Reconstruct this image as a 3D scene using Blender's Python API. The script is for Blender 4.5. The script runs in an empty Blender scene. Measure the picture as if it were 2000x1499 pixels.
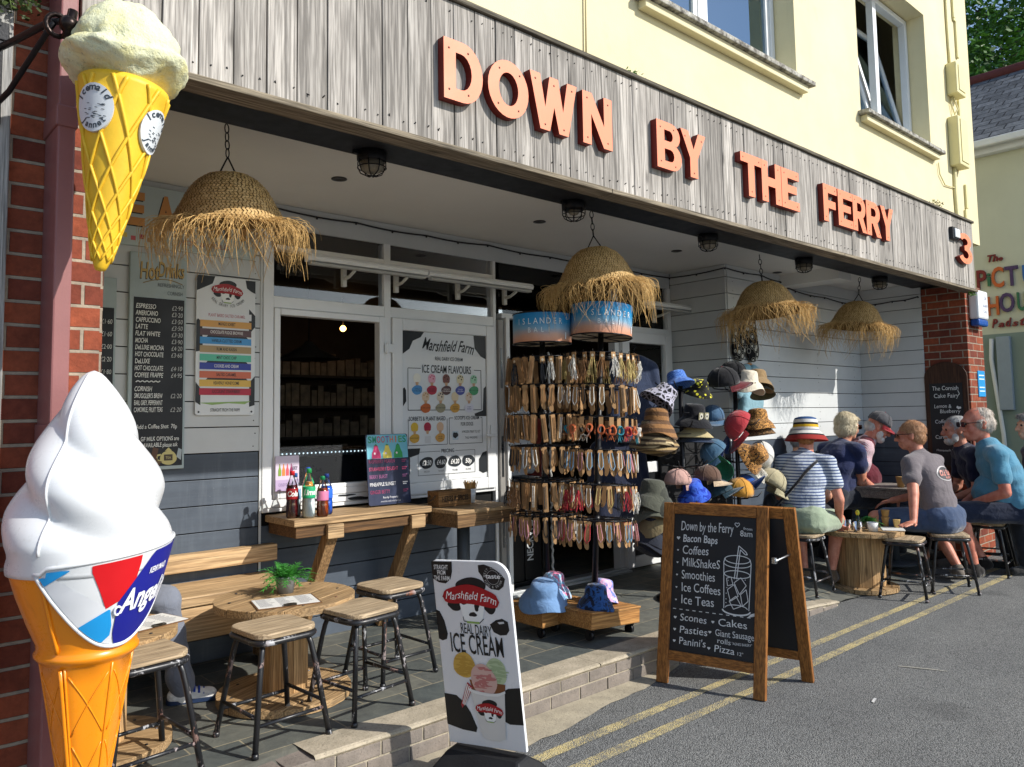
import bpy, bmesh, math, random
import numpy as np
from mathutils import Vector, Matrix
random.seed(7)
R = math.radians
SC = bpy.context.scene
COL = SC.collection

# ---------------------------------------------------------------- camera, sky, sun, exposure
cam = bpy.data.cameras.new('camera')
cam.sensor_fit = 'HORIZONTAL'
cam.sensor_width = 36.0
cam.lens = 27.6
cam.shift_y = -0.0248
cam.clip_start = 0.05
cam.clip_end = 2000
camo = bpy.data.objects.new('camera', cam)
COL.objects.link(camo)
_a, _b, _c = R(-4.38), R(-41.85), R(-0.94)
_Rx = np.array([[1, 0, 0], [0, math.cos(_a), -math.sin(_a)], [0, math.sin(_a), math.cos(_a)]])
_Ry = np.array([[math.cos(_b), 0, math.sin(_b)], [0, 1, 0], [-math.sin(_b), 0, math.cos(_b)]])
_Rz = np.array([[math.cos(_c), -math.sin(_c), 0], [math.sin(_c), math.cos(_c), 0], [0, 0, 1]])
_M = (_Rz @ _Rx @ _Ry).T
def _w(v): return Vector((v[0], v[2], -v[1]))
_cx, _cy, _cz = _w(_M @ np.array([1, 0, 0])), _w(_M @ np.array([0, -1, 0])), _w(_M @ np.array([0, 0, -1]))
camo.matrix_world = Matrix(((_cx.x, _cy.x, _cz.x, 0), (_cx.y, _cy.y, _cz.y, 0), (_cx.z, _cy.z, _cz.z, 1.55), (0, 0, 0, 1)))
SC.camera = camo

SUN_EL, SUN_AZ = 35.0, 29.0           # azimuth: degrees from -Y towards +X
world = bpy.data.worlds.new("World")
SC.world = world
world.use_nodes = True
wn = world.node_tree.nodes
sky = wn.new('ShaderNodeTexSky')
sky.sky_type = 'NISHITA'
sky.sun_disc = False
sky.sun_elevation = R(SUN_EL)
sky.sun_rotation = R(180 - SUN_AZ)
sky.air_density = 1.0
sky.dust_density = 0.6
wn['Background'].inputs['Strength'].default_value = 0.14
world.node_tree.links.new(sky.outputs[0], wn['Background'].inputs['Color'])
sl = bpy.data.lights.new('sun', 'SUN')
sl.energy = 4.2
sl.angle = R(0.53)
sl.color = (1.0, 0.955, 0.88)
suno = bpy.data.objects.new('sun', sl)
COL.objects.link(suno)
sd = Vector((math.sin(R(SUN_AZ)) * math.cos(R(SUN_EL)), -math.cos(R(SUN_AZ)) * math.cos(R(SUN_EL)), math.sin(R(SUN_EL))))
suno.rotation_euler = sd.to_track_quat('Z', 'Y').to_euler()
suno.location = sd * 30
SC.view_settings.view_transform = 'Standard'
SC.view_settings.look = 'None'
SC.view_settings.gamma = 1
SC.view_settings.use_curve_mapping = False
SC.view_settings.exposure = 0.42

# ---------------------------------------------------------------- helpers: objects
def tag(o, label=None, cat=None, group=None, kind=None):
    if label: o['label'] = label
    if cat: o['category'] = cat
    if group: o['group'] = group
    if kind: o['kind'] = kind
    return o
def thing(name, label, cat, loc=(0, 0, 0), rz=0, group=None):
    o = bpy.data.objects.new(name, None)
    o.empty_display_size = 0.1
    COL.objects.link(o)
    o.location = loc
    o.rotation_euler = (0, 0, rz)
    return tag(o, label, cat, group)
KIDS = {}
def link(o, parent=None):
    COL.objects.link(o)
    if parent is not None:
        o.parent = parent
        KIDS.setdefault(parent.name, []).append(o)
    return o
def dup(o, loc=None, rz=None, label=None, group=None, parent=None, scale=None):
    c = o.copy()
    link(c, parent)
    if loc is not None: c.location = loc
    if rz is not None: c.rotation_euler = (0, 0, rz)
    if scale is not None: c.scale = scale
    if label: c['label'] = label
    if group: c['group'] = group
    for k in KIDS.get(o.name, []):
        dup(k, parent=c)
    return c

def lin(h):
    if isinstance(h, str):
        h = h.lstrip('#')
        c = [int(h[i:i + 2], 16) / 255 for i in (0, 2, 4)]
        return tuple(x / 12.92 if x <= .04045 else ((x + .055) / 1.055) ** 2.4 for x in c)
    return tuple(h)

class NT:
    def __init__(s, name):
        s.m = bpy.data.materials.new(name)
        s.m.use_nodes = True
        s.t = s.m.node_tree
        s.b = s.t.nodes['Principled BSDF']
        s.out = s.t.nodes['Material Output']
    def n(s, typ, **kw):
        nd = s.t.nodes.new('ShaderNode' + typ)
        for k, v in kw.items():
            if k.startswith('i_'):
                key = k[2:]
                nd.inputs[int(key) if key.isdigit() else key.replace('_', ' ')].default_value = v
            else: setattr(nd, k, v)
        return nd
    def l(s, a, b): s.t.links.new(a, b)
    def coords(s, scale=(1, 1, 1), rand=True, rot=(0, 0, 0)):
        tc = s.n('TexCoord')
        mp = s.n('Mapping')
        mp.inputs['Scale'].default_value = scale
        mp.inputs['Rotation'].default_value = rot
        src = tc.outputs['Object']
        if rand:
            oi = s.n('ObjectInfo')
            ad = s.n('VectorMath', operation='MULTIPLY_ADD')
            cb = s.n('CombineXYZ')
            s.l(oi.outputs['Random'], cb.inputs[0]); s.l(oi.outputs['Random'], cb.inputs[1])
            s.l(cb.outputs[0], ad.inputs[0])
            ad.inputs[1].default_value = (37, 53, 0)
            s.l(src, ad.inputs[2])
            src = ad.outputs[0]
        s.l(src, mp.inputs['Vector'])
        return mp.outputs[0]
    def noise(s, vec, scale=5, detail=4, rough=.55, dist=0):
        nd = s.n('TexNoise')
        nd.inputs['Scale'].default_value = scale
        nd.inputs['Detail'].default_value = detail
        nd.inputs['Roughness'].default_value = rough
        nd.inputs['Distortion'].default_value = dist
        s.l(vec, nd.inputs['Vector'])
        return nd.outputs[0]
    def ramp(s, fac, stops, interp='LINEAR'):
        nd = s.n('ValToRGB')
        nd.color_ramp.interpolation = interp
        e = nd.color_ramp.elements
        while len(e) < len(stops): e.new(0.5)
        for k, (p, c) in zip(e, stops):
            k.position = p
            c = lin(c)
            k.color = (*c, 1) if len(c) == 3 else c
        s.l(fac, nd.inputs[0])
        return nd.outputs[0]
    def mix(s, fac, a, b, mode='MIX'):
        nd = s.n('Mix', data_type='RGBA', blend_type=mode)
        for sock, v in ((nd.inputs[0], fac), (nd.inputs[6], a), (nd.inputs[7], b)):
            if hasattr(v, 'is_linked'): s.l(v, sock)
            elif isinstance(v, (int, float)): sock.default_value = v
            else: sock.default_value = (*lin(v), 1)
        return nd.outputs[2]
    def math(s, op, a, b=0.0, clamp=False):
        nd = s.n('Math', operation=op, use_clamp=clamp)
        for sock, v in ((nd.inputs[0], a), (nd.inputs[1], b)):
            if hasattr(v, 'is_linked'): s.l(v, sock)
            else: sock.default_value = v
        return nd.outputs[0]
    def bump(s, h, strength=.3, dist=.01, prev=None):
        nd = s.n('Bump')
        nd.inputs['Strength'].default_value = strength
        nd.inputs['Distance'].default_value = dist
        s.l(h, nd.inputs['Height'])
        if prev is not None: s.l(prev, nd.inputs['Normal'])
        return nd.outputs[0]
    def fin(s, col=None, rough=.6, normal=None, metal=0, spec=.5, coat=0, sheen=0):
        if col is not None:
            if hasattr(col, 'is_linked'): s.l(col, s.b.inputs['Base Color'])
            else: s.b.inputs['Base Color'].default_value = (*lin(col), 1)
        if hasattr(rough, 'is_linked'): s.l(rough, s.b.inputs['Roughness'])
        else: s.b.inputs['Roughness'].default_value = rough
        s.b.inputs['Metallic'].default_value = metal
        s.b.inputs['Specular IOR Level'].default_value = spec
        s.b.inputs['Coat Weight'].default_value = coat
        s.b.inputs['Sheen Weight'].default_value = sheen
        if normal is not None: s.l(normal, s.b.inputs['Normal'])
        return s.m

_PC = {}
def paint(col, rough=.55, var=.10, nscale=6, bump=.15, bscale=120, metal=0, spec=.4, coat=0, name=None, sheen=0):
    key = (str(col), rough, var, nscale, bump, bscale, metal, spec, coat, sheen)
    if key in _PC: return _PC[key]
    t = NT(name or 'paint')
    v = t.coords()
    n = t.noise(v, nscale, 5, .65)
    c = lin(col)
    a = tuple(max(0, x * (1 - var)) for x in c)
    b = tuple(min(1, x * (1 + var)) for x in c)
    cc = t.ramp(n, [(.3, a), (.7, b)])
    nr = None
    if bump: nr = t.bump(t.noise(v, bscale, 3), bump, .003)
    n2 = t.noise(v, nscale * 2.3, 3)
    rr = t.math('MULTIPLY_ADD', n2, .25)
    rr.node.inputs[2].default_value = rough - .12
    m = t.fin(cc, rr, nr, metal, spec, coat, sheen)
    _PC[key] = m
    return m
def fabric(col, var=.12, scale=300, name='fabric', col2=None):
    key = ('fab', str(col), var, scale, str(col2))
    if key in _PC: return _PC[key]
    t = NT(name)
    v = t.coords()
    c = lin(col)
    n = t.noise(v, 9, 4, .6)
    cc = t.ramp(n, [(.3, tuple(x * (1 - var) for x in c)), (.72, tuple(min(1, x * (1 + var)) for x in c))])
    if col2 is not None:
        sp = t.noise(v, 22, 3, .7)
        cc = t.mix(t.ramp(sp, [(.48, (0, 0, 0)), (.56, (1, 1, 1))]), cc, col2)
    big = t.noise(v, 14, 3, .6, .6)
    wv = t.noise(v, scale, 2)
    nr = t.bump(big, .55, .02)
    nr = t.bump(wv, .25, .002, nr)
    m = t.fin(cc, .9, nr, 0, .2, 0, .25)
    _PC[key] = m
    return m
def wood(c1, c2, axis='x', scale=1.0, rough=.65, bump=.3, crack=0.0, name='wood', knots=True, tone=False, grime=0.0):
    key = ('wood', str(c1), str(c2), axis, scale, rough, bump, crack, tone, grime)
    if key in _PC: return _PC[key]
    t = NT(name)
    long_, cross = 1.4 * scale, 26 * scale
    sc = {'x': (long_, cross, cross), 'y': (cross, long_, cross), 'z': (cross, cross, long_)}[axis]
    v = t.coords(sc)
    g = t.noise(v, 1.0, 6, .68, .9)
    v2 = t.coords(tuple(x * 5 if x > 10 else x * 3 for x in sc))
    f = t.noise(v2, 1.0, 3, .6)
    cc = t.ramp(g, [(.28, c1), (.72, c2)])
    dk = tuple(x * .45 for x in lin(c1))
    cc = t.mix(t.ramp(f, [(.40, (.75, .75, .75)), (.62, (0, 0, 0))]), cc, dk)
    if knots:
        vk = t.coords({'x': (2.2, 8, 8), 'y': (8, 2.2, 8), 'z': (8, 8, 2.2)}[axis])
        vo = t.n('TexVoronoi'); vo.inputs['Scale'].default_value = 1.0
        t.l(vk, vo.inputs['Vector'])
        kn = t.ramp(vo.outputs['Distance'], [(.05, (1, 1, 1)), (.13, (0, 0, 0))])
        cc = t.mix(t.math('MULTIPLY', kn, .75), cc, tuple(x * .3 for x in lin(c1)))
    if tone:
        at = t.n('Attribute', attribute_name='tone')
        m_ = t.math('MULTIPLY_ADD', at.outputs['Fac'], .75); m_.node.inputs[2].default_value = .62
        cm = t.n('CombineColor'); [t.l(m_, cm.inputs[i]) for i in range(3)]
        cc = t.mix(1.0, cc, cm.outputs[0], 'MULTIPLY')
    h = g
    if crack:
        vc = t.coords(tuple(x * 2.2 if x > 10 else x * .9 for x in sc))
        ck = t.noise(vc, 1.0, 2, .5, .4)
        ckm = t.ramp(ck, [(.34, (1, 1, 1)), (.39, (0, 0, 0))])
        cc = t.mix(t.math('MULTIPLY', ckm, crack), cc, (.02, .018, .016))
    if grime:
        vg = t.coords({'x': (1, 4, 4), 'y': (4, 1, 4), 'z': (6, 6, .9)}[axis], rand=False)
        gm = t.ramp(t.noise(vg, 1.0, 5, .7, .3), [(.52, (0, 0, 0)), (.68, (1, 1, 1))])
        cc = t.mix(t.math('MULTIPLY', gm, grime), cc, (.055, .05, .042))
    nr = t.bump(f, bump, .004)
    nr = t.bump(g, bump, .006, nr)
    m = t.fin(cc, rough, nr, 0, .3)
    _PC[key] = m
    return m
def glass_mat(name='glass', tint=(1, 1, 1), rough=0.0, dark=0.0, ior=1.5, gtint=(1, 1, 1)):
    key = ('glass', str(tint), rough, dark, ior, str(gtint))
    if key in _PC: return _PC[key]
    t = NT(name)
    t.t.nodes.remove(t.b)
    tr = t.n('BsdfTransparent'); tr.inputs[0].default_value = (*tint, 1)
    gl = t.n('BsdfGlossy'); gl.inputs['Roughness'].default_value = rough; gl.inputs[0].default_value = (*gtint, 1)
    fr = t.n('Fresnel'); fr.inputs[0].default_value = ior
    mx = t.n('MixShader')
    t.l(fr.outputs[0], mx.inputs[0]); t.l(tr.outputs[0], mx.inputs[1]); t.l(gl.outputs[0], mx.inputs[2])
    t.l(mx.outputs[0], t.out.inputs[0])
    _PC[key] = t.m
    return t.m
def emit(col, s):
    t = NT('glow'); t.b.inputs['Emission Color'].default_value = (*lin(col), 1); t.b.inputs['Emission Strength'].default_value = s
    return t.fin(col)

# ---------------------------------------------------------------- helpers: meshes
_TXT = {}
def text2d(s, bold=0.0, shear=0.0, spacing=1.0, res=3, align='CENTER'):
    key = (s, bold, shear, spacing, res, align)
    if key in _TXT: return _TXT[key]
    cu = bpy.data.curves.new('t', 'FONT')
    cu.body = s; cu.size = 1.0; cu.offset = bold; cu.shear = shear; cu.space_character = spacing
    cu.resolution_u = res; cu.align_x = align; cu.fill_mode = 'BOTH'
    ob = bpy.data.objects.new('t', cu)
    me = bpy.data.meshes.new_from_object(ob)
    v = np.array([x.co[:2] for x in me.vertices]).reshape(-1, 2)
    f = [tuple(p.vertices) for p in me.polygons]
    bpy.data.objects.remove(ob); bpy.data.curves.remove(cu); bpy.data.meshes.remove(me)
    _TXT[key] = (v, f)
    return v, f
def circ(r, n=24, cx=0, cy=0, ry=None, a0=0, a1=2 * math.pi):
    ry = r if ry is None else ry
    full = abs(a1 - a0 - 2 * math.pi) < 1e-6
    m = n if full else n + 1
    return [(cx + r * math.cos(a0 + (a1 - a0) * i / n), cy + ry * math.sin(a0 + (a1 - a0) * i / n)) for i in range(m)]
def rrect(w, h, r, n=5, cx=0, cy=0):
    p = []
    for sx, sy, a in ((1, 1, 0), (-1, 1, 90), (-1, -1, 180), (1, -1, 270)):
        for i in range(n + 1):
            t = R(a + 90 * i / n)
            p.append((cx + sx * (w / 2 - r) + r * math.cos(t), cy + sy * (h / 2 - r) + r * math.sin(t)))
    return p
def blobp(cx, cy, rx, ry, seed=1, n=22, amp=.16):
    rd = random.Random(seed)
    ph = [rd.uniform(0, 6.28) for _ in range(4)]
    out = []
    for i in range(n):
        a = 2 * math.pi * i / n
        k = 1 + amp * (math.sin(2 * a + ph[0]) + .6 * math.sin(3 * a + ph[1]) + .35 * math.sin(5 * a + ph[2])) 
        out.append((cx + rx * k * math.cos(a), cy + ry * k * math.sin(a)))
    return out
class MB:
    def __init__(s, off=(0, 0, 0)):
        s.v = []; s.f = []; s.m = []; s.off = np.array(off, float); s.sm = []; s.tone = {}
    def add(s, vs, fs, m=0, sm=False, tone=None):
        b = len(s.v)
        s.v.extend([tuple(x) for x in vs])
        for f in fs:
            if tone is not None: s.tone[len(s.f)] = tone
            s.f.append(tuple(i + b for i in f)); s.m.append(m); s.sm.append(sm)
        return s
    def box(s, x0, x1, y0, y1, z0, z1, m=0, tone=None):
        v = [(x, y, z) for z in (z0, z1) for y in (y0, y1) for x in (x0, x1)]
        return s.add(v, [(0, 2, 3, 1), (4, 5, 7, 6), (0, 1, 5, 4), (2, 6, 7, 3), (0, 4, 6, 2), (1, 3, 7, 5)], m, tone=tone)
    def bar(s, p, q, w, h, up=(0, 0, 1), m=0, tone=None):
        p, q = Vector(p), Vector(q)
        d = (q - p).normalized(); u = Vector(up)
        sx = d.cross(u)
        if sx.length < 1e-4: sx = d.cross(Vector((1, 0, 0)))
        sx.normalize(); u = sx.cross(d).normalized()
        v = []
        for c in (p, q):
            for a, b in ((-1, -1), (1, -1), (1, 1), (-1, 1)): v.append(c + sx * (a * w / 2) + u * (b * h / 2))
        return s.add(v, [(0, 3, 2, 1), (4, 5, 6, 7), (0, 1, 5, 4), (1, 2, 6, 5), (2, 3, 7, 6), (3, 0, 4, 7)], m, tone=tone)
    def tube(s, pts, r, n=8, m=0, closed=False, caps=True, flat=1.0, sm=True):
        P = [Vector(p) for p in pts]
        k = len(P)
        rs = r if isinstance(r, (list, tuple)) else [r] * k
        T = []
        for i in range(k):
            a = P[(i - 1) % k] if (closed or i > 0) else P[i]
            b = P[(i + 1) % k] if (closed or i < k - 1) else P[i]
            d = (b - a)
            T.append(d.normalized() if d.length > 1e-9 else Vector((0, 0, 1)))
        u = T[0].orthogonal().normalized()
        vs = []
        for i in range(k):
            u = (u - T[i] * u.dot(T[i]))
            u = u.normalized() if u.length > 1e-6 else T[i].orthogonal().normalized()
            w = T[i].cross(u)
            for j in range(n):
                a = 2 * math.pi * j / n
                vs.append(P[i] + (u * math.cos(a) + w * math.sin(a) * flat) * rs[i])
        fs = []
        for i in range(k if closed else k - 1):
            i2 = (i + 1) % k
            for j in range(n):
                j2 = (j + 1) % n
                fs.append((i * n + j, i * n + j2, i2 * n + j2, i2 * n + j))
        s.add(vs, fs, m, sm)
        if caps and not closed:
            b = len(s.v) - len(vs)
            s.f.append(tuple(b + j for j in reversed(range(n)))); s.m.append(m); s.sm.append(False)
            s.f.append(tuple(b + (k - 1) * n + j for j in range(n))); s.m.append(m); s.sm.append(False)
        return s
    def lathe(s, prof, c=(0, 0, 0), n=24, m=0, sm=True, ax=None, sy=1.0, fn=None):
        # prof: list of (r, z); ax: 3x3 columns ex, ey, ez
        vs = []
        for r, z in prof:
            for j in range(n):
                a = 2 * math.pi * j / n
                rr = r * (fn(a, z) if fn else 1)
                p = Vector((rr * math.cos(a), rr * math.sin(a) * sy, z))
                if ax is not None: p = ax @ p
                vs.append(p + Vector(c))
        fs = []
        k = len(prof)
        for i in range(k - 1):
            for j in range(n):
                j2 = (j + 1) % n
                fs.append((i * n + j, i * n + j2, (i + 1) * n + j2, (i + 1) * n + j))
        mm = m if callable(m) else None
        if mm:
            b = len(s.v); s.v.extend([tuple(x) for x in vs])
            for q, f in enumerate(fs):
                s.f.append(tuple(i + b for i in f)); s.m.append(mm(q // n, q % n)); s.sm.append(sm)
        else: s.add(vs, fs, m, sm)
        b = len(s.v) - len(vs)
        m0 = m if not mm else mm(0, 0)
        if prof[0][0] > 1e-5: s.f.append(tuple(b + j for j in reversed(range(n)))); s.m.append(m0); s.sm.append(False)
        if prof[-1][0] > 1e-5: s.f.append(tuple(b + (k - 1) * n + j for j in range(n))); s.m.append(m if not mm else mm(k - 2, 0)); s.sm.append(False)
        return s
    def cyl(s, p, q, r, n=12, m=0, r2=None):
        return s.tube([p, q], [r, r if r2 is None else r2], n, m)
    def ball(s, c, r, n=12, m=0, rr=None):
        rx, ry, rz = rr if rr else (r, r, r)
        k = max(4, n // 2)
        vs, fs = [], []
        for i in range(k + 1):
            t = math.pi * i / k
            for j in range(n):
                a = 2 * math.pi * j / n
                vs.append((c[0] + rx * math.sin(t) * math.cos(a), c[1] + ry * math.sin(t) * math.sin(a), c[2] + rz * math.cos(t)))
        for i in range(k):
            for j in range(n):
                j2 = (j + 1) % n
                fs.append((i * n + j, (i + 1) * n + j, (i + 1) * n + j2, i * n + j2))
        return s.add(vs, fs, m, True)
    def prism(s, poly, o, ex, ey, d, m=0, ms=None, sm=False):
        # extrude a 2D polygon lying in plane (o, ex, ey) along the normal ex x ey by d (front at +d)
        o, ex, ey = Vector(o), Vector(ex), Vector(ey)
        nn = ex.cross(ey).normalized()
        k = len(poly)
        a = [o + ex * x + ey * y for x, y in poly]
        b = [p + nn * d for p in a]
        area = sum(poly[i][0] * poly[(i + 1) % k][1] - poly[(i + 1) % k][0] * poly[i][1] for i in range(k))
        fr = tuple(range(k, 2 * k)); bk = tuple(reversed(range(k)))
        sd_ = [(i, (i + 1) % k, k + (i + 1) % k, k + i) for i in range(k)]
        if area < 0: fr = fr[::-1]; bk = bk[::-1]; sd_ = [f[::-1] for f in sd_]
        s.add(a + b, [fr, bk], m)
        b0 = len(s.v) - 2 * k
        for f in sd_:
            s.f.append(tuple(i + b0 for i in f)); s.m.append(m if ms is None else ms); s.sm.append(sm)
        return s
    def flat(s, v2, fs, o, ex, ey, m=0, warp=None):
        o, ex, ey = Vector(o), Vector(ex), Vector(ey)
        if warp: v2 = [warp(x, y) for x, y in v2]
        return s.add([o + ex * float(x) + ey * float(y) for x, y in v2], fs, m)
    def text(s, txt, o, ex, ey, h, m=0, w=None, sx=1.0, bold=0.0, shear=0.0, align='CENTER', warp=None, spacing=1.0, res=3):
        v, f = text2d(txt, bold, shear, spacing, res, align)
        k = h / 0.70
        v = v * np.array([k * sx, k])
        if w is not None and len(v):
            ww = v[:, 0].max() - v[:, 0].min()
            v[:, 0] *= w / max(ww, 1e-6)
        return s.flat(v, f, o, ex, ey, m, warp)
    def build(s, name, mats, parent=None, bevel=0, smooth=None, sub=0, weld=False, seg=2, loc=None):
        me = bpy.data.meshes.new(name)
        vv = np.array(s.v, float).reshape(-1, 3) - s.off
        me.from_pydata(vv.tolist(), [], s.f)
        mats = mats if isinstance(mats, (list, tuple)) else [mats]
        for m in mats: me.materials.append(m)
        me.polygons.foreach_set('material_index', s.m)
        me.polygons.foreach_set('use_smooth', s.sm if smooth is None else [smooth] * len(s.f))
        if s.tone:
            at = me.attributes.new('tone', 'FLOAT', 'FACE')
            at.data.foreach_set('value', [s.tone.get(i, .5) for i in range(len(s.f))])
        if weld:
            bm = bmesh.new(); bm.from_mesh(me); bmesh.ops.remove_doubles(bm, verts=bm.verts, dist=1e-5); bm.to_mesh(me); bm.free()
        me.update()
        o = bpy.data.objects.new(name, me)
        link(o, parent)
        if loc is not None: o.location = loc
        if bevel:
            b = o.modifiers.new('bevel', 'BEVEL'); b.width = bevel; b.segments = seg; b.limit_method = 'ANGLE'; b.angle_limit = R(40)
            b.harden_normals = False
        if sub:
            q = o.modifiers.new('sub', 'SUBSURF'); q.levels = sub; q.render_levels = sub
        return o
X, Y, Z = Vector((1, 0, 0)), Vector((0, 1, 0)), Vector((0, 0, 1))
# ================================================================ SETTING: ground
def asphalt():
    t = NT('asphalt')
    v = t.coords(rand=False)
    vo = t.n('TexVoronoi'); vo.inputs['Scale'].default_value = 170
    t.l(v, vo.inputs['Vector'])
    stone = t.ramp(vo.outputs['Color'], [(.1, (.17, .173, .173)), (.5, (.25, .255, .251)), (.9, (.37, .37, .36))])
    gap = t.ramp(vo.outputs['Distance'], [(.35, (1, 1, 1)), (.8, (.42, .42, .42))])
    c = t.mix(1, stone, gap, 'MULTIPLY')
    big = t.noise(v, .7, 5, .6)
    c = t.mix(.55, c, t.ramp(big, [(.3, (.62, .62, .63)), (.7, (1, 1, .98))]), 'MULTIPLY')
    med = t.noise(v, 6, 4, .6)
    c = t.mix(.4, c, t.ramp(med, [(.3, (.72, .72, .72)), (.7, (1.0, 1.0, 1.0))]), 'MULTIPLY')
    lane = t.noise(t.coords((.18, 1.6, 1), rand=False), 1.0, 3, .5, .4)
    c = t.mix(.5, c, t.ramp(lane, [(.35, (.78, .79, .80)), (.65, (1.05, 1.04, 1.02))]), 'MULTIPLY')
    oil = t.noise(v, 1.9, 2, .4, .2)
    c = t.mix(t.math('MULTIPLY', t.ramp(oil, [(.66, (0, 0, 0)), (.76, (1, 1, 1))]), .35), c, (.05, .05, .05))
    ck = t.n('TexVoronoi', feature='DISTANCE_TO_EDGE'); ck.inputs['Scale'].default_value = .55
    wv = t.n('VectorMath', operation='MULTIPLY_ADD'); wn2 = t.n('TexNoise'); wn2.inputs['Scale'].default_value = 3.5; t.l(v, wn2.inputs['Vector'])
    t.l(wn2.outputs['Color'], wv.inputs[0]); wv.inputs[1].default_value = (.5, .5, 0); t.l(v, wv.inputs[2]); t.l(wv.outputs[0], ck.inputs['Vector'])
    c = t.mix(t.math('MULTIPLY', t.ramp(ck.outputs['Distance'], [(.002, (1, 1, 1)), (.006, (0, 0, 0))]), .0), c, (.05, .05, .05))
    inv = t.math('SUBTRACT', 1, vo.outputs['Distance'])
    nr = t.bump(inv, .8, .006)
    return t.fin(c, .85, nr, 0, .25)
ASPH = asphalt()
def slate():
    t = NT('slate')
    v = t.coords(rand=False)
    br = t.n('TexBrick', offset=.5, squash=1)
    br.inputs['Scale'].default_value = 1
    br.inputs['Brick Width'].default_value = .42
    br.inputs['Row Height'].default_value = .205
    br.inputs['Mortar Size'].default_value = .0045
    br.inputs['Mortar Smooth'].default_value = .2
    br.inputs['Bias'].default_value = 0
    br.inputs['Color1'].default_value = (*lin('#74746c'), 1)
    br.inputs['Color2'].default_value = (*lin('#565c5c'), 1)
    br.inputs['Mortar'].default_value = (*lin('#9a927e'), 1)
    t.l(v, br.inputs['Vector'])
    n = t.noise(v, 9, 6, .7, .8)
    c = t.mix(.8, br.outputs['Color'], t.ramp(n, [(.3, (.5, .5, .52)), (.55, (.9, .9, .88)), (.75, (1.25, 1.2, 1.1))]), 'MULTIPLY')
    n2 = t.noise(v, 2.2, 4)
    c = t.mix(.6, c, t.ramp(n2, [(.3, (.65, .66, .7)), (.7, (1, 1, .95))]), 'MULTIPLY')
    h = t.math('SUBTRACT', n, br.outputs['Fac'])
    return t.fin(c, .62, t.bump(h, .55, .008), 0, .35)
SLATE = slate()
def concrete(c1, c2, name='concrete'):
    t = NT(name)
    v = t.coords(rand=False)
    c = t.ramp(t.noise(v, 7, 6, .7), [(.28, c1), (.72, c2)])
    sp = t.noise(v, 110, 2)
    c = t.mix(t.ramp(sp, [(.60, (0, 0, 0)), (.68, (.5, .5, .5))]), c, (.09, .08, .07))
    return t.fin(c, .88, t.bump(t.noise(v, 70, 4), .5, .006), 0, .2)
CONC = concrete('#8f8674', '#bdb19c')
KERBC = concrete('#6d665f', '#8d837a', 'kerb')
MORT = concrete('#938a7a', '#b5aa96', 'mortar')

m = MB(); m.add([(-300, -300, 0), (300, -300, 0), (300, 300, 0), (-300, 300, 0)], [(0, 1, 2, 3)])
tag(m.build('road', ASPH), kind='structure')
def line_mat():
    t = NT('line_paint')
    v = t.coords(rand=False)
    vo = t.n('TexVoronoi'); vo.inputs['Scale'].default_value = 170
    t.l(v, vo.inputs['Vector'])
    n = t.noise(v, 5, 4, .7)
    c = t.ramp(t.noise(v, 30, 4, .7), [(.3, '#b5a26c'), (.7, '#d9c996')])
    worn = t.math('ADD', t.math('MULTIPLY', vo.outputs['Distance'], .9), n)
    a = t.ramp(worn, [(.92, (1, 1, 1)), (1.08, (0, 0, 0))])
    c = t.mix(a, (.17, .17, .16), c)
    return t.fin(c, .75, t.bump(t.math('SUBTRACT', 1, vo.outputs['Distance']), .8, .006), 0, .25)
LINEP = line_mat()
m = MB()
for y0, y1 in ((2.475, 2.54), (2.665, 2.728)):
    xs = np.linspace(-12, 40, 60)
    rd = random.Random(3)
    vs = []
    for x in xs:
        vs += [(x, y0 + rd.uniform(-.006, .006), .004), (x, y1 + rd.uniform(-.006, .006), .004)]
    m.add(vs, [(2 * i, 2 * i + 2, 2 * i + 3, 2 * i + 1) for i in range(len(xs) - 1)])
tag(m.build('road_markings', LINEP), kind='structure')
# scuffed scratch of paint on the tarmac
m = MB()
pts = [(5.010, 2.115), (5.045, 2.045), (5.085, 1.955), (5.118, 1.872), (5.128, 1.876), (5.100, 1.965), (5.062, 2.055), (5.022, 2.118)]
m.add([(x, y, .004) for x, y in pts], [tuple(range(8))])
tag(m.build('road_scuff', LINEP2 if 'LINEP2' in globals() else concrete('#8a887f', '#a8a59b', 'scuff')), kind='structure')
# concrete strip along the foot of the kerb
rd = random.Random(11)
xs = np.linspace(1.2, 4.1, 30)
vs = []
for x in xs:
    w = .19 + .05 * math.sin(x * 3.1) + rd.uniform(-.012, .012)
    if x > 3.6: w *= max(.05, (4.1 - x) / .5)
    vs += [(x, 3.07 - w, .005), (x, 3.075, .009)]
m = MB(); m.add(vs, [(2 * i, 2 * i + 2, 2 * i + 3, 2 * i + 1) for i in range(len(xs) - 1)])
tag(m.build('gutter', concrete('#8e8676', '#b3a993', 'gutter')), kind='structure')
# paved terrace with a kerb that runs out to the road on the right
def hfront(x):
    return .155 if x < 4.6 else max(.0, .155 * (6.7 - x) / 2.1)
def deck_z(x, y):
    h = hfront(x)
    t = min(1, max(0, (y - 3.07) / .9))
    return h + (.155 - h) * t * t * (3 - 2 * t)
xs = [-3, .5, 1.62] + list(np.linspace(1.8, 9.6, 40))
def ys_for(x):
    y0 = 3.095
    return [y0 + (4.9 - y0) * i / 12 for i in range(13)]
m = MB(); vs = []
for x in xs:
    for y in ys_for(x): vs.append((x, y, deck_z(x, y) + (.002 if x > 6.3 else 0) - (.022 if (1.62 <= x <= 6.22 and y < 3.24) else 0)))
n = 13
m.add(vs, [(i * n + j, (i + 1) * n + j, (i + 1) * n + j + 1, i * n + j + 1) for i in range(len(xs) - 1) for j in range(n - 1)])
tag(m.build('terrace', SLATE), kind='structure')
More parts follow.
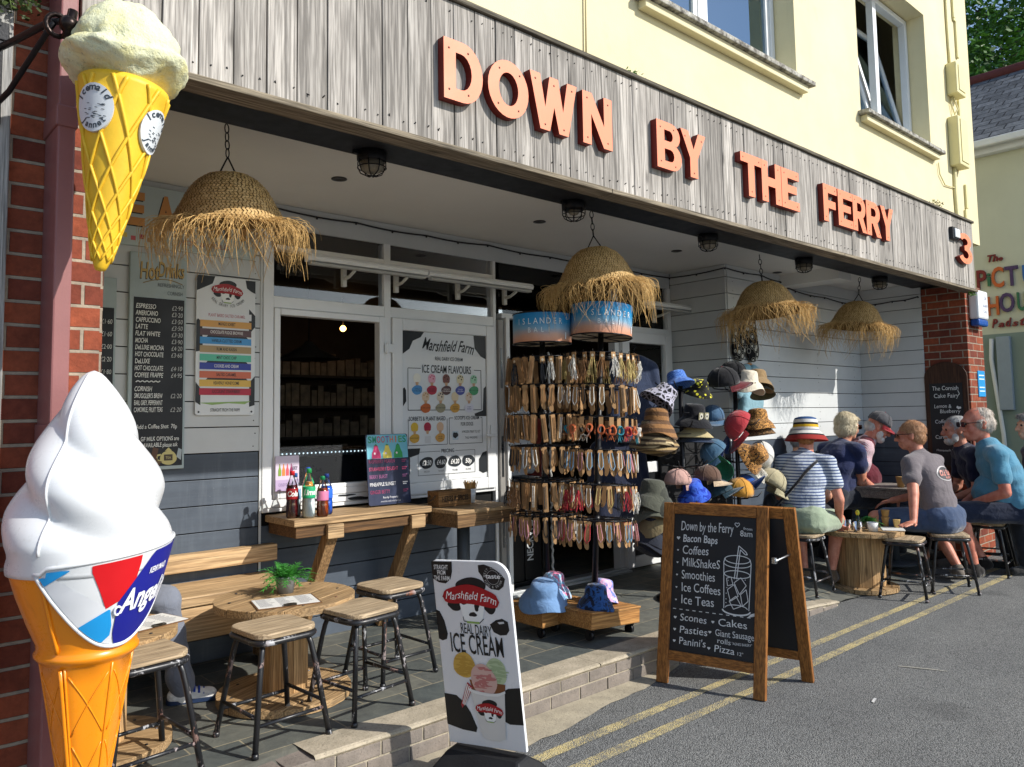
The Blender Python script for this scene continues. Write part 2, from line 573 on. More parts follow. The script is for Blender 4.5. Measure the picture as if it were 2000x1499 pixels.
m = MB(); rd = random.Random(5)
x = 1.62
while x < 6.2:
    x2 = min(6.25, x + rd.uniform(.85, .95))
    k = 8
    prof = [(3.085, -.02), (3.072, -.004), (3.075, .004), (3.09, .009), (3.28, .004), (3.28, -.06), (3.085, -.06)]
    vs = []; N = 7
    for i in range(N):
        xx = x + .003 + (x2 - x - .006) * i / (N - 1)
        for (yy, zz) in prof: vs.append((xx, yy + rd.uniform(-.003, .003), max(-.02, deck_z(xx, 3.07) - .002 + zz + rd.uniform(-.0015, .0015))))
    P = len(prof)
    m.add(vs, [(i * P + j, i * P + (j + 1) % P, (i + 1) * P + (j + 1) % P, (i + 1) * P + j) for i in range(N - 1) for j in range(P)], 0)
    x = x2
for row, (z0, z1) in enumerate(((.078, .135), (-.02, .068))):
    x = -3 + .15 * row
    while x < 6.2:
        x2 = x + .225
        h = hfront((x + x2) / 2)
        zz1 = z1 + h - .155; zz0 = max(-.05, z0 + h - .155)
        if x < 1.6 and row == 0: zz1 = .15
        if zz1 > .012: m.box(x, x2 - .009, 3.078 + rd.uniform(-.002, .002), 3.3, zz0, zz1, 1)
        x = x2
vs = []
for x in np.linspace(-3, 6.2, 20): vs += [(x, 3.084, -.05), (x, 3.084, hfront(x) - .012)]
m.add(vs, [(2 * i, 2 * i + 2, 2 * i + 3, 2 * i + 1) for i in range(19)], 2)
tag(m.build('kerb', [CONC, KERBC, MORT], bevel=.004), kind='structure')

# ================================================================ SHOP BUILDING
CREAM = paint('#ece2b4', .8, .05, 2.5, .5, 160, spec=.2, name='cream_render')
def render_mat():
    t = NT('cream_render')
    v = t.coords(rand=False)
    c = t.ramp(t.noise(v, 1.3, 6, .65), [(.3, '#d6cba4'), (.7, '#e1d7b2')])
    st = t.noise(t.coords((9, 9, .8), rand=False), 1, 4, .6)
    c = t.mix(t.math('MULTIPLY', t.ramp(st, [(.6, (0, 0, 0)), (.78, (1, 1, 1))]), .25), c, '#b9b090')
    sp2 = t.noise(v, 3.4, 6, .75)
    c = t.mix(t.math('MULTIPLY', t.ramp(sp2, [(.62, (0, 0, 0)), (.72, (1, 1, 1))]), .16), c, '#a89d78')
    hb_ = t.bump(t.noise(v, 3, 3), .12, .05)
    return t.fin(c, .85, t.bump(t.noise(v, 120, 3), .5, .004, hb_), 0, .2)
CREAM = render_mat()
WHITEP = paint('#dfe1e2', .35, .03, 5, .05, spec=.5, name='white_upvc')
BOARDW = paint('#c6c9c9', .5, .05, 3, .2, 40, name='white_boards')
def dark_boards():
    t = NT('slate_blue_boards')
    v = t.coords(rand=False)
    c = t.ramp(t.noise(v, 3.5, 5, .65), [(.3, '#434b56'), (.7, '#525b66')])
    g = t.noise(t.coords((1.2, 1.2, 26), rand=False), 1, 4, .6)
    c = t.mix(.35, c, t.ramp(g, [(.35, (.7, .7, .72)), (.65, (1.1, 1.1, 1.1))]), 'MULTIPLY')
    ch = t.noise(v, 46, 4, .75)
    big = t.noise(v, 3, 2)
    chm = t.math('MULTIPLY', t.ramp(ch, [(.70, (0, 0, 0)), (.73, (1, 1, 1))]), t.ramp(big, [(.5, (0, 0, 0)), (.62, (1, 1, 1))]))
    c = t.mix(chm, c, '#b9bcbd')
    st = t.noise(t.coords((14, 14, 1.1), rand=False), 1, 4, .6)
    c = t.mix(t.math('MULTIPLY', t.ramp(st, [(.58, (0, 0, 0)), (.74, (1, 1, 1))]), .3), c, '#6d747c')
    return t.fin(c, .5, t.bump(g, .3, .004), 0, .35)
BOARDD = dark_boards()
CEIL = paint('#dcdad4', .7, .03, 2, .1, name='ceiling_paint')
BLACKP = paint('#1a1d23', .55, .15, 5, .15, name='black_paint')
DARK = paint('#0d0d0e', .8, .2, 4, 0, name='dark_interior')
GAPM = paint('#090a0c', .9, .1, 4, 0, name='board_gap')
def brick_mat(mort='#a39a8a'):
    t = NT('brick')
    tc = t.n('TexCoord'); sp = t.n('SeparateXYZ'); t.l(tc.outputs['Object'], sp.inputs[0])
    cb = t.n('CombineXYZ')
    t.l(t.math('ADD', sp.outputs[0], sp.outputs[1]), cb.inputs[0]); t.l(sp.outputs[2], cb.inputs[1])
    wob = t.n('TexNoise'); wob.inputs['Scale'].default_value = 6; t.l(tc.outputs['Object'], wob.inputs['Vector'])
    ad = t.n('VectorMath', operation='MULTIPLY_ADD'); t.l(wob.outputs['Color'], ad.inputs[0]); ad.inputs[1].default_value = (.006, .006, 0); t.l(cb.outputs[0], ad.inputs[2])
    br = t.n('TexBrick', offset=.5)
    for k, v in (('Scale', 1), ('Brick Width', .226), ('Row Height', .0785), ('Mortar Size', .0065), ('Mortar Smooth', .25), ('Bias', -.1)): br.inputs[k].default_value = v
    br.inputs['Color1'].default_value = (*lin('#99533a'), 1)
    br.inputs['Color2'].default_value = (*lin('#6e3a30'), 1)
    br.inputs['Mortar'].default_value = (*lin(mort), 1)
    t.l(ad.outputs[0], br.inputs['Vector'])
    v = tc.outputs['Object']
    n = t.noise(v, 30, 5, .7)
    c = t.mix(.75, br.outputs['Color'], t.ramp(n, [(.3, (.6, .6, .6)), (.7, (1.2, 1.15, 1.1))]), 'MULTIPLY')
    c = t.mix(.6, c, t.ramp(t.noise(v, 4.3, 3), [(.35, (.62, .6, .66)), (.65, (1.12, 1.05, 1))]), 'MULTIPLY')
    h = t.math('SUBTRACT', t.math('MULTIPLY', n, .35), br.outputs['Fac'])
    return t.fin(c, .85, t.bump(h, .9, .012), 0, .2)
BRICK = brick_mat()
GLASS = glass_mat('window_glass')
GLASSU = glass_mat('double_glazing', (.9, .93, .95), ior=4.2, gtint=(.62, .82, 1.0))  # blue of the reflected sky is put into the gloss tint, reflectivity raised

bld = thing('shop_building', 'cream rendered building with a shaded boarded shopfront under its first floor', 'building', (5, 4, 0))
B0 = (5, 4, 0)
# upper wall with two openings
m = MB(B0)
xa, xb, zt = .70, 9.86, 9.0
ya, yb = 3.0, 3.32
ops = [(3.80, 5.80, 4.20, 6.25), (6.94, 8.56, 4.24, 5.70)]
m.box(xa, xb, ya, yb, 3.42, 4.20)
m.box(xa, 3.80, ya, yb, 4.20, zt); m.box(5.80, 6.94, ya, yb, 4.20, zt); m.box(8.56, xb, ya, yb, 4.20, zt)
m.box(3.80, 5.80, ya, yb, 6.25, zt); m.box(6.94, 8.56, ya, yb, 5.70, zt); m.box(6.94, 8.56, ya, yb, 4.20, 4.24)
m.build('upper_wall', CREAM, bld)
m = MB(B0)
m.box(9.60, 9.86, yb, 9.0, 3.0, 9.0); m.box(.55, .74, 3.46, 9.0, 0, 2.99); m.box(.70, .95, yb, 9.0, 3.13, 9.0); m.box(.95, 9.60, 8.75, 9.0, 0, 9.0)
m.box(9.60, 9.86, 3.42, 9.0, 0, 3.0)
m.build('side_wall', CREAM, bld)
m = MB(B0); m.box(.6, 9.95, 2.9, 9.1, 9.0, 9.2); m.build('roof', BLACKP, bld)
m = MB(B0); m.box(.95, 9.6, 3.479, 8.745, 2.97, 3.12)
m.box(7.38, 7.64, 3.482, 4.10, 2.85, 2.9695)
m.build('ceiling', CEIL, bld)
m = MB(B0); m.box(.70, 9.60, 2.997, 3.478, 2.92, 3.41); m.build('soffit', BLACKP, bld)
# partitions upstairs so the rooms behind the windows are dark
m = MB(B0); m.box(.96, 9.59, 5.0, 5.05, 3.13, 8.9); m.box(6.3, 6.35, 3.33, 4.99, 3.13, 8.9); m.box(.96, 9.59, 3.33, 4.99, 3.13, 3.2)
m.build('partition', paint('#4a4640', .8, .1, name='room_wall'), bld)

def boards_x(m, x0, x1, y, zs, mat, gap=.006, th=.02, rd=random.Random(1)):
    for a, b in zip(zs[:-1], zs[1:]):
        m.box(x0, x1, y, y + th, a + gap / 2, b - gap / 2, mat)
W = 4.75
ST = .155
zw = [1.37 + ST * k for k in range(0, 11)]          # white boards on the main wall
zd = [1.37 - ST * k for k in range(0, 9)][::-1]
zd[0] = max(zd[0], .14)
m = MB(B0)
boards_x(m, .96, 2.125, W, zw, 0)
m.box(.96, 2.125, W, W + .02, zw[-1] + .003, 2.968, 0)
m.box(2.125, 6.389, W - .002, W + .02, 2.815, 2.968, 0)
rz = [1.30 + ST * k for k in range(0, 11)]
for a, b in zip(rz[:-1], rz[1:]):
    m.box(6.39, 6.41, 4.11, W - .003, a + .003, b - .003, 0)
    m.box(6.411, 9.149, 4.10, 4.12, a + .003, b - .003, 0)
    m.box(9.13, 9.15, 3.40, 4.099, a + .003, b - .003, 0)
m.box(6.39, 6.41, 4.11, W - .003, rz[-1] + .003, 2.968, 0)
m.box(6.411, 9.149, 4.10, 4.12, rz[-1] + .003, 2.968, 0)
m.box(9.13, 9.15, 3.40, 4.099, rz[-1] + .003, 2.968, 0)
m.box(2.112, 2.128, W - .006, W - .001, .15, 2.815, 0)
m.build('white_cladding', BOARDW, bld, bevel=.002)
m = MB(B0); rdn = random.Random(8)
def dots_x(xs, y, zs):
    for z_ in zs:
        for x in xs:
            for dz in (.035, .115): m.cyl((x + rdn.uniform(-.01, .01), y - .0012, z_ + dz + rdn.uniform(-.006, .006)), (x, y + .004, z_ + dz), .0035, 6)
dots_x((1.02, 2.08), W, zw[:-1]); dots_x((6.5, 7.3, 8.1, 8.95), 4.10, rz[:-1])
m.build('screw_heads', paint('#3a3835', .5, .2, name='screw_dot'), bld)
m = MB(B0)
boards_x(m, .96, 2.11, W + .001, zd, 0)
for a, b in zip(zd[:-1], zd[1:]):
    if b < 1.0: m.box(2.131, 4.10, W + .003, W + .023, a + .003, min(b, .985) - .003, 0)
m.build('dark_cladding', BOARDD, bld, bevel=.002)
m = MB(B0)
rdz = [1.30 - ST * k for k in range(0, 8)][::-1]
for a, b in zip(rdz[:-1], rdz[1:]):
    a = max(a, .14)
    m.box(6.392, 6.41, 4.112, W - .003, a + .003, b - .003, 0)
    m.box(6.411, 9.149, 4.102, 4.12, a + .003, b - .003, 0)
    m.box(9.132, 9.15, 3.40, 4.101, a + .003, b - .003, 0)
m.build('dark_cladding', BOARDD, bld, bevel=.002)
m = MB(B0)
m.box(.96, 2.13, W + .0245, W + .09, 0, 2.969); m.box(2.13, 4.1, W + .0245, W + .09, 0, .98); m.box(2.13, 6.43, W + .0245, W + .09, 2.82, 2.969)
m.box(6.4125, 6.50, 4.125, W + .09, 0, 2.969); m.box(6.50, 9.155, 4.1245, 4.2, 0, 2.969); m.box(9.1545, 9.20, 3.40, 4.12, 0, 2.969)
m.build('backing', GAPM, bld)
m = MB(B0); m.box(9.15, 9.63, 2.96, 3.40, -.02, 2.899); m.build('brick_pillar', BRICK, bld)

# ---- ground-floor window unit, doorway and transoms
def frame_rect(m, x0, x1, z0, z1, y0, y1, w, mi=0):
    m.box(x0, x0 + w, y0, y1, z0, z1, mi); m.box(x1 - w, x1, y0, y1, z0, z1, mi)
    m.box(x0 + w, x1 - w, y0, y1, z0, z0 + w, mi); m.box(x0 + w, x1 - w, y0, y1, z1 - w, z1, mi)
sw = MB(B0); fy0, fy1 = W - .012, W + .07
# main white posts and rails
for x0, x1 in ((2.13, 2.20), (3.03, 3.085), (4.05, 4.08)): sw.box(x0, x1, fy0, fy1, .985, 2.814)
sw.box(5.52, 5.58, fy0, fy1, .156, 2.814); sw.box(6.335, 6.388, fy0, fy1, .156, 2.814)
sw.box(4.05, 4.08, fy0, fy1, .156, .985)
for x0, x1 in ((2.20, 3.03), (3.085, 4.05)):
    sw.box(x0, x1, fy0 + .002, fy1, 2.285, 2.36)
    sw.box(x0, x1, fy0 + .002, fy1, 2.67, 2.70)
    sw.box(x0, x1, fy0 + .002, fy1, .985, 1.01)
sw.box(4.14, 5.52, fy0 + .002, fy1, 2.36, 2.40); sw.box(5.58, 6.335, fy0 + .002, fy1, 2.345, 2.40)
f = sw.build('shopfront_frame', WHITEP, bld, bevel=.004)
gm = MB(B0)
for x0, x1 in ((2.20, 3.03), (3.085, 4.05), (4.14, 5.52), (5.58, 6.335)):
    z0 = 2.36 if x1 < 4.1 else 2.40
    gm.box(x0, x1, W + .02, W + .026, z0, 2.67 if x1 < 4.1 else 2.814)
    if x1 < 4.1: gm.box(x0, x1, W + .02, W + .026, 2.70, 2.814)
gm.build('transom_glass', GLASS, bld)
# serving window sash
wn_ = MB(B0)
frame_rect(wn_, 2.202, 3.028, 1.065, 2.283, W - .02, W + .05, .042)
wn_.box(2.244, 2.986, W - .018, W + .05, 1.107, 1.135); wn_.box(2.202, 3.028, W - .016, W + .05, 1.012, 1.063)
win = wn_.build('serving_window', WHITEP, bld, bevel=.005)
g = MB(B0); g.box(2.244, 2.986, W + .01, W + .016, 1.136, 1.39); g.build('pane', GLASS, win)
# cow-print band under the serving window
cb_ = MB(B0); cb_.box(2.135, 3.03, W - .019, W - .0135, 1.014, 1.062, 0)
for (cx, cz, rx, rz_, sd_) in ((2.45, 1.04, .05, .018, 3), (2.72, 1.052, .06, .008, 4), (2.82, 1.025, .09, .012, 9), (2.56, 1.05, .03, .01, 5)):
    cb_.prism([(x, max(1.014, min(1.062, z_))) for x, z_ in blobp(cx, cz, rx, rz_, sd_)], (0, W - .0192, 0), X, Z, .0012, 1)
cb_.build('cow_print_band', [WHITEP, BLACKP], bld)
# poster casement (white, with a hinge)
dm = MB(B0)
frame_rect(dm, 3.09, 4.045, 1.012, 2.283, W - .03, W + .045, .085)
dm.box(3.175, 3.96, W - .012, W + .03, 1.097, 2.198)
cas = dm.build('casement', WHITEP, bld, bevel=.006)
for z_ in (2.06, 1.2): h_ = MB(B0); h_.cyl((3.04, W - .035, z_ - .04), (3.04, W - .035, z_ + .04), .009, 8); h_.box(3.02, 3.11, W - .036, W - .03, z_ - .03, z_ + .03); h_.build('hinge', WHITEP, cas, bevel=.002)
h_ = MB(B0); h_.box(3.985, 4.02, W - .04, W - .03, 1.32, 1.5); h_.tube([(4.0, W - .04, 1.42), (4.0, W - .08, 1.42), (3.9, W - .085, 1.42)], .011, 8)
h_.build('handle', WHITEP, cas, bevel=.003)
# edge of the inward-opened left door with its lock plates
dm = MB(B0); dm.box(4.082, 4.136, W - .035, W + .9, .175, 2.34)
ed = dm.build('door_edge', paint('#8d8a86', .4, .05, name='door_edge_grey'), bld, bevel=.006)
for z_ in (1.95, 1.25, .7):
    lk = MB(B0); lk.box(4.098, 4.120, W - .0375, W - .0345, z_ - .16, z_ + .16); lk.box(4.104, 4.114, W - .04, W - .0376, z_ - .05, z_ - .01); lk.box(4.104, 4.114, W - .04, W - .0376, z_ + .03, z_ + .05)
    lk.build('lock_plate', paint('#55585c', .3, .1, metal=.8, name='lock_steel'), ed)
dm = MB(B0); dm.box(4.150, 4.192, W - .05, W + .06, .173, 2.36); dm.build('door_jamb', WHITEP, bld, bevel=.005)
# right door leaf
dm = MB(B0)
frame_rect(dm, 5.585, 6.332, .17, 2.34, W - .05, W + .02, .10)
dm.box(5.685, 6.232, W - .048, W + .02, 1.02, 1.12)
rdoor = dm.build('glass_door', WHITEP, bld, bevel=.006)
g = MB(B0); g.box(5.685, 6.232, W - .02, W - .014, 1.12, 2.24); g.build('pane', GLASS, rdoor)
g = MB(B0); g.box(5.686, 6.231, W - .03, W - .01, .272, 1.018); g.build('kick_panel', paint('#15181c', .4, .1, name='door_panel'), rdoor)
g = MB(B0); g.box(6.25, 6.285, W - .062, W - .05, 1.05, 1.27); g.tube([(6.268, W - .06, 1.2), (6.268, W - .10, 1.2), (6.16, W - .105, 1.2)], .011, 8); g.build('handle', WHITEP, rdoor, bevel=.003)
g = MB(B0); g.box(4.14, 5.58, W - .10, W + .10, .12, .172); g.box(4.14, 5.58, W - .06, W - .02, .172, .19); g.build('threshold', paint('#b9bcbd', .35, .05, metal=.4, name='threshold'), bld, bevel=.004)
g = MB(B0); g.box(5.45, 5.5, W + .02, W + .6, .16, .5); 
# shop interior: floor, walls
m = MB(B0)
m.add([(.95, W + .09, .15), (9.15, W + .09, .15), (9.15, 8.75, .15), (.95, 8.75, .15)], [(0, 1, 2, 3)])
m.build('shop_floor', SLATE, bld)
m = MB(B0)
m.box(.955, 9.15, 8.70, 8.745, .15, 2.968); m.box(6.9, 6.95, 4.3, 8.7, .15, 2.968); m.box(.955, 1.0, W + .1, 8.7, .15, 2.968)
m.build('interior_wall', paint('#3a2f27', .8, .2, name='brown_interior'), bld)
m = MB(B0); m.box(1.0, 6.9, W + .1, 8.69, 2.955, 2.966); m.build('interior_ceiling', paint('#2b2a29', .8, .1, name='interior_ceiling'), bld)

# ---- upstairs windows
BLIND = paint('#c9c9c0', .5, .03, name='blind_slat')
def upstairs(name, x0, x1, z0, z1, xm, tilted, blinds):
    y0 = 3.17
    fr = MB(B0)
    frame_rect(fr, x0 + .01, x1 - .01, z0 + .005, z1 - .01, y0, y0 + .07, .055)
    fr.box(xm - .04, xm + .04, y0 + .001, y0 + .07, z0 + .06, z1 - .065)
    o = fr.build(name, WHITEP, bld, bevel=.005)
    for a, b in ((x0 + .066, xm - .041), (xm + .041, x1 - .066)):
        s = MB((0, 0, 0))
        w, h = b - a, z1 - z0 - .14
        frame_rect(s, -w / 2, w / 2, 0, h, 0, .05, .05)
        so = s.build('sash', WHITEP, o, bevel=.005)
        g = MB(); g.box(-w / 2 + .05, w / 2 - .05, .02, .026, .05, h - .05)
        if tilted:
            # leaning into the room from the bottom edge
            g2 = g.build('pane', GLASSU, so)
            so.location = ((a + b) / 2 - 5, y0 + .02 - 4, z0 + .065)
            so.rotation_euler = (R(-13), 0, 0)
        else:
            g2 = g.build('pane', GLASSU, so)
            so.location = ((a + b) / 2 - 5, y0 + .01 - 4, z0 + .065)
    if blinds:
        bm_ = MB(B0)
        z_ = z0 + .12
        while z_ < z1 - .1:
            bm_.bar((x0 + .1, y0 + .12, z_), (x1 - .1, y0 + .12, z_), .026, .0015, up=(0, -.75, .66)); z_ += .025
        for xx in (x0 + .3, x0 + .75, xm + .25, xm + .7): bm_.cyl((xx, y0 + .105, z0 + .1), (xx, y0 + .105, z1), .0015, 4)
        bm_.build('blind', BLIND, o)
    return o
upstairs('upstairs_window', 3.80, 5.80, 4.20, 6.25, 4.76, False, True)
upstairs('upstairs_window', 6.94, 8.56, 4.24, 5.70, 7.76, True, False)
def sill_mat():
    t = NT('sill')
    v = t.coords(rand=False)
    c = t.ramp(t.noise(v, 18, 5, .75), [(.38, '#56524c'), (.52, '#9b988f'), (.7, '#c9c6ba')])
    return t.fin(c, .8, t.bump(t.noise(v, 60, 4), .5, .006), 0, .2)
SILL = sill_mat()
for (x0, x1, z_) in ((3.76, 5.92, 4.16), (6.88, 8.68, 4.20)):
    s = MB(B0)
    s.box(x0, x1, 2.90, 3.17, z_, z_ + .038, 0); s.box(x0 + .04, x1 - .06, 2.935, 2.999, z_ - .055, z_, 1)
    s.build('window_sill', [SILL, CREAM], bld, bevel=.006)

# ================================================================ NEIGHBOURS
nb = thing('brick_wall', 'old red brick wall end at the left of the shop beside the downpipe', 'wall', (0, 3, 0))
m = MB((0, 3, 0)); m.box(-6, .745, 2.985, 3.45, 0, 3.42); m.box(.745, .765, 3.03, 3.45, 0, 3.0)
m.build('brickwork', BRICK, nb)
m = MB((0, 3, 0)); m.box(-6, .42, 2.9, 3.4, 3.421, 3.75); m.build('coping', paint('#e2e2de', .6, .05, name='white_coping'), nb)
dp = thing('downpipe', 'square maroon downpipe running down the brick wall', 'downpipe', (.57, 2.93, 0))
PIPE = paint('#8a5a58', .45, .08, 5, .1, name='maroon_pipe')
m = MB((.57, 2.93, 0)); m.box(.562, .614, 2.80, 2.983, .16, 4.5); m.build('pipe', PIPE, dp, bevel=.006)
for z_ in (2.55, 1.52, .42):
    m = MB((.57, 2.93, 0)); m.box(.556, .620, 2.794, 2.984, z_ - .035, z_ + .035); m.build('pipe_collar', PIPE, dp, bevel=.004)
po = MB(); po.box(.33, .455, 2.94, 2.984, 0, 3.0)
tag(po.build('timber_post', wood('#8f8e8c', '#b9b8b4', 'z', 1.2, .8, .4, .5, 'grey_timber'), bevel=.004), 'grey weathered timber plank fixed upright on the brick wall', 'post')

# the Picture House, end wall across the road end
ph = thing('picture_house', 'pale green and cream hall with a slate roof behind the shop', 'building', (13, 3, 0))
P0 = (13, 3, 0)
m = MB(P0); m.box(13, 19, -2.5, 11, 2.67, 5.5); m.build('upper_wall', paint('#c9cab4', .85, .05, 1.5, .3, 90, name='cream_hall'), ph)
m = MB(P0); m.box(12.98, 19, -2.5, 11, 0, 2.669); m.build('lower_wall', paint('#7f8d83', .85, .05, 1.5, .3, 90, name='sage_hall'), ph)
def slate_roof():
    t = NT('slate_roof')
    v = t.coords(rand=False, rot=(0, 0, 0))
    tc = t.n('TexCoord'); sp = t.n('SeparateXYZ'); t.l(tc.outputs['Object'], sp.inputs[0])
    cb = t.n('CombineXYZ'); t.l(sp.outputs[1], cb.inputs[0]); t.l(t.math('MULTIPLY', sp.outputs[0], 1.2), cb.inputs[1])
    br = t.n('TexBrick', offset=.5)
    for k, vv in (('Scale', 1), ('Brick Width', .3), ('Row Height', .22), ('Mortar Size', .012), ('Mortar Smooth', .1)): br.inputs[k].default_value = vv
    br.inputs['Color1'].default_value = (*lin('#6d7074'), 1); br.inputs['Color2'].default_value = (*lin('#4d4f52'), 1); br.inputs['Mortar'].default_value = (.02, .02, .02, 1)
    t.l(cb.outputs[0], br.inputs['Vector'])
    n = t.noise(t.coords((1, 1, 1), rand=False), 7, 5, .7)
    c = t.mix(.8, br.outputs['Color'], t.ramp(n, [(.35, (.5, .5, .5)), (.65, (1.25, 1.25, 1.25))]), 'MULTIPLY')
    return t.fin(c, .7, t.bump(t.math('SUBTRACT', n, br.outputs['Fac']), .8, .02), 0, .3)
m = MB(P0)
m.add([(12.78, -2.7, 5.48), (12.78, 11.2, 5.48), (16, 11.2, 7.66), (16, -2.7, 7.66), (19.2, -2.7, 5.48), (19.2, 11.2, 5.48)], [(0, 3, 2, 1), (3, 4, 5, 2), (0, 4, 3), (1, 2, 5), (0, 1, 5, 4)])
rf = m.build('roof', slate_roof(), ph)
m = MB(P0); m.tube([(16, -2.7, 7.68), (16, 11.2, 7.68)], .11, 8); m.build('ridge_tiles', paint('#5e2f2c', .8, .15, name='ridge'), rf)
m = MB(P0); m.box(12.70, 12.80, -2.7, 11.2, 5.42, 5.53); m.box(12.85, 12.999, -2.7, 11.2, 5.34, 5.46); m.build('gutter', paint('#dfe2e4', .5, .05, name='gutter_white'), ph, bevel=.02)
m = MB(P0); m.box(12.90, 12.979, 3.62, 3.80, 1.55, 2.62); m.build('meter_box', paint('#8e9aa4', .5, .05, name='meter_box'), ph, bevel=.01)
m = MB(P0); m.tube([(12.93, 3.86, 2.6), (12.93, 3.88, 2.3), (12.93, 3.78, 1.2), (12.93, 3.75, 0)], .03, 8); m.build('drainpipe', paint('#d8d8d4', .5, .05), ph)
PHT = dict(m='#7a1f22', g='#2f6b4a', o='#c4602a', p='#4b3560', b='#2c67a8', t='#1f6f78')
def ph_letter(ch, y, z, h, c, w, shear=0):
    q = MB(P0)
    v, f = text2d(ch, .03, shear, 1, 4)
    q.text(ch, (12.955, y, z), (0, -1, 0), Z, h, 0, w, bold=.02, shear=shear)
    q.text(ch, (12.985, y, z), (0, -1, 0), Z, h, 0, w, bold=.02, shear=shear)
    # join rims into solid letters
    k = len(v); nv = len(q.v) // 2; F = q.f[:]; from collections import Counter
    cnt = Counter(); 
    half = [ff for ff in F if max(ff) < nv]
    for ff in half:
        for i in range(len(ff)): cnt[(ff[i], ff[(i + 1) % len(ff)])] += 1
    for (a, b) in list(cnt):
        if (b, a) not in cnt: q.f.append((b, a, a + nv, b + nv)); q.m.append(0); q.sm.append(False)
    q.build('sign_letter', paint(PHT[c], .5, .08), ph)
yy = 3.87
def ylin(px): return 3.87 + (1925 - px) * (3.87 - 3.62) / 40.0 * .93
for ch, y, h, w in (('T', 3.835, .10, .085), ('h', 3.76, .10, .07), ('e', 3.695, .068, .06)): ph_letter(ch, y, 3.745, h, 'm', w, .25)
for ch, y, h, w, c in (('P', 3.96, .28, .13, 'm'), ('i', 3.855, .20, .045, 'g'), ('C', 3.74, .29, .16, 'o'), ('T', 3.56, .28, .17, 'p'), ('U', 3.345, .27, .15, 'b'), ('R', 3.15, .27, .15, 'g'), ('E', 2.97, .27, .13, 'o')): ph_letter(ch, y, 3.36 + (.03 if ch == 'i' else 0), h, c, w)
for ch, y, h, w, c in (('H', 3.82, .27, .15, 'o'), ('O', 3.64, .27, .19, 'p'), ('U', 3.45, .26, .12, 'g'), ('S', 3.30, .26, .14, 'b'), ('E', 3.12, .26, .13, 'm')): ph_letter(ch, y, 2.985 - (.03 if ch == 'H' else 0), h, c, w)
for i, ch in enumerate('Padstow'): ph_letter(ch, 3.825 - i * .088, 2.765, .125 if ch in 'Pdt' else .092, 'm', .075, .25)
# ================================================================ FASCIA SIGN
FY = 2.84
fs = thing('shop_fascia', 'long weathered grey plank fascia with coral letters reading DOWN BY THE FERRY', 'shop sign', (4.9, FY, 2.8))
F0 = (4.9, FY, 2.8)
OLDW = wood('#958f88', '#ccc6be', 'z', .8, .85, .45, .34, 'weathered_plank', True, True, .40)
TRIMW = wood('#6f6555', '#a99c86', 'x', 1.0, .85, .5, .5, 'weathered_trim')
rd = random.Random(21)
m = MB(F0); x = .632; k = 0
while x < 9.10:
    w = .132 + rd.uniform(-.004, .004)
    x2 = min(x + w, 9.12)
    d = rd.uniform(-.003, .003)
    m.box(x, x2 - rd.choice((.003, .004, .005, .007)), FY + d, FY + .025, 2.822, 3.525, 0, tone=rd.uniform(.18, .85))
    x = x2
m.box(.64, 9.115, FY + .0255, FY + .06, 2.825, 3.52, 1, tone=.1)
m.box(9.10, 9.12, FY + .061, 2.99, 2.825, 3.52, 0, tone=.5)
m.build('plank_cladding', [OLDW, GAPM], fs, bevel=.0025)
m = MB(F0)
rdn = random.Random(5); x = .632
while x < 9.1:
    for zz in (2.875, 3.47):
        for dx in (.03, .10):
            if x + dx < 9.1 and rdn.random() < .85: m.cyl((x + dx + rdn.uniform(-.008, .008), FY - .006, zz + rdn.uniform(-.012, .012)), (x + dx, FY + .005, zz), .0030, 5)
    x += .132
m.build('nail_heads', paint('#24211f', .6, .2, name='rusty_nail'), fs)
m = MB(F0)
x = .62
for x2 in (3.3, 6.1, 8.3, 9.13):
    m.box(x, x2 - .004, FY - .022, FY + .10, 2.793, 2.82); x = x2
m.build('bottom_trim', TRIMW, fs, bevel=.004)
m = MB(F0); m.box(.62, 9.13, FY - .02, 2.995, 3.527, 3.552); m.build('top_trim', wood('#4f4a40', '#8a8272', 'x', 1.0, .9, .6, .6, 'mossy_trim'), fs, bevel=.005)
CORAL = paint('#ef8a66', .5, .03, 3, .05, name='coral_front')
CORED = paint('#6e170c', .55, .05, 3, .05, name='red_edge')
SCREW = paint('#5a4038', .4, .1, metal=.6, name='screw')
def arc(cx, cy, rx, ry, a0, a1, n=10): return [(cx + rx * math.cos(R(a0 + (a1 - a0) * i / n)), cy + ry * math.sin(R(a0 + (a1 - a0) * i / n))) for i in range(n + 1)]
T_ = .30
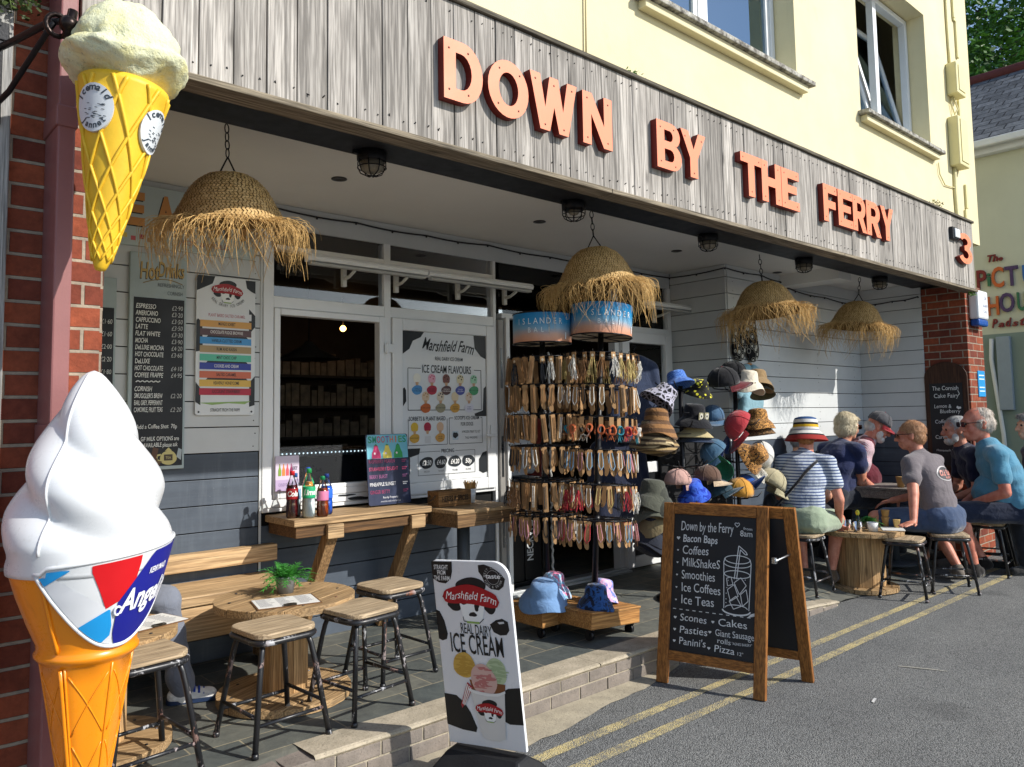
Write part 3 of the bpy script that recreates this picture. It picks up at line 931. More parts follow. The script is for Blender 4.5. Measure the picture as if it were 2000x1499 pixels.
LET = {
 'D': ([[(0, 0), (.48, 0)] + arc(.48, .5, .52, .5, -90, 90, 14) + [(.48, 1), (0, 1)], [(T_, .2), (T_, .8)] + arc(.44, .5, .27, .3, 90, -90, 10)], [(.13, .84), (.13, .16), (.62, .85), (.62, .15)]),
 'O': ([circ(.5, 30, .5, .5), [(.5 + .24 * math.cos(-t), .5 + .29 * math.sin(-t)) for t in np.linspace(0, 2 * math.pi, 24, endpoint=False)]], [(.28, .82), (.78, .8), (.24, .2), (.74, .17)]),
 'W': ([[(0, 1), (.2, 0), (.40, 0), (.5, .46), (.6, 0), (.8, 0), (1, 1), (.79, 1), (.69, .42), (.59, 1), (.41, 1), (.31, .42), (.21, 1)]], [(.11, .88), (.5, .86), (.89, .88), (.3, .1), (.7, .1)]),
 'N': ([[(0, 0), (0, 1), (.31, 1), (.72, .42), (.72, 1), (1, 1), (1, 0), (.70, 0), (.28, .6), (.28, 0)]], [(.15, .88), (.15, .12), (.86, .88), (.84, .12)]),
 'B': ([[(0, 0), (.55, 0)] + arc(.60, .28, .38, .28, -90, 70, 10) + arc(.55, .74, .38, .26, -50, 90, 10) + [(0, 1)], [(T_, .17), (T_, .43), (.52, .43)] + arc(.54, .30, .14, .13, 90, -90, 6) + [(.52, .17)], [(T_, .60), (T_, .83), (.5, .83)] + arc(.52, .715, .12, .115, 90, -90, 6) + [(.5, .60)]], [(.15, .86), (.15, .14), (.68, .88), (.72, .1)]),
 'Y': ([[(0, 1), (.35, .42), (.35, 0), (.65, 0), (.65, .42), (1, 1), (.70, 1), (.5, .62), (.30, 1)]], [(.17, .86), (.83, .86), (.5, .1)]),
 'T': ([[(0, 1), (0, .78), (.35, .78), (.35, 0), (.65, 0), (.65, .78), (1, .78), (1, 1)]], [(.12, .89), (.88, .89), (.5, .12)]),
 'H': ([[(0, 0), (0, 1), (.31, 1), (.31, .62), (.69, .62), (.69, 1), (1, 1), (1, 0), (.69, 0), (.69, .4), (.31, .4), (.31, 0)]], [(.15, .88), (.15, .12), (.85, .88), (.85, .12)]),
 'E': ([[(0, 0), (0, 1), (1, 1), (1, .78), (.34, .78), (.34, .61), (.86, .61), (.86, .41), (.34, .41), (.34, .22), (1, .22), (1, 0)]], [(.16, .88), (.16, .12), (.86, .89), (.86, .11)]),
 'F': ([[(0, 0), (0, 1), (1, 1), (1, .78), (.34, .78), (.34, .58), (.88, .58), (.88, .37), (.34, .37), (.34, 0)]], [(.16, .88), (.16, .12), (.86, .89)]),
 'R': ([[(0, 0), (0, 1), (.52, 1)] + arc(.55, .69, .40, .31, 90, -62, 10) + [(1, 0), (.68, 0), (.42, .36), (.32, .36), (.32, 0)], [(.32, .57), (.32, .81), (.5, .81)] + arc(.52, .69, .14, .12, 90, -90, 6) + [(.5, .57)]], [(.15, .88), (.15, .12), (.66, .88), (.84, .1)]),
 '3': ([arc(.42, .74, .50, .26, 155, -52, 14) + arc(.42, .29, .54, .29, 52, -158, 14) + [(.19, .27)] + arc(.42, .30, .24, .13, -160, 75, 10) + [(.36, .44), (.36, .58)] + arc(.42, .72, .22, .11, -78, 160, 10)], [(.5, .93), (.8, .3), (.45, .06)]),
}
def letter(ch, x0, x1, z0=3.022, z1=3.312, y=2.795, d=.045, name='letter'):
    loops, screws = LET[ch]
    cu = bpy.data.curves.new('l', 'CURVE'); cu.dimensions = '2D'; cu.fill_mode = 'BOTH'; cu.extrude = d / 2
    for lp in loops:
        sp = cu.splines.new('POLY'); sp.points.add(len(lp) - 1); sp.use_cyclic_u = True
        for p, (a, b) in zip(sp.points, lp): p.co = (a * (x1 - x0), b * (z1 - z0), 0, 1)
    ob = bpy.data.objects.new('l', cu)
    me = bpy.data.meshes.new_from_object(ob)
    vs = [(x0 + v.co.x, y + d / 2 - v.co.z, z0 + v.co.y) for v in me.vertices]
    q = MB(F0)
    q.add(vs, [tuple(p.vertices) for p in me.polygons])
    q.m = [0 if (p.normal.z > .7) else 1 for p in me.polygons]
    bpy.data.objects.remove(ob); bpy.data.curves.remove(cu); bpy.data.meshes.remove(me)
    for a, b in screws:
        q.lathe([(.006, 0), (.005, .002), (0, .0028)], (x0 + a * (x1 - x0), y + .0005, z0 + b * (z1 - z0)), 7, 2, True, Matrix(((1, 0, 0), (0, 0, -1), (0, 1, 0))))
    return q.build(name, [CORAL, CORED, SCREW], fs)
for ch, a, b in (('D', 2.113, 2.345), ('O', 2.378, 2.644), ('W', 2.656, 2.999), ('N', 3.044, 3.282), ('B', 3.684, 3.93), ('Y', 3.922, 4.184),
                 ('T', 4.586, 4.847), ('H', 4.849, 5.108), ('E', 5.114, 5.361), ('F', 5.733, 5.955), ('E', 5.973, 6.224), ('R', 6.228, 6.470), ('R', 6.474, 6.746), ('Y', 6.748, 7.008)):
    letter(ch, a, b)
letter('3', 8.60, 8.95, 3.045, 3.36, name='house_number')
nb_ = thing('key_safe', 'small white boxed light fixed beside the coral numeral on the fascia', 'wall light', (8.5, 2.8, 3.3))
m = MB((8.5, 2.8, 3.3)); m.box(8.44, 8.60, 2.80, 2.838, 3.27, 3.39, 0); m.build('back_box', BLACKP, nb_, bevel=.005)
m = MB((8.5, 2.8, 3.3)); m.box(8.47, 8.60, 2.785, 2.80, 3.285, 3.375, 0); m.build('cover', WHITEP, nb_, bevel=.008)

# ================================================================ LIGHTS UNDER THE SOFFIT
IRON = paint('#15161a', .45, .2, 8, .2, metal=.3, name='black_iron')
LGLASS = paint('#8f8878', .25, .2, 9, .1, name='dusty_glass')
def bulkhead():
    o = thing('bulkhead_light', 'caged bulkhead', 'light', (0, 0, 0), group='caged bulkhead lights under the fascia')
    q = MB(); q.lathe([(.088, 0), (.09, -.012), (.088, -.05), (.078, -.062), (0, -.062)][::-1], n=20); q.box(-.125, -.085, -.012, .012, -.03, -.008)
    q.build('base', IRON, o)
    q = MB(); q.lathe([(0, -.128), (.03, -.126), (.055, -.116), (.07, -.095), (.075, -.06)], n=18); q.build('lens', LGLASS, o)
    q = MB()
    for i in range(4):
        a = math.pi * i / 4
        q.tube([(math.cos(a) * .084 * c, math.sin(a) * .084 * c, z_) for c, z_ in ((1, -.055), (1, -.09), (.82, -.125), (.35, -.143), (-.35, -.143), (-.82, -.125), (-1, -.09), (-1, -.055))], .0035, 5)
    q.tube([(math.cos(a) * .085, math.sin(a) * .085, -.095) for a in np.linspace(0, 6.283, 20)[:-1]], .0035, 5, closed=True)
    q.build('cage', IRON, o)
    return o
bh = bulkhead()
BHL = ['caged bulkhead light leftmost of five, nearest the straw shade by the hot drinks board', 'bare wire bulkhead cage without its lens, second of five from the left',
       'caged bulkhead light third of five from the left, under the letters of THE', 'caged bulkhead light fourth of five from the left, under the start of FERRY', 'caged bulkhead light last of five, nearest the brick pillar']
BHL[3] = 'caged bulkhead light fourth of five from the left, between the two right-hand straw shades'
for i, x in enumerate((2.10, 3.59, 5.07, 6.54, 8.09)):
    o = bh if i == 0 else dup(bh)
    o.location = (x, 3.395, 2.92); o.scale = (.86, .86, .86); o['label'] = BHL[i]
    if i == 1:
        for k in KIDS[o.name]:
            if k.name.startswith('lens'): k.scale = (.55, .55, .55); k.location = (0, 0, -.03)
q = MB(); q.lathe([(.045, 0), (.047, -.004), (.036, -.006), (.03, -.002), (0, -.001)], n=20)
dl = tag(q.build('downlight', paint('#3d3b39', .4, .1, name='downlight')), 'recessed round downlight', 'light', 'recessed downlights in the ceiling')
DLL = ['recessed round downlight in the ceiling behind the leftmost bulkhead light', 'recessed round downlight hanging loose behind the bare wire cage', 'recessed round downlight in the ceiling behind the third bulkhead light', 'recessed round downlight in the ceiling above the second straw shade from the right']
for i, x in enumerate((2.27, 3.90, 5.54, 7.21)):
    o = dl if i == 0 else dup(dl)
    o.location = (x, 4.03, 2.9695); o['label'] = DLL[i]

# straw pendant shades
def straw(c1, c2, name):
    t = NT(name)
    v = t.coords((1, 1, 1))
    c = t.ramp(t.noise(v, 38, 3, .6), [(.3, c1), (.7, c2)])
    return t.fin(c, .75, t.bump(t.noise(v, 160, 2), .3, .003), 0, .25)
STRAW = straw('#a88652', '#d3b27c', 'woven_straw')
STRAWD = straw('#5d4a2c', '#86693c', 'straw_gap')
FRINGE = straw('#b58e52', '#dcb97e', 'straw_fringe')
def pendant(seed):
    rd = random.Random(seed)
    o = thing('straw_pendant', 'woven straw', 'lampshade', (0, 0, 0), group='fringed straw lampshades under the soffit')
    prof = [(.045, 0), (.085, -.012), (.13, -.045), (.165, -.09), (.19, -.14), (.212, -.19), (.235, -.235), (.258, -.272)]
    pr_, pz = [p[0] for p in prof], [p[1] for p in prof]
    # arc-length table
    L = [0]
    for i in range(1, len(prof)): L.append(L[-1] + math.hypot(pr_[i] - pr_[i - 1], pz[i] - pz[i - 1]))
    def at(s):
        s = min(max(s, 0), L[-1])
        return np.interp(s, L, pr_), np.interp(s, L, pz)
    def wob(a, r): return r * (1 + .018 * math.sin(2 * a + seed) + .012 * math.sin(3 * a + 2 * seed))
    q = MB()
    nr = 15; N = 30
    vs = []
    for i in range(nr + 1):
        r, z = at(L[-1] * i / nr)
        for j in range(36):
            a = 2 * math.pi * j / 36
            vs.append((wob(a, r - .003) * math.cos(a), wob(a, r - .003) * math.sin(a), z))
    q.add(vs, [(i * 36 + j, (i + 1) * 36 + j, (i + 1) * 36 + (j + 1) % 36, i * 36 + (j + 1) % 36) for i in range(nr) for j in range(36)], 1, True)
    q.add([(0, 0, .004)] + [(wob(2 * math.pi * j / 36, .045) * math.cos(2 * math.pi * j / 36), wob(2 * math.pi * j / 36, .045) * math.sin(2 * math.pi * j / 36), 0) for j in range(36)], [(0, j + 1, (j + 1) % 36 + 1) for j in range(36)], 1)
    rows = 11
    for row in range(rows):
        s0 = L[-1] * (row + .0) / rows; s1 = L[-1] * (row + 1.02) / rows
        rm, _ = at((s0 + s1) / 2)
        n = max(16, int(2 * math.pi * rm / .016))
        for half in (0, 1):
            sa = s0 if half == 0 else (s0 + s1) / 2
            sb = (s0 + s1) / 2 if half == 0 else s1
            for j in range(n):
                a0 = 2 * math.pi * (j + rd.uniform(-.1, .1)) / n
                da = 2 * math.pi / n
                sl_ = (.75 if half == 0 else -.75) * da
                A0, A1 = a0 - sl_ / 2, a0 + sl_ / 2
                lift = rd.uniform(.002, .006)
                w = da * .43
                (ra, za), (rb, zb), (rc, zc) = at(sa - .003), at(sb + .003), at((sa + sb) / 2)
                pts = []
                for aa, rr, zz, ww, lf in ((A0, ra, za, w * .6, .0), (a0, rc, zc, w, lift), (A1, rb, zb, w * .6, .0)):
                    for sg in (-1, 1):
                        t = aa + sg * ww
                        rr2 = wob(t, rr + lf)
                        pts.append((rr2 * math.cos(t), rr2 * math.sin(t), zz + lf * .5))
                q.add(pts, [(0, 1, 3, 2), (2, 3, 5, 4)], 0, False)
    q.build('woven_shade', [STRAW, STRAWD], o)
    # rolled rim
    f = MB()
    for i in range(560):
        a = rd.uniform(0, 2 * math.pi)
        r, z = wob(a, .250 + rd.uniform(-.012, .012)), -.262 + rd.uniform(-.02, .015)
        ln = rd.uniform(.06, .23) * (1.3 if rd.random() < .22 else 1)
        out = rd.uniform(.02, .13); tw = rd.gauss(0, .35)
        curl = rd.uniform(-.5, .9)
        pts = []
        K = 6
        for k in range(K + 1):
            u = k / K
            rr = r + out * math.sin(min(1.5, u * 2.1)) * (1 - .35 * curl * u * u)
            zz = z + .012 * math.sin(u * 3.1) - ln * u ** 1.7
            t = a + tw * u * u * .6
            pts.append((rr * math.cos(t) + rd.uniform(-.004, .004), rr * math.sin(t) + rd.uniform(-.004, .004), zz + rd.uniform(-.004, .004)))
        f.tube(pts, [.0014, .0014, .0013, .0012, .0010, .0008, .0005], 3, caps=False)
    for i in range(46):
        a = rd.uniform(0, 2 * math.pi); r, z = wob(a, .25), -.265
        ln = rd.uniform(.20, .34); out = rd.uniform(.03, .09); cu = rd.uniform(-.05, .07); tw = rd.gauss(0, .35)
        f.tube([((r + out * math.sin(min(1.6, u * 2.4)) - cu * max(0, u - .5) * 2) * math.cos(a + tw * u * u), (r + out * math.sin(min(1.6, u * 2.4)) - cu * max(0, u - .5) * 2) * math.sin(a + tw * u * u), z + .012 * math.sin(u * 3.1) - ln * u ** 1.5) for u in np.linspace(0, 1, 9)], [.0021, .0021, .0020, .0019, .0018, .0016, .0014, .0012, .0008], 4, caps=False)
    f.build('fringe', FRINGE, o)
    c = MB()
    zc = .0
    for sx in (-1, 1): c.tube([(.045 * sx, 0, -.004), (.02 * sx, 0, .045), (0, 0, .085)], .004, 5)
    z = .08
    i = 0
    while z < .24:
        pl = [(math.cos(t) * .011, math.sin(t) * .026) for t in np.linspace(0, 6.283, 11)[:-1]]
        c.tube([((p, 0, z + .026 + b) if i % 2 else (0, p, z + .026 + b)) for p, b in pl], .0028, 5, closed=True)
        z += .043; i += 1
    c.build('chain', IRON, o)
    return o
PNL = ['largest straw lampshade with a long sunlit fringe, in front of the hot drinks board', 'fringed straw lampshade hanging above the two ISLANDER display headers',
       'fringed straw lampshade hanging above the hat stand, by the patterned black shorts', 'fringed straw lampshade hanging nearest the brick pillar, in the recess corner']
for i, (x, y, z, s, r) in enumerate(((1.37, 3.43, 2.675, .97, .3), (3.85, 3.46, 2.67, 1.03, 2.1), (6.01, 3.50, 2.665, 1.09, 3.6), (7.86, 3.52, 2.665, 1.02, 5.0))):
    p = pendant(31 + i)
    p.location = (x, y, z); p.rotation_euler = (R((5, -3, 4, -4)[i]), R((-7, 3, -5, 5)[i]), r); p.scale = (s * 1.04, s * 1.04, s * (.86, .92, .88, .94)[i]); p['label'] = PNL[i]

# string-light cable round the ceiling edge
def cable(name, pts, r, col, label, cat='cable', sag=.0, n=4, beads=None):
    out = []
    P = [Vector(p) for p in pts]
    for i in range(len(P) - 1):
        for k in range(n):
            u = k / n
            p = P[i].lerp(P[i + 1], u); p.z -= sag * math.sin(math.pi * u)
            out.append(p)
    out.append(P[-1])
    q = MB(); q.tube(out, r, 6)
    if beads:
        for p in out[::beads]: q.ball((p.x, p.y, p.z - .008), .009, 6)
    return tag(q.build(name, paint(col, .6, .1)), label, cat)
cable('string_light_cable', [(2.2, 4.735, 2.935), (2.8, 4.735, 2.93), (3.4, 4.735, 2.925), (4.0, 4.735, 2.935), (4.7, 4.735, 2.925), (5.5, 4.735, 2.94), (6.375, 4.735, 2.925), (6.375, 4.095, 2.93), (7.0, 4.085, 2.925), (7.36, 4.085, 2.90), (7.66, 4.085, 2.83), (8.3, 4.085, 2.82), (9.12, 4.085, 2.80), (9.12, 3.7, 2.80), (9.12, 3.42, 2.82)], .006, '#26262a', 'black string light cable clipped along the top of the boarded walls', 'cable', .012, 6, 3)

# closed awning cassettes and their brackets
def awning(x0, x1, z, y, label):
    o = thing('awning_cassette', label, 'awning', ((x0 + x1) / 2, W, z), group='closed white awning cassettes over the shopfront')
    O = ((x0 + x1) / 2, W, z)
    q = MB(O)
    prof = [(y, z), (y - .05, z + .008), (y - .06, z + .03), (y - .045, z + .05), (y, z + .055)]
    for a, b in (((x0), (x1)),):
        vs = [(a, p, q_) for p, q_ in prof] + [(b, p, q_) for p, q_ in prof]
        n = len(prof)
        q.add(vs, [(i, (i + 1) % n, n + (i + 1) % n, n + i) for i in range(n)] + [tuple(reversed(range(n))), tuple(range(n, 2 * n))])
    q.build('cassette', WHITEP, o, bevel=.004)
    q = MB(O); q.box(x0 + .02, x1 - .02, y - .052, y - .006, z - .018, z - .001); q.build('rail', paint('#a9aaa8', .5, .05), o, bevel=.003)
    xm = x0 + (x1 - x0) * .38
    for xx in (xm, x1 - .16):
        q = MB(O)
        q.tube([(xx, W - .01, z - .06), (xx, W - .10, z - .05), (xx, y - .02, z - .02)], .012, 6); q.box(xx - .015, xx + .015, W - .04, W - .012, z - .11, z + .02)
        q.build('bracket', paint('#c3c2bc', .5, .05), o)
    return o
awning(2.34, 3.28, 2.575, 4.60, 'closed white awning cassette above the serving window')
awning(3.29, 4.32, 2.575, 4.60, 'closed white awning cassette above the poster casement, half over the doorway')
awning(5.72, 6.72, 2.565, 4.55, 'closed white awning cassette above the glass door, end against the boarded return')

# ================================================================ ON THE CREAM WALL
BOXC = paint('#d8cf9c', .6, .05, 4, .1, name='cream_box')
def wallbox(x0, x1, z0, z1, label):
    o = thing('junction_box', label, 'cable box', ((x0 + x1) / 2, 2.99, z0), group='cream boxes on the upper wall')
    O = ((x0 + x1) / 2, 2.99, z0)
    q = MB(O); q.box(x0, x1, 2.89, 2.999, z0, z1); q.build('case', BOXC, o, bevel=.012)
    q = MB(O); q.box(x0 + .05, x1 - .03, 2.882, 2.889, z0 + .04, z1 - .03); q.build('lid', BOXC, o, bevel=.005)
    return o
wallbox(9.10, 9.36, 4.98, 5.33, 'upper cream junction box with looped cables beneath, right of the tilted window')
wallbox(9.06, 9.34, 4.18, 4.72, 'lower taller cream junction box on the upper wall corner')
for i, (pts, lab) in enumerate(((([(9.2, 2.985, 6.6), (9.19, 2.985, 5.9), (9.2, 2.985, 5.34)], 'painted cable dropping into the top of the upper junction box')),
        ([(9.2, 2.97, 4.98), (9.26, 2.95, 4.85), (9.22, 2.97, 4.78), (9.16, 2.98, 4.9), (9.2, 2.98, 4.98)], 'loop of spare cable hanging below the upper junction box'),
        ([(9.15, 2.985, 4.19), (9.13, 2.985, 3.9), (9.15, 2.985, 3.56)], 'bundle of painted cables running from the lower junction box to the fascia'),
        ([(8.7, 2.985, 4.14), (8.72, 2.985, 4.02), (8.85, 2.985, 3.93), (9.12, 2.985, 3.95)], 'thin cable curling from the sill of the tilted window'),
        ([(3.3, 2.985, 6.2), (3.31, 2.985, 4.6), (3.29, 2.985, 3.56)], 'thin painted cable running down left of the blinds window'))):
    cable('cable', pts, (.013, .008, .02, .006, .006)[i], '#d6cc9b' if i < 4 else '#b5a87c', lab, n=3)
tk = thing('trunking', 'cream cable trunking stepping down the building corner', 'trunking', (9.45, 2.99, 3.5))
for x, z0, z1 in ((9.42, 5.95, 6.5), (9.47, 5.5, 5.92), (9.42, 4.76, 5.0), (9.47, 3.78, 4.05), (9.43, 3.58, 3.76)):
    gp = MB((9.45, 2.99, 3.5)); gp.box(x - .025, x + .025, 2.975, 2.999, z0, z1); gp.build('trunking_length', BOXC, tk, bevel=.006)
gp = MB((9.45, 2.99, 3.5)); gp.box(9.40, 9.49, 2.978, 2.998, 5.921, 5.949); gp.build('trunking_elbow', BOXC, tk, bevel=.004)
am = thing('alarm_box', 'white alarm box with a blue base at the top of the brick pillar', 'alarm box', (9.4, 2.96, 2.5))
q = MB((9.4, 2.96, 2.5)); q.box(9.24, 9.55, 2.86, 2.958, 2.53, 2.84); q.build('case', WHITEP, am, bevel=.02)
q = MB((9.4, 2.96, 2.5)); q.box(9.25, 9.54, 2.865, 2.955, 2.455, 2.529); q.build('strobe', paint('#1c4f9c', .3, .1, name='blue_strobe'), am, bevel=.02)
q = MB((9.4, 2.96, 2.5)); q.text('24', (9.46, 2.8595, 2.74), X, Z, .04, 0); q.text('ALARM', (9.44, 2.8595, 2.66), X, Z, .03, 0, w=.14); q.text('CALL', (9.44, 2.8595, 2.6), X, Z, .028, 0, w=.12); q.build('lettering', paint('#2b4f8a', .5, .05), am)
bs = thing('notice_plate', 'small bright blue notice plate on the sunlit brick pillar', 'notice', (9.5, 2.96, 1.85))
q = MB((9.5, 2.96, 1.85)); q.box(9.38, 9.59, 2.95, 2.9585, 1.70, 1.98); q.build('plate', paint('#2f93cf', .4, .05, name='blue_plate'), bs, bevel=.003)
q = MB((9.5, 2.96, 1.85))
for z_ in (1.93, 1.89, 1.8, 1.76): q.box(9.40, 9.56, 2.948, 2.9497, z_ - .006, z_ + .006)
q.build('lettering', paint('#d6e8f2', .5, .03), bs)
# ================================================================ SIGNS AND POSTERS
INKS = {}
def ink(c):
    if c not in INKS: INKS[c] = paint(c, .45, .03, 5, 0, name='print_ink')
    return INKS[c]
class Poster:
    """printed graphics laid on a flat panel: o = lower-left corner, u/v = unit vectors, n = outward normal"""
    def __init__(s, o, u, v, off):
        s.o, s.u, s.v = Vector(o), Vector(u).normalized(), Vector(v).normalized()
        s.n = s.u.cross(s.v).normalized()
        s.q = MB(off); s.ms = []; s.lv = 0
    def mi(s, c):
        if c not in s.ms: s.ms.append(c)
        return s.ms.index(c)
    def at(s, lv):
        s.lv += 1
        return s.o + s.n * (.0008 + .0007 * lv + 3.5e-6 * s.lv)
    def poly(s, pts, c, lv=1): 
        s.q.flat(pts, [tuple(range(len(pts)))], s.at(lv), s.u, s.v, s.mi(c)); return s
    def rect(s, x0, x1, y0, y1, c, lv=1): return s.poly([(x0, y0), (x1, y0), (x1, y1), (x0, y1)], c, lv)
    def line(s, pts, w, c, lv=2):
        for (a, b), (d, e) in zip(pts[:-1], pts[1:]):
            l = math.hypot(d - a, e - b)
            if l < 1e-6: continue
            nx, ny = -(e - b) / l * w / 2, (d - a) / l * w / 2
            s.poly([(a + nx, b + ny), (a - nx, b - ny), (d - nx, e - ny), (d + nx, e + ny)], c, lv)
        return s
    def disc(s, cx, cy, r, c, lv=1, ry=None, n=20): return s.poly(circ(r, n, cx, cy, ry), c, lv)
    def blob(s, cx, cy, rx, ry, c, lv=1, seed=1, clip=None, amp=.16):
        p = blobp(cx, cy, rx, ry, seed, 26, amp)
        if clip: p = [(min(max(x, clip[0]), clip[1]), min(max(y, clip[2]), clip[3])) for x, y in p]
        return s.poly(p, c, lv)
    def text(s, t, x, y, h, c, lv=3, **k):
        s.q.text(t, s.at(lv) + s.u * x + s.v * y, s.u, s.v, h, s.mi(c), **k); return s
    def arc(s, t, cx, cy, r, a_mid, h, c, lv=3, step=None, inside=False, sx=.8):
        step = step or h * 1.0 / r
        n = len(t)
        for i, ch in enumerate(t):
            if ch == ' ': continue
            a = a_mid + (-1 if not inside else 1) * (i - (n - 1) / 2) * -1 * step * (-1) if False else a_mid - (i - (n - 1) / 2) * step * (1 if not inside else -1)
            px, py = cx + r * math.cos(a), cy + r * math.sin(a)
            rot = a - math.pi / 2 if not inside else a + math.pi / 2
            uu = s.u * math.cos(rot) + s.v * math.sin(rot); vv = -s.u * math.sin(rot) + s.v * math.cos(rot)
            s.q.text(ch, s.at(lv) + s.u * px + s.v * py, uu, vv, h, s.mi(c), sx=sx)
        return s
    def build(s, name, parent): return s.q.build(name, [ink(c) for c in s.ms], parent)
def hand(amp, f=9.0, seed=0.0):
    return lambda x, y: (x + amp * math.sin(f * y * 9 + seed + x * 4), y + amp * math.sin(f * x * 7 + seed * 2))
def farm_logo(p, cx, cy, w, lv=1, tagline=True):
    k = w / 1.0
    p.blob(cx + .02 * k, cy + .16 * k, .27 * k, .15 * k, '#16181c', lv, 2, amp=.05)                      # dark cap of the head
    p.blob(cx - .30 * k, cy - .13 * k, .12 * k, .085 * k, '#16181c', lv, 5, amp=.1); p.blob(cx + .33 * k, cy - .13 * k, .11 * k, .10 * k, '#16181c', lv, 6, amp=.1)  # ears
    p.poly([(cx - .22 * k, cy), (cx - .16 * k, cy - .33 * k), (cx - .10 * k, cy - .37 * k), (cx + .14 * k, cy - .37 * k), (cx + .19 * k, cy - .31 * k), (cx + .26 * k, cy)], '#eef0ee', lv + 1)
    for a, b, r1, r2, sd_ in ((-.12, -.06, .07, .06, 1), (.10, -.14, .045, .065, 2), (.02, -.26, .06, .04, 3), (.22, -.05, .03, .03, 4)): p.blob(cx + a * k, cy + b * k, r1 * k, r2 * k, '#16181c', lv + 2, sd_)
    p.line([(cx - .16 * k, cy - .30 * k), (cx - .15 * k, cy - .37 * k), (cx + .12 * k, cy - .39 * k), (cx + .2 * k, cy - .32 * k)], .012 * k, '#16181c', lv + 2)
    p.line([(cx - .10 * k, cy - .38 * k), (cx + .12 * k, cy - .385 * k)], .03 * k, '#8fae5a', lv + 3)
    pill = []
    for i in range(25):
        x = -.5 + i / 24; pill.append((x, .15 * math.sqrt(max(0, 1 - (abs(2 * x)) ** 5)) + .03 - .22 * x * x + .02 * math.cos(9 * x) - .04 * x))
    for i in range(25):
        x = .5 - i / 24; pill.append((x, -.15 * math.sqrt(max(0, 1 - (abs(2 * x)) ** 5)) + .05 - .30 * x * x - .06 * x))
    p.poly([(cx + x * k, cy + y * k) for x, y in pill], '#a3151f', lv + 3)
    def wp(x, y): 
        u = x / k
        return (x + .18 * y, y + (-.20 * u * u - .05 * u + .012 * math.sin(26 * u)) * k)
    p.text('Marshfield Farm', cx - .0 * k, cy - .03 * k, .12 * k, '#f2f2f0', lv + 4, w=.88 * k, warp=wp, shear=.1)

# ---- Take-away banner
tb = thing('takeaway_banner', 'pale blue painted board with big orange letters, high behind the largest straw shade', 'sign', (1.45, 4.735, 2.57))
q = MB((1.45, 4.735, 2.57)); q.box(.97, 2.06, 4.725, 4.747, 2.57, 2.93); q.build('board', paint('#b3c0c0', .5, .06, 4, .1, name='pale_blue_board'), tb, bevel=.003)
p = Poster((0, 4.725, 0), X, Z, (1.45, 4.735, 2.57))
for ch, x, w in (('K', 1.12, .12), ('E', 1.335, .125), ('A', 1.52, .115), ('W', 1.70, .15), ('A', 1.86, .11), ('Y', 1.99, .12)):
    p.text(ch, x - .008, 2.693, .175, '#2b2a2c', 1, w=w, bold=.05); p.text(ch, x, 2.70, .175, '#c98c50', 2, w=w, bold=.05)
for i, c in enumerate(('#b64a67', '#d8c26a', '#c25a63', '#a7415c', '#b98b62', '#b0603d')): p.rect(1.24 + i * .045, 1.265 + i * .045, 2.60 + (i % 2) * .012, 2.625 + (i % 2) * .014, c, 1)
p.text('HOT & COLD', 1.75, 2.61, .03, '#a05058', 2, w=.3)
p.build('lettering', tb)

# ---- Hot drinks board
WEDGE = paint('#8f8b83', .6, .1, 6, .1, name='board_edge')
BLK = paint('#16191f', .5, .15, 4, .1, 60, name='chalkboard_black')
hb = thing('hot_drinks_board', 'tall hot drinks price board, pale blue header above a black handwritten list', 'menu board', (1.49, 4.74, 1.29))
O = (1.49, 4.74, 1.29)
q = MB(O); q.box(1.33, 1.645, 4.722, 4.747, 1.29, 2.535); q.build('board', paint('#a8b6b7', .5, .07, 5, .15, name='pale_header'), hb, bevel=.003)
q = MB(O); q.box(1.352, 1.632, 4.7185, 4.7215, 1.31, 2.275); q.build('blackboard', BLK, hb)
p = Poster((0, 4.722, 0), X, Z, O)
wv = lambda a, b: (a, b + .12 * a + .10 * a * 0)
p.text('Hot', 1.43, 2.385, .095, '#3a3025', 1, w=.105, bold=.03, shear=.1); p.text('Hot', 1.433, 2.388, .095, '#b79a5a', 2, w=.105, bold=.015, shear=.1)
p.text('Drinks', 1.553, 2.405, .085, '#3a3025', 1, w=.145, bold=.03, shear=.1); p.text('Drinks', 1.556, 2.408, .085, '#b79a5a', 2, w=.145, bold=.015, shear=.1)
p.line([(1.40 + .02 * i, 2.36 + .03 * math.sin(i * .26)) for i in range(12)], .005, '#8b7440', 2)
p.text('REFRESHINGLY', 1.555, 2.345, .022, '#4d5558', 3, w=.15); p.text('CORNISH', 1.578, 2.30, .022, '#4d5558', 3, w=.085)
p.build('header_lettering', hb)
p = Poster((0, 4.7185, 0), X, Z, O)
ITEMS = [('ESPRESSO', '£2·90'), ('AMERICANO', '£3·20'), ('CAPPUCCINO', '£3·50'), ('LATTE', '£3·50'), ('FLAT WHITE', '£3·30'), ('MOCHA', '£3·90'), ('DeLUXE MOCHA', '£4·20'), ('HOT CHOCOLATE', '£3·60'), ('DeLUXE', ''), ('HOT CHOCOLATE', '£4·10'), ('COFFEE FRAPPE', '£4·95'), ('~', ''), ('CORNISH', ''), ("SMUGGLER'S BREW", '£2·20'), ('EARL GREY, PEPPERMINT', ''), ('CAMOMILE, FRUIT TEAS', '£2·20')]
rd = random.Random(4)
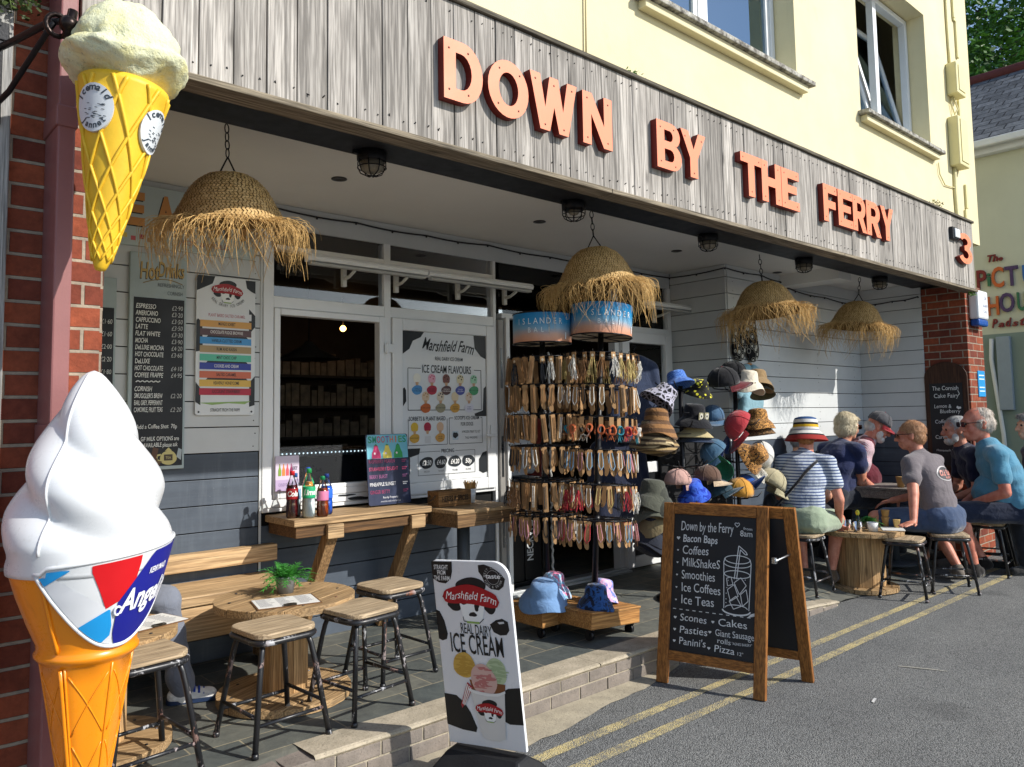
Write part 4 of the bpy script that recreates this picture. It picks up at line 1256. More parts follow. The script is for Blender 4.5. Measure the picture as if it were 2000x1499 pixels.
for i, (a, b) in enumerate(ITEMS):
    z = 2.212 - i * .0395
    if a == '~': p.line([(1.37 + .012 * k, z + .012 + .008 * (k % 2)) for k in range(12)], .006, '#d5d6d2', 1); continue
    p.text(a, 1.362, z, .027, '#e4e5e0', 1, w=min(.155, .0135 * len(a)), shear=.18, bold=.012, align='LEFT', warp=hand(.0008, 9, i))
    if b: p.text(b, 1.56, z, .026, '#c2c3bf', 1, w=.062, shear=.12, align='LEFT', warp=hand(.0008, 9, i + 40))
for t, x, z, w in (('Add a Coffee Shot  70p', 1.375, 1.525, .225), ('GF MILK OPTIONS are', 1.40, 1.455, .21), ('AVAILABLE please ask', 1.415, 1.42, .19)):
    p.text(t, x, z, .024, '#e4e5e0', 1, w=w, shear=.15, align='LEFT', bold=.008, warp=hand(.001, 9, x))
p.blob(1.555, 1.355, .045, .042, '#c9bd7c', 1, 3, amp=.04); p.line([(1.513, 1.375), (1.49, 1.37), (1.49, 1.345), (1.52, 1.335)], .01, '#c9bd7c', 1); p.rect(1.53, 1.578, 1.34, 1.375, '#4a3b2c', 2)
p.text('TEA', 1.554, 1.35, .014, '#c9bd7c', 3, w=.03); p.poly([(1.535, 1.395), (1.575, 1.395), (1.555, 1.415)], '#c9bd7c', 1)
p.poly([(1.44, 1.315), (1.51, 1.315), (1.49, 1.36), (1.50, 1.41), (1.47, 1.42), (1.46, 1.37)], '#5b3a25', 1); p.blob(1.46, 1.33, .05, .015, '#6b5233', 1, 8)
p.poly([(1.60, 1.36), (1.625, 1.34), (1.63, 1.40), (1.61, 1.41)], '#a9b4b8', 1)
p.build('lettering', hb)
mb2 = thing('side_menu_board', 'narrow cold drinks board half hidden behind the hanging cone and brick pier', 'menu board', (1.2, 4.74, 1.3))
q = MB((1.2, 4.74, 1.3)); q.box(.99, 1.262, 4.722, 4.747, 1.29, 2.37); q.build('board', paint('#a8b6b7', .5, .07, 5, .15, name='pale_header'), mb2, bevel=.003)
q = MB((1.2, 4.74, 1.3)); q.box(1.01, 1.25, 4.7185, 4.7215, 1.31, 2.20); q.build('blackboard', BLK, mb2)
p = Poster((0, 4.7185, 0), X, Z, (1.2, 4.74, 1.3))
for i, t in enumerate(('£1·60', '£1·60', '£2·00', '£2·20', '£1·80', '£2·50', '£3·00')): p.text(t, 1.213, 2.11 - .07 * i, .026, '#d7d8d4', 1, w=.055, shear=.1)
p.build('lettering', mb2)

# ---- flavours sign
fl = thing('flavour_sign', 'white ice cream sign with ten coloured flavour strips beside the hot drinks board', 'sign', (1.89, 4.74, 1.6))
O = (1.89, 4.74, 1.6)
q = MB(O); q.prism(rrect(.365, .845, .018, 4, 1.89, 2.02), (0, 4.743, 0), X, Z, .012, 0); q.build('panel', paint('#dcdfe0', .35, .03, 5, 0, name='sign_white'), fl)
p = Poster((1.7075, 4.731, 1.5975), X, Z, O)
K_ = '#1b2026'
p.poly([(0, .845), (.11, .845), (.095, .80), (.05, .775), (.02, .76), (0, .75)], K_); p.poly([(.30, .84), (.365, .84), (.365, .76), (.34, .77), (.31, .79)], K_)
p.poly([(0, .38), (.04, .39), (.035, .56), (.01, .58), (0, .57)], K_); p.poly([(.365, .62), (.325, .66), (.325, .5), (.365, .55)], K_); p.poly([(.365, .06), (.33, .05), (.33, .2), (.365, .24)], K_); p.poly([(0, .08), (.03, .06), (.03, .16), (0, .2)], K_)
farm_logo(p, .185, .765, .20, 1)
p.arc('REAL DAIRY ICE CREAM', .19, .80, .14, -math.pi / 2, .018, K_, 3, step=.085, inside=True, sx=.7)
for i, (t, c, tc) in enumerate((('PLANT BASED SALTED CARAMEL', '#dfe1e4', '#b9707a'), ('MANGO SORBET', '#d9a255', K_), ('CHOCOLATE FUDGE BROWNIE', '#5b4145', '#e6e2de'), ('VANILLA CLOTTED CREAM', '#3f96d2', K_), ('RUM AND RAISIN', '#b0966b', K_), ('MINT CHOC CHIP', '#58bd9f', K_), ('COOKIES AND CREAM', '#2c3f9c', '#e6e6ea'), ('SALTED CARAMEL', '#cf6a4c', K_), ('HEAVENLY HONEYCOMB', '#dcb250', K_), ('SUCCULENT STRAWBERRY', '#b51f3d', K_))):
    y = .585 - i * .0515
    if i in (2, 5, 7): p.poly([(.06, y - .012), (.32, y - .012), (.31, y), (.07, y)], K_, 1)
    p.rect(.022, .34, y, y + .041, c, 2)
    p.text(t, .185, y + .013, .019, tc, 3, w=.0088 * len(t), bold=.01)
p.poly([(.02, .075), (.34, .085), (.30, .066), (.2, .072), (.1, .062)], '#8fb065', 1); p.text('STRAIGHT FROM THE FARM', .18, .022, .02, K_, 3, w=.18)
for x, y in ((.02, .02), (.345, .02)): p.disc(x, y, .006, K_, 2)
p.build('print', fl)

# ---- casement poster
cp = thing('flavours_poster', 'large white ice cream flavours poster with cow-print corners fixed on the casement', 'poster', (3.55, 4.74, 1.1))
O = (3.55, 4.74, 1.1)
ys = W - .0125
q = MB(O); q.box(3.178, 3.958, ys - .005, ys, 1.345, 2.196); q.build('panel', paint('#d9dcde', .35, .02, 5, 0, name='poster_white'), cp)
p = Poster((3.178, ys - .005, 1.345), X, Z, O)
Wd, Ht = .78, .851
p.poly([(0, Ht), (.19, Ht), (.16, Ht - .04), (.09, Ht - .07), (.06, Ht - .13), (0, Ht - .17)], K_); p.poly([(Wd, Ht), (.66, Ht), (.67, Ht - .10), (.73, Ht - .16), (Wd, Ht - .18)], K_)
p.poly([(0, .30), (.03, .34), (.028, .42), (.015, .44), (0, .43)], K_); p.poly([(Wd, .46), (.755, .44), (.745, .27), (.66, .245), (.67, .225), (Wd, .225)], K_)
p.text('Marshfield Farm', .41, Ht - .135, .085, K_, 2, w=.48, shear=.15, bold=.012, warp=lambda x, y: (x + .25 * y, y + .018 * math.sin(10 * x) - .12 * x))
p.text('REAL DAIRY ICE CREAM', .42, Ht - .205, .027, K_, 2, w=.26, bold=.01)
p.text('ICE CREAM FLAVOURS', .40, Ht - .300, .058, K_, 2, w=.46, bold=.012)
p.line([(.16, Ht - .27), (.045, Ht - .27), (.045, .275), (.73, .275), (.73, Ht - .27), (.66, Ht - .27)], .005, K_, 2)
def cone(x, y, sc, scoop, badge, name, tc=K_, dots=None):
    p.disc(x, y + .095 * sc, .045 * sc, scoop, 2); p.disc(x - .02 * sc, y + .072 * sc, .022 * sc, scoop, 2); p.disc(x + .02 * sc, y + .072 * sc, .022 * sc, scoop, 2)
    if dots: [p.disc(x + a * sc, y + (.095 + b) * sc, .009 * sc, dots, 3, n=6) for a, b in ((-.02, .01), (.015, -.005), (.0, .025), (.025, .02))]
    p.poly([(x - .02 * sc, y + .055 * sc), (x + .02 * sc, y + .055 * sc), (x + .012 * sc, y + .02 * sc), (x - .012 * sc, y + .02 * sc)], '#c79d78', 2)
    if badge: p.blob(x, y - .02 * sc, .058 * sc, .048 * sc, badge, 3, 1, amp=.06)
    a = name.split('|')
    for i, t in enumerate(a): p.text(t, x, y - .02 * sc - (.004 if len(a) == 1 else -.004 + .020 * i) * sc, .013 * sc, tc, 4, w=.0085 * len(t) * sc)
for i, a in enumerate((('#e9e6d8', '#4c8fc4', 'VANILLA|CLOTTED CREAM', K_, None), ('#e0a4b4', '#b02540', 'SUCCULENT|STRAWBERRY', K_, '#c3506c'), ('#7c4a42', '#543638', 'CHOCOLATE|FUDGE BROWNIE', '#e8e2de', '#4b2a24'), ('#d9cda6', '#39469c', 'COOKIES|AND CREAM', '#e2e2ee', '#4a3a2c'), ('#9ccfae', '#3f9a68', 'MINT CHOC CHIP', K_, '#3c4a3a'))): cone(.125 + i * .133, .438, .76, *a[:3], a[3], a[4])
for i, a in enumerate((('#d8bfa2', '#c0622c', 'SALTED CARAMEL', K_, '#b98f62'), ('#d8c8b0', '#9a9478', 'RUM AND RAISIN', K_, '#33272a'), ('#dfcdaa', '#d19c3c', 'HEAVENLY|HONEYCOMB', K_, None), ('#d9c6b4', '#d5d6e2', 'FUNKY|BANANA', '#3c3a8a', '#b0845a'))): cone(.20 + i * .136, .305, .76, *a[:3], a[3], a[4])
p.text('SORBETS & PLANT BASED', .215, .198, .030, K_, 2, w=.33, bold=.01); p.text("SCOOP'S ICE CREAM", .585, .202, .027, K_, 2, w=.24, bold=.01); p.text('FOR DOGS', .585, .155, .027, K_, 2, w=.12, bold=.01)
p.line([(.045, .21), (.045, .02), (.395, .02), (.395, .21)], .004, K_); p.line([(.415, .02), (.415, .215), (.45, .215)], .004, K_); p.line([(.72, .215), (.735, .215), (.735, .02), (.415, .02)], .004, K_)
for i, a in enumerate((('#d9b23c', '#cfa040', 'MANGO SORBET'), ('#a81f3f', None, ''), ('#d8b494', '#cf9a4a', 'SALTED|CARAMEL'))): cone(.10 + i * .115, .085, .72, *a)
p.rect(.19, .245, .035, .085, '#cfcfcf', 2)
p.rect(.445, .50, .05, .115, '#b9cbd6', 1); p.blob(.472, .085, .022, .025, K_, 2, 4); p.text('A FROZEN TREAT TO GET', .625, .10, .018, K_, 2, w=.18); p.text('TAILS WAGGING', .625, .055, .018, K_, 2, w=.12)
p.build('print', cp)
pp = thing('price_poster', 'white pricing sheet with four dark price spots under the flavours poster', 'poster', (3.55, 4.74, 1.1))
q = MB(O); q.box(3.178, 3.958, ys - .004, ys, 1.10, 1.343); q.build('panel', paint('#d9dcde', .35, .02, 5, 0, name='poster_white'), pp)
p = Poster((3.178, ys - .004, 1.10), X, Z, O)
p.poly([(0, .243), (.15, .243), (.14, .20), (.06, .18), (.06, .06), (.03, .05), (0, .06)], K_); p.poly([(.78, .20), (.74, .19), (.70, .14), (.70, .05), (.74, .03), (.78, .04)], K_)
p.text('PRICING', .40, .205, .026, K_, 2, w=.12, bold=.01); p.line([(.13, .215), (.33, .215)], .003, K_); p.line([(.47, .215), (.66, .215)], .003, K_)
p.line([(.13, .215), (.13, .045), (.66, .045), (.66, .215)], .003, K_)
for i, t in enumerate(('£3.50', '£4.60', '£4.20', '50p')):
    p.blob(.205 + i * .13, .135, .058, .045, '#22282f', 2, i + 1, amp=.07); p.text(t, .205 + i * .13, .118, .034, '#e8e8e6', 3, w=.08 if i < 3 else .06, shear=.15, bold=.02)
    p.text(('ONE SCOOP', 'TWO SCOOPS', 'TUB', 'FLAKE')[i], .205 + i * .13, .065, .012, K_, 3, w=.05)
p.build('print', pp)

# ---- chalkboard on the pillar
ck = thing('cake_chalkboard', 'tall arched chalkboard of cakes hung on the shaded side of the brick pillar', 'chalkboard', (9.14, 3.2, .9))
O = (9.14, 3.2, .9)
DKW = wood('#3b2419', '#5a3a28', 'z', 1.5, .6, .3, 0, 'dark_frame')
outer = [(-.215, 0), (.215, 0), (.215, 1.0)] + arc(0, 1.0, .215, .16, 0, 180, 12)[1:]
q = MB(O); q.prism([(-x, y) for x, y in outer], (9.148, 3.19, .92), -Y, Z, -.03 if False else .03, 0)
q.build('frame', DKW, ck, bevel=.004)
q = MB(O); q.prism([(-.165, .05), (.165, .05), (.165, .93), (-.165, .93)], (9.116, 3.19, .92), -Y, Z, .004, 0); q.build('blackboard', BLK, ck)
p = Poster((9.112, 3.19, .92), -Y, Z, O)
for t, x, z, h, w in (('The Cornish', -.005, .855, .045, .26), ('Cake Fairy', .0, .775, .045, .25), ('Lemon &', -.04, .665, .040, .17), ('Blueberry', .03, .61, .040, .20), ('Coffee &', -.04, .50, .040, .17), ('Walnut', .02, .445, .040, .15), ('Carrot &', -.04, .335, .040, .18), ('Walnut', .04, .28, .040, .15), ('Homemade by Lizzy', 0, .20, .024, .25)):
    p.text(t, x, z, h, '#dfe0dd', 1, w=w, shear=.08, warp=hand(.0018, 6, z))
p.line([(.12, .85), (.135, .81), (.125, .80)], .006, '#dfe0dd', 1); p.blob(.12, .665, .018, .018, '#dfe0dd', 1, 7, amp=.3)
for a, b in ((.07, .50), (.10, .505), (.13, .50), (.11, .47)): p.disc(a, b, .009, '#b9bab6', 1, n=8)
p.line([(.10, .33), (.14, .355)], .008, '#dfe0dd', 1)
p.build('lettering', ck)

# ---- SMOOTHIES sign standing on the counter
def solid(name, label, cat, loc): return thing(name, label, cat, loc)
sm = thing('smoothies_sign', 'navy smoothies menu card with three coloured bottles printed on top, on the counter', 'sign', (2.95, 4.62, .965))
O = (2.95, 4.62, .965)
tl = Vector((0, .10, 1)).normalized()
q = MB(O); q.prism(rrect(.335, .475, .015, 4, 0, .2375), (2.965, 4.575, .982), X, tl, .008, 0); q.build('panel', paint('#202a47', .4, .04, 5, 0, name='navy_card'), sm)
nn = X.cross(tl).normalized()
p = Poster(Vector((2.965 - .1675, 4.575, .982)) + nn * .008, X, tl, O)
p.poly([(.004, .31), (.331, .31), (.331, .45), (.32, .472), (.015, .472), (.004, .45)], '#6fb6c9', 1)
for i, (ch, c) in enumerate(zip('SMOOTHIES', ('#1f8f68', '#1f8f68', '#c0456a', '#b05a60', '#7a5a9a', '#c9734f', '#c9734f', '#5aa04f', '#1f8f68'))): p.text(ch, .03 + i * .0345, .418, .044, c, 3, w=.029 if ch != 'I' else .009, bold=.02)
for i, c in enumerate(('#d23b72', '#dfce5a', '#2f9a52')):
    cx = .075 + i * .088
    p.poly([(cx - .036, .312), (cx + .036, .312), (cx + .034, .345), (cx + .02, .375), (cx + .014, .398), (cx - .014, .398), (cx - .02, .375), (cx - .034, .345)], c, 2); p.disc(cx - .012, .345, .008, '#f0dfe4', 3, n=8)
    p.poly([(cx - .014, .398), (cx, .41), (cx + .014, .398)], '#2f7a3f', 2)
for i, (t, c) in enumerate((('RASPBERRY HEAVEN', '#8f3a62'), ('STRAWBERRY DELIGHT', '#d0567f'), ('BERRY BURST', '#a86a9a'), ('PINEAPPLE SUNSET', '#e3e4e8'), ('GINGER BETTY', '#8f3a62'))):
    y = .280 - i * .051
    p.text(t, .012, y, .024, c, 2, w=.0128 * len(t), align='LEFT', bold=.01); p.rect(.275, .315, y + .013, y + .02, c, 2); p.rect(.275, .305, y + .001, y + .008, c, 2)
p.text('Family Property', .17, .042, .014, '#d6d8de', 2, w=.12); p.text('smoothies made with real fruit', .17, .018, .012, '#b9bcc6', 2, w=.16)
p.build('print', sm)
jc = thing('drinks_card', 'small lilac drinks card with coloured bottles printed on it, in the serving window corner', 'sign', (2.27, 4.66, 1.1))
O = (2.27, 4.66, 1.1)
q = MB(O); q.prism(rrect(.16, .22, .006, 3, 2.285, 1.225), (0, 4.715, 0), X, Z, .005, 0); q.build('panel', paint('#cdbfd0', .4, .03, 5, 0, name='lilac_card'), jc)
p = Poster((2.205, 4.71, 1.115), X, Z, O)
for i, c in enumerate(('#7c9a3a', '#d8803a', '#cf5560', '#8c2a58')): cx = .028 + i * .026; p.poly([(cx - .010, .095), (cx + .010, .095), (cx + .010, .13), (cx + .004, .15), (cx + .002, .17), (cx - .003, .17), (cx - .004, .15), (cx - .010, .13)], c, 1)
p.text('Juice', .128, .13, .035, '#4a3a58', 2, w=.04, shear=.4); p.rect(0, .16, 0, .07, '#b6a2c4', 1); p.text('COLD DRINKS', .07, .03, .018, '#6d5688', 2, w=.10)
p.build('print', jc)
# ================================================================ FURNITURE
SEATW = wood('#a08a6c', '#d2bd9e', 'x', 1.3, .7, .35, .35, 'stool_seat')
SPOOLW = wood('#a08058', '#cbab80', 'x', 1.0, .7, .35, .45, 'spool_top', True, False, .25)
SPOOLV = wood('#ab8558', '#d3ae7e', 'z', 1.0, .7, .3, .3, 'spool_stave')
BENCHW = wood('#b7946a', '#dcbd92', 'x', .8, .65, .25, .25, 'bench_timber')
COUNTW = wood('#a3845f', '#cbac82', 'x', .9, .7, .35, .5, 'counter_timber')
def chipped():
    t = NT('chipped_black_steel')
    v = t.coords((1, 1, .55))
    n = t.noise(v, 16, 5, .75, .5)
    a = t.ramp(n, [(.56, (0, 0, 0)), (.60, (1, 1, 1))])
    n2 = t.noise(v, 5, 2)
    bare = t.ramp(n2, [(.45, '#a8a9ad'), (.62, '#7a4a34')])
    c = t.mix(a, (.012, .013, .016), bare)
    return t.fin(c, .38, t.bump(t.noise(v, 60, 3), .2, .003), 0, .55)
CHIP = chipped()
def make_stool():
    o = thing('bar_stool', 'stool', 'stool', (0, 0, 0))
    q = MB(); q.prism(rrect(.30, .30, .065, 5), (0, 0, .462), X, Y, .024, 0)
    q.build('seat', SEATW, o, bevel=.006)
    q = MB(); q.tube([(x, y, .447) for x, y in rrect(.292, .292, .062, 5)], .0135, 8, closed=True)
    q.build('seat_ring', CHIP, o)
    tops = .112; feet = .178
    def leg(sx, sy):
        q = MB()
        P = [(sx * .07, sy * .07, .440), (sx * .095, sy * .095, .439), (sx * .112, sy * .112, .428), (sx * .120, sy * .120, .40), (sx * .132, sy * .132, .33), (sx * feet, sy * feet, .004)]
        q.tube(P, .0125, 8); q.cyl((sx * feet, sy * feet, .0), (sx * feet * .99, sy * feet * .99, .02), .0155, 8)
        q.build('leg', CHIP, o)
    for sx in (-1, 1):
        for sy in (-1, 1): leg(sx, sy)
    def rp(z): return .132 + (feet - .132) * (.33 - z) / .326
    a = rp(.14); b = rp(.105)
    for k in range(4):
        q = MB()
        c = [(-1, -1), (1, -1), (1, 1), (-1, 1)]
        z, r_ = (.15, rp(.15)) if k % 2 else (.12, rp(.12))
        (x0, y0), (x1, y1) = c[k], c[(k + 1) % 4]
        q.cyl((x0 * r_, y0 * r_, z), (x1 * r_, y1 * r_, z), .0085, 8)
        q.build('stretcher', CHIP, o)
    return o
stool0 = make_stool()
first_stool = [True]
def stool(x, y, z, rz, label, group='wooden topped black steel stools'):
    o = stool0 if first_stool[0] else dup(stool0)
    first_stool[0] = False
    o.location = (x, y, z); o.rotation_euler = (0, 0, R(rz)); o['label'] = label; o['group'] = group
    return o
DZ = .157
stool(1.60, 3.43, DZ, 4, 'chipped pale-seated stool nearest the kerb, left one of the pair before the fern table')
stool(2.06, 3.45, DZ, 8, 'chipped browner-seated stool, right one of the pair before the fern table')
stool(2.46, 3.80, DZ, 3, 'black stool behind the ice cream pavement sign, right of the spool table')
stool(1.03, 3.42, DZ, 6, 'black stool at the far left, half hidden by the giant ice cream cone')
stool(6.27, 3.38, deck_z(6.27, 3.38), 5, 'black stool carrying the woman in the striped top')
stool(6.96, 2.83, .004, 12, 'empty stool on the tarmac with a hand resting on its pale seat')
stool(7.46, 2.66, .004, 30, 'stool under the man in the grey printed T-shirt')
stool(8.46, 2.66, .004, 8, 'stool under the man in the light blue T-shirt at the right edge')
stool(8.86, 2.74, .004, 20, 'stool in shade under the grey haired man in navy')

def spool(x, y, z, r, h, label, post_r=.115, base_r=None, rz=0):
    o = thing('spool_table', label, 'table', (x, y, z), R(rz), group='cable spool tables')
    base_r = base_r or r * .95
    def disc_planks(name, rr, z0, z1, mat):
        q = MB(); rd = random.Random(int(rr * 1000))
        edges = [-rr, -rr * .62, -rr * .22, rr * .2, rr * .6, rr]
        for a, b in zip(edges[:-1], edges[1:]):
            a2, b2 = a + .0025, b - .0025
            pts = []
            n = 9
            for i in range(n + 1):
                yy = a2 + (b2 - a2) * i / n; pts.append((math.sqrt(max(0, rr * rr - yy * yy)) * (1 + rd.uniform(-.006, .006)), yy))
            for i in range(n, -1, -1):
                yy = a2 + (b2 - a2) * i / n; pts.append((-math.sqrt(max(0, rr * rr - yy * yy)), yy))
            cl = [pts[0]]
            for p_ in pts[1:]:
                if math.hypot(p_[0] - cl[-1][0], p_[1] - cl[-1][1]) > 1e-4: cl.append(p_)
            dz = rd.uniform(-.002, .002)
            q.prism(cl, (0, 0, z0 + dz), X, Y, z1 - z0, 0)
        for k in range(8):
            a = 2 * math.pi * k / 8 + .2
            q.cyl((rr * .8 * math.cos(a), rr * .8 * math.sin(a), z1), (rr * .8 * math.cos(a), rr * .8 * math.sin(a), z1 + .004), .008, 7, 1)
        q.build(name, [mat, CHIP], o, bevel=.004)
    disc_planks('tabletop', r, h - .038, h, SPOOLW)
    disc_planks('base_disc', base_r, .002, .04, SPOOLW)
    q = MB(); n = 12
    for i in range(n):
        a0, a1 = 2 * math.pi * i / n + .008, 2 * math.pi * (i + 1) / n - .008
        am = (a0 + a1) / 2
        rr = post_r
        q.add([(rr * math.cos(t) * s_, rr * math.sin(t) * s_, zz) for zz in (.04, h - .038) for s_ in (1, .8) for t in (a0, a1)], [(0, 1, 5, 4), (2, 6, 7, 3), (0, 4, 6, 2), (1, 3, 7, 5), (0, 2, 3, 1), (4, 5, 7, 6)])
    q.build('stave_drum', SPOOLV, o, bevel=.002)
    return o
spool(1.87, 3.87, DZ, .35, .50, 'round wooden cable spool table with a small fern and a menu clipboard on it', rz=25)
spool(.98, 3.80, DZ, .31, .50, 'wooden cable spool table at the left behind the giant cone', .11, rz=-20)
TZ = deck_z(6.98, 3.2)
spool(6.98, 3.22, TZ, .36, .52, 'cable spool table of cups and glasses beside the woman in stripes', .20, .30, rz=50)

# plank bench along the wall
be = thing('timber_bench', 'long pale timber bench along the dark boarded wall', 'bench', (1.35, 4.5, DZ))
O = (1.35, 4.5, DZ)
q = MB(O); q.box(.78, 2.16, 4.30, 4.72, .58, .635); q.build('seat', BENCHW, be, bevel=.008)
q = MB(O); q.box(.80, 2.14, 4.315, 4.36, .40, .578); q.build('front_rail', BENCHW, be, bevel=.006)
q = MB(O); q.box(.80, 2.20, 4.66, 4.735, .70, .80); q.build('back_rail', BENCHW, be, bevel=.008)
for x in (.86, 2.05):
    q = MB(O); q.box(x, x + .08, 4.37, 4.68, .16, .578); q.build('leg', BENCHW, be, bevel=.006)

# counter shelf on raking props
co = thing('counter_shelf', 'thick wooden serving shelf on two raking props below the serving window', 'shelf', (2.8, 4.6, .95))
O = (2.8, 4.6, .95)
q = MB(O); q.box(2.15, 3.145, 4.34, 4.74, .93, .972, 0); q.build('shelf_board', COUNTW, co, bevel=.006)
q = MB(O); q.box(2.17, 3.13, 4.36, 4.41, .86, .929, 0); q.box(2.17, 2.22, 4.411, 4.73, .86, .929, 0); q.build('front_bearer', wood('#5a4028', '#85623d', 'x', 1, .7, .3, .3, 'dark_bearer'), co, bevel=.005)
for x in (2.42, 3.03):
    q = MB(O); q.bar((x, 4.40, .86), (x - .06, 4.72, .17), .07, .075, up=(0, 1, .4)); q.build('prop', wood('#8d6c48', '#b99468', 'z', 1, .7, .3, .4, 'prop_timber'), co, bevel=.005)
    q = MB(O); q.box(x - .055, x + .055, 4.33, 4.359, .84, .925); q.build('prop_block', COUNTW, co, bevel=.004)
# square pedestal table beside the door
pt = thing('pedestal_table', 'square thick-edged wooden table on one grey post by the doorway', 'table', (3.62, 4.45, DZ))
O = (3.62, 4.45, DZ)
q = MB(O); q.box(3.37, 3.92, 4.14, 4.70, .93, .955, 0); q.build('tabletop', COUNTW, pt, bevel=.005)
q = MB(O)
q.box(3.375, 3.915, 4.145, 4.17, .845, .929); q.box(3.375, 3.40, 4.171, 4.695, .845, .929); q.box(3.89, 3.915, 4.171, 4.695, .845, .929)
q.build('apron', wood('#6d5238', '#96754f', 'x', 1, .75, .4, .5, 'rough_apron'), pt, bevel=.004)
q = MB(O); q.cyl((3.66, 4.45, .17), (3.66, 4.45, .93), .045, 16); q.build('post', paint('#3d444b', .5, .1, name='grey_post'), pt)
q = MB(O); q.lathe([(.19, 0), (.19, .012), (.06, .03), (0, .03)], (3.66, 4.45, DZ), 24); q.build('foot', paint('#3d444b', .5, .1, name='grey_post'), pt)

pt.location = (3.40, 4.38, DZ)
# ---- bottles, box, sticks on the counter
def bottle(x, y, z, h, r, liquid, cap, label_c, label, lt=None, fill=.8):
    h *= 1.25; r *= 1.12
    o = thing('drink_bottle', label, 'bottle', (x, y, z), group='plastic drink bottles at the end of the counter')
    q = MB()
    prof = [(0, .002), (r * .85, 0), (r, .012), (r, h * .30), (r * .93, h * .36), (r, h * .42), (r, h * .60), (r * .85, h * .70), (r * .45, h * .84), (r * .36, h * .88), (r * .36, h * .92)]
    lq = [(pr_ * .95, pz) for pr_, pz in prof if pz <= h * fill]; lq.append((0, lq[-1][1]))
    if liquid:
        t = paint(liquid, .12, .05, 5, 0, spec=.6, coat=.6, name='drink_liquid'); q.lathe(lq, n=16); q.build('liquid', t, o)
    q = MB(); q.lathe(prof, n=18); q.build('shell', glass_mat('clear_plastic', (.93, .95, .95), .03, ior=1.4), o)
    q = MB(); q.lathe([(r * .42, h * .905), (r * .42, h * .985), (r * .38, h), (0, h)], n=14); q.build('cap', paint(cap, .35, .04, name='cap'), o)
    if label_c:
        q = MB(); q.lathe([(r * 1.012, h * .40), (r * 1.015, h * .42), (r * 1.015, h * .62), (r * 1.0, h * .63)], n=20); q.build('wrap_label', paint(label_c, .4, .05, name='bottle_label'), o)
        if lt:
            q = MB()
            v, f = text2d(lt, .03, .2)
            k = h * .11 / .7; vv = []
            for a, b in v:
                th = -math.pi * .62 + a * k * .8 / r
                vv.append((r * 1.03 * math.cos(th), r * 1.03 * math.sin(th), h * .47 + b * k))
            q.add(vv, f); q.build('label_text', ink('#e9efe9'), o)
    return o
CZ = .973
bottle(2.195, 4.46, CZ, .225, .032, '#4a0d12', '#c01822', '#8f1018', 'dark red cola bottle with a red cap at the counter end', 'Cola')
bottle(2.275, 4.40, CZ, .235, .034, '#cfd6d6', '#1f8f4a', '#1fa06a', 'clear lemonade bottle with a green cap and green label', 'Lime', .62)
bottle(2.36, 4.39, CZ, .195, .032, '#8c3a10', '#147a4c', '#d0789c', 'amber iced tea bottle with a green cap and pink label', None)
bottle(2.33, 4.52, CZ, .235, .032, '#d88a2a', '#1d4fb0', '#d8a02c', 'orange juice bottle with a blue cap, behind the others', None)
bottle(2.25, 4.53, CZ, .21, .030, '#cfd8de', '#2a5d9a', '#7aa6c8', 'water bottle with a dull blue cap, behind the cola', None)
bottle(2.43, 4.47, CZ, .20, .034, '#1f55b8', '#18347a', '#2a66d0', 'blue sports bottle with a dark spout cap', None)
bx = thing('herb_box', 'small wooden box stencilled HERBS & SPICES on the pedestal table', 'box', (3.52, 4.3, .956))
O = (3.52, 4.30, .956)
BOXW = wood('#7a5632', '#a3794a', 'x', 1.2, .7, .3, .2, 'box_wood')
q = MB(O)
q.box(3.38, 3.66, 4.235, 4.247, .957, 1.062); q.box(3.38, 3.66, 4.353, 4.365, .957, 1.062); q.box(3.38, 3.392, 4.2475, 4.3525, .957, 1.062); q.box(3.648, 3.66, 4.2475, 4.3525, .957, 1.062); q.box(3.392, 3.648, 4.2475, 4.3525, .957, .967)
q.build('crate', BOXW, bx, bevel=.002)
for sx, xx in ((-1, 3.38), (1, 3.66)):
    q = MB(O); q.tube([(xx, 4.27, 1.035), (xx + sx * .022, 4.28, 1.01), (xx + sx * .024, 4.31, .995), (xx + sx * .02, 4.33, 1.01), (xx, 4.335, 1.035)], .0045, 6); q.build('rope_handle', paint('#4a3a28', .8, .1), bx)
p = Poster((3.38, 4.235, .957), X, Z, O); p.text('HERBS & SPICES', .14, .036, .036, '#1d1510', 1, w=.225, bold=.02); p.build('stencil', bx)
cu_ = thing('stick_pot', 'white pot of wooden stirrers beside the herb box', 'pot', (3.73, 4.32, .956))
O = (3.73, 4.32, .956)
q = MB(O); q.lathe([(0, .957), (.033, .956), (.044, 1.055), (.040, 1.055), (.031, .965), (0, .965)], (3.73, 4.32, 0), 18); q.build('cup', WHITEP, cu_)
q = MB(O); rd = random.Random(3)
for i in range(44):
    a = rd.uniform(0, 6.28); r0, r1 = rd.uniform(0, .02), rd.uniform(.01, .06)
    q.bar((3.73 + r0 * math.cos(a), 4.32 + r0 * math.sin(a), .97), (3.73 + r1 * math.cos(a), 4.32 + r1 * math.sin(a), 1.09 + rd.uniform(0, .025)), .006, .0018, up=(math.cos(a + 1), math.sin(a + 1), 0))
q.build('stirrers', paint('#d0a264', .7, .12, name='stirrer'), cu_)
bx.location = (3.33, 4.39, .956); cu_.location = (3.545, 4.43, .956)
def leaf_mat(c1, c2, name='leaf'):
    t = NT(name)
    v = t.coords()
    c = t.ramp(t.noise(v, 22, 3), [(.3, c1), (.7, c2)])
    t.b.inputs['Subsurface Weight'].default_value = 0
    return t.fin(c, .5, None, 0, .35)
FERN = leaf_mat('#1c5a22', '#4b9a3a', 'fern')
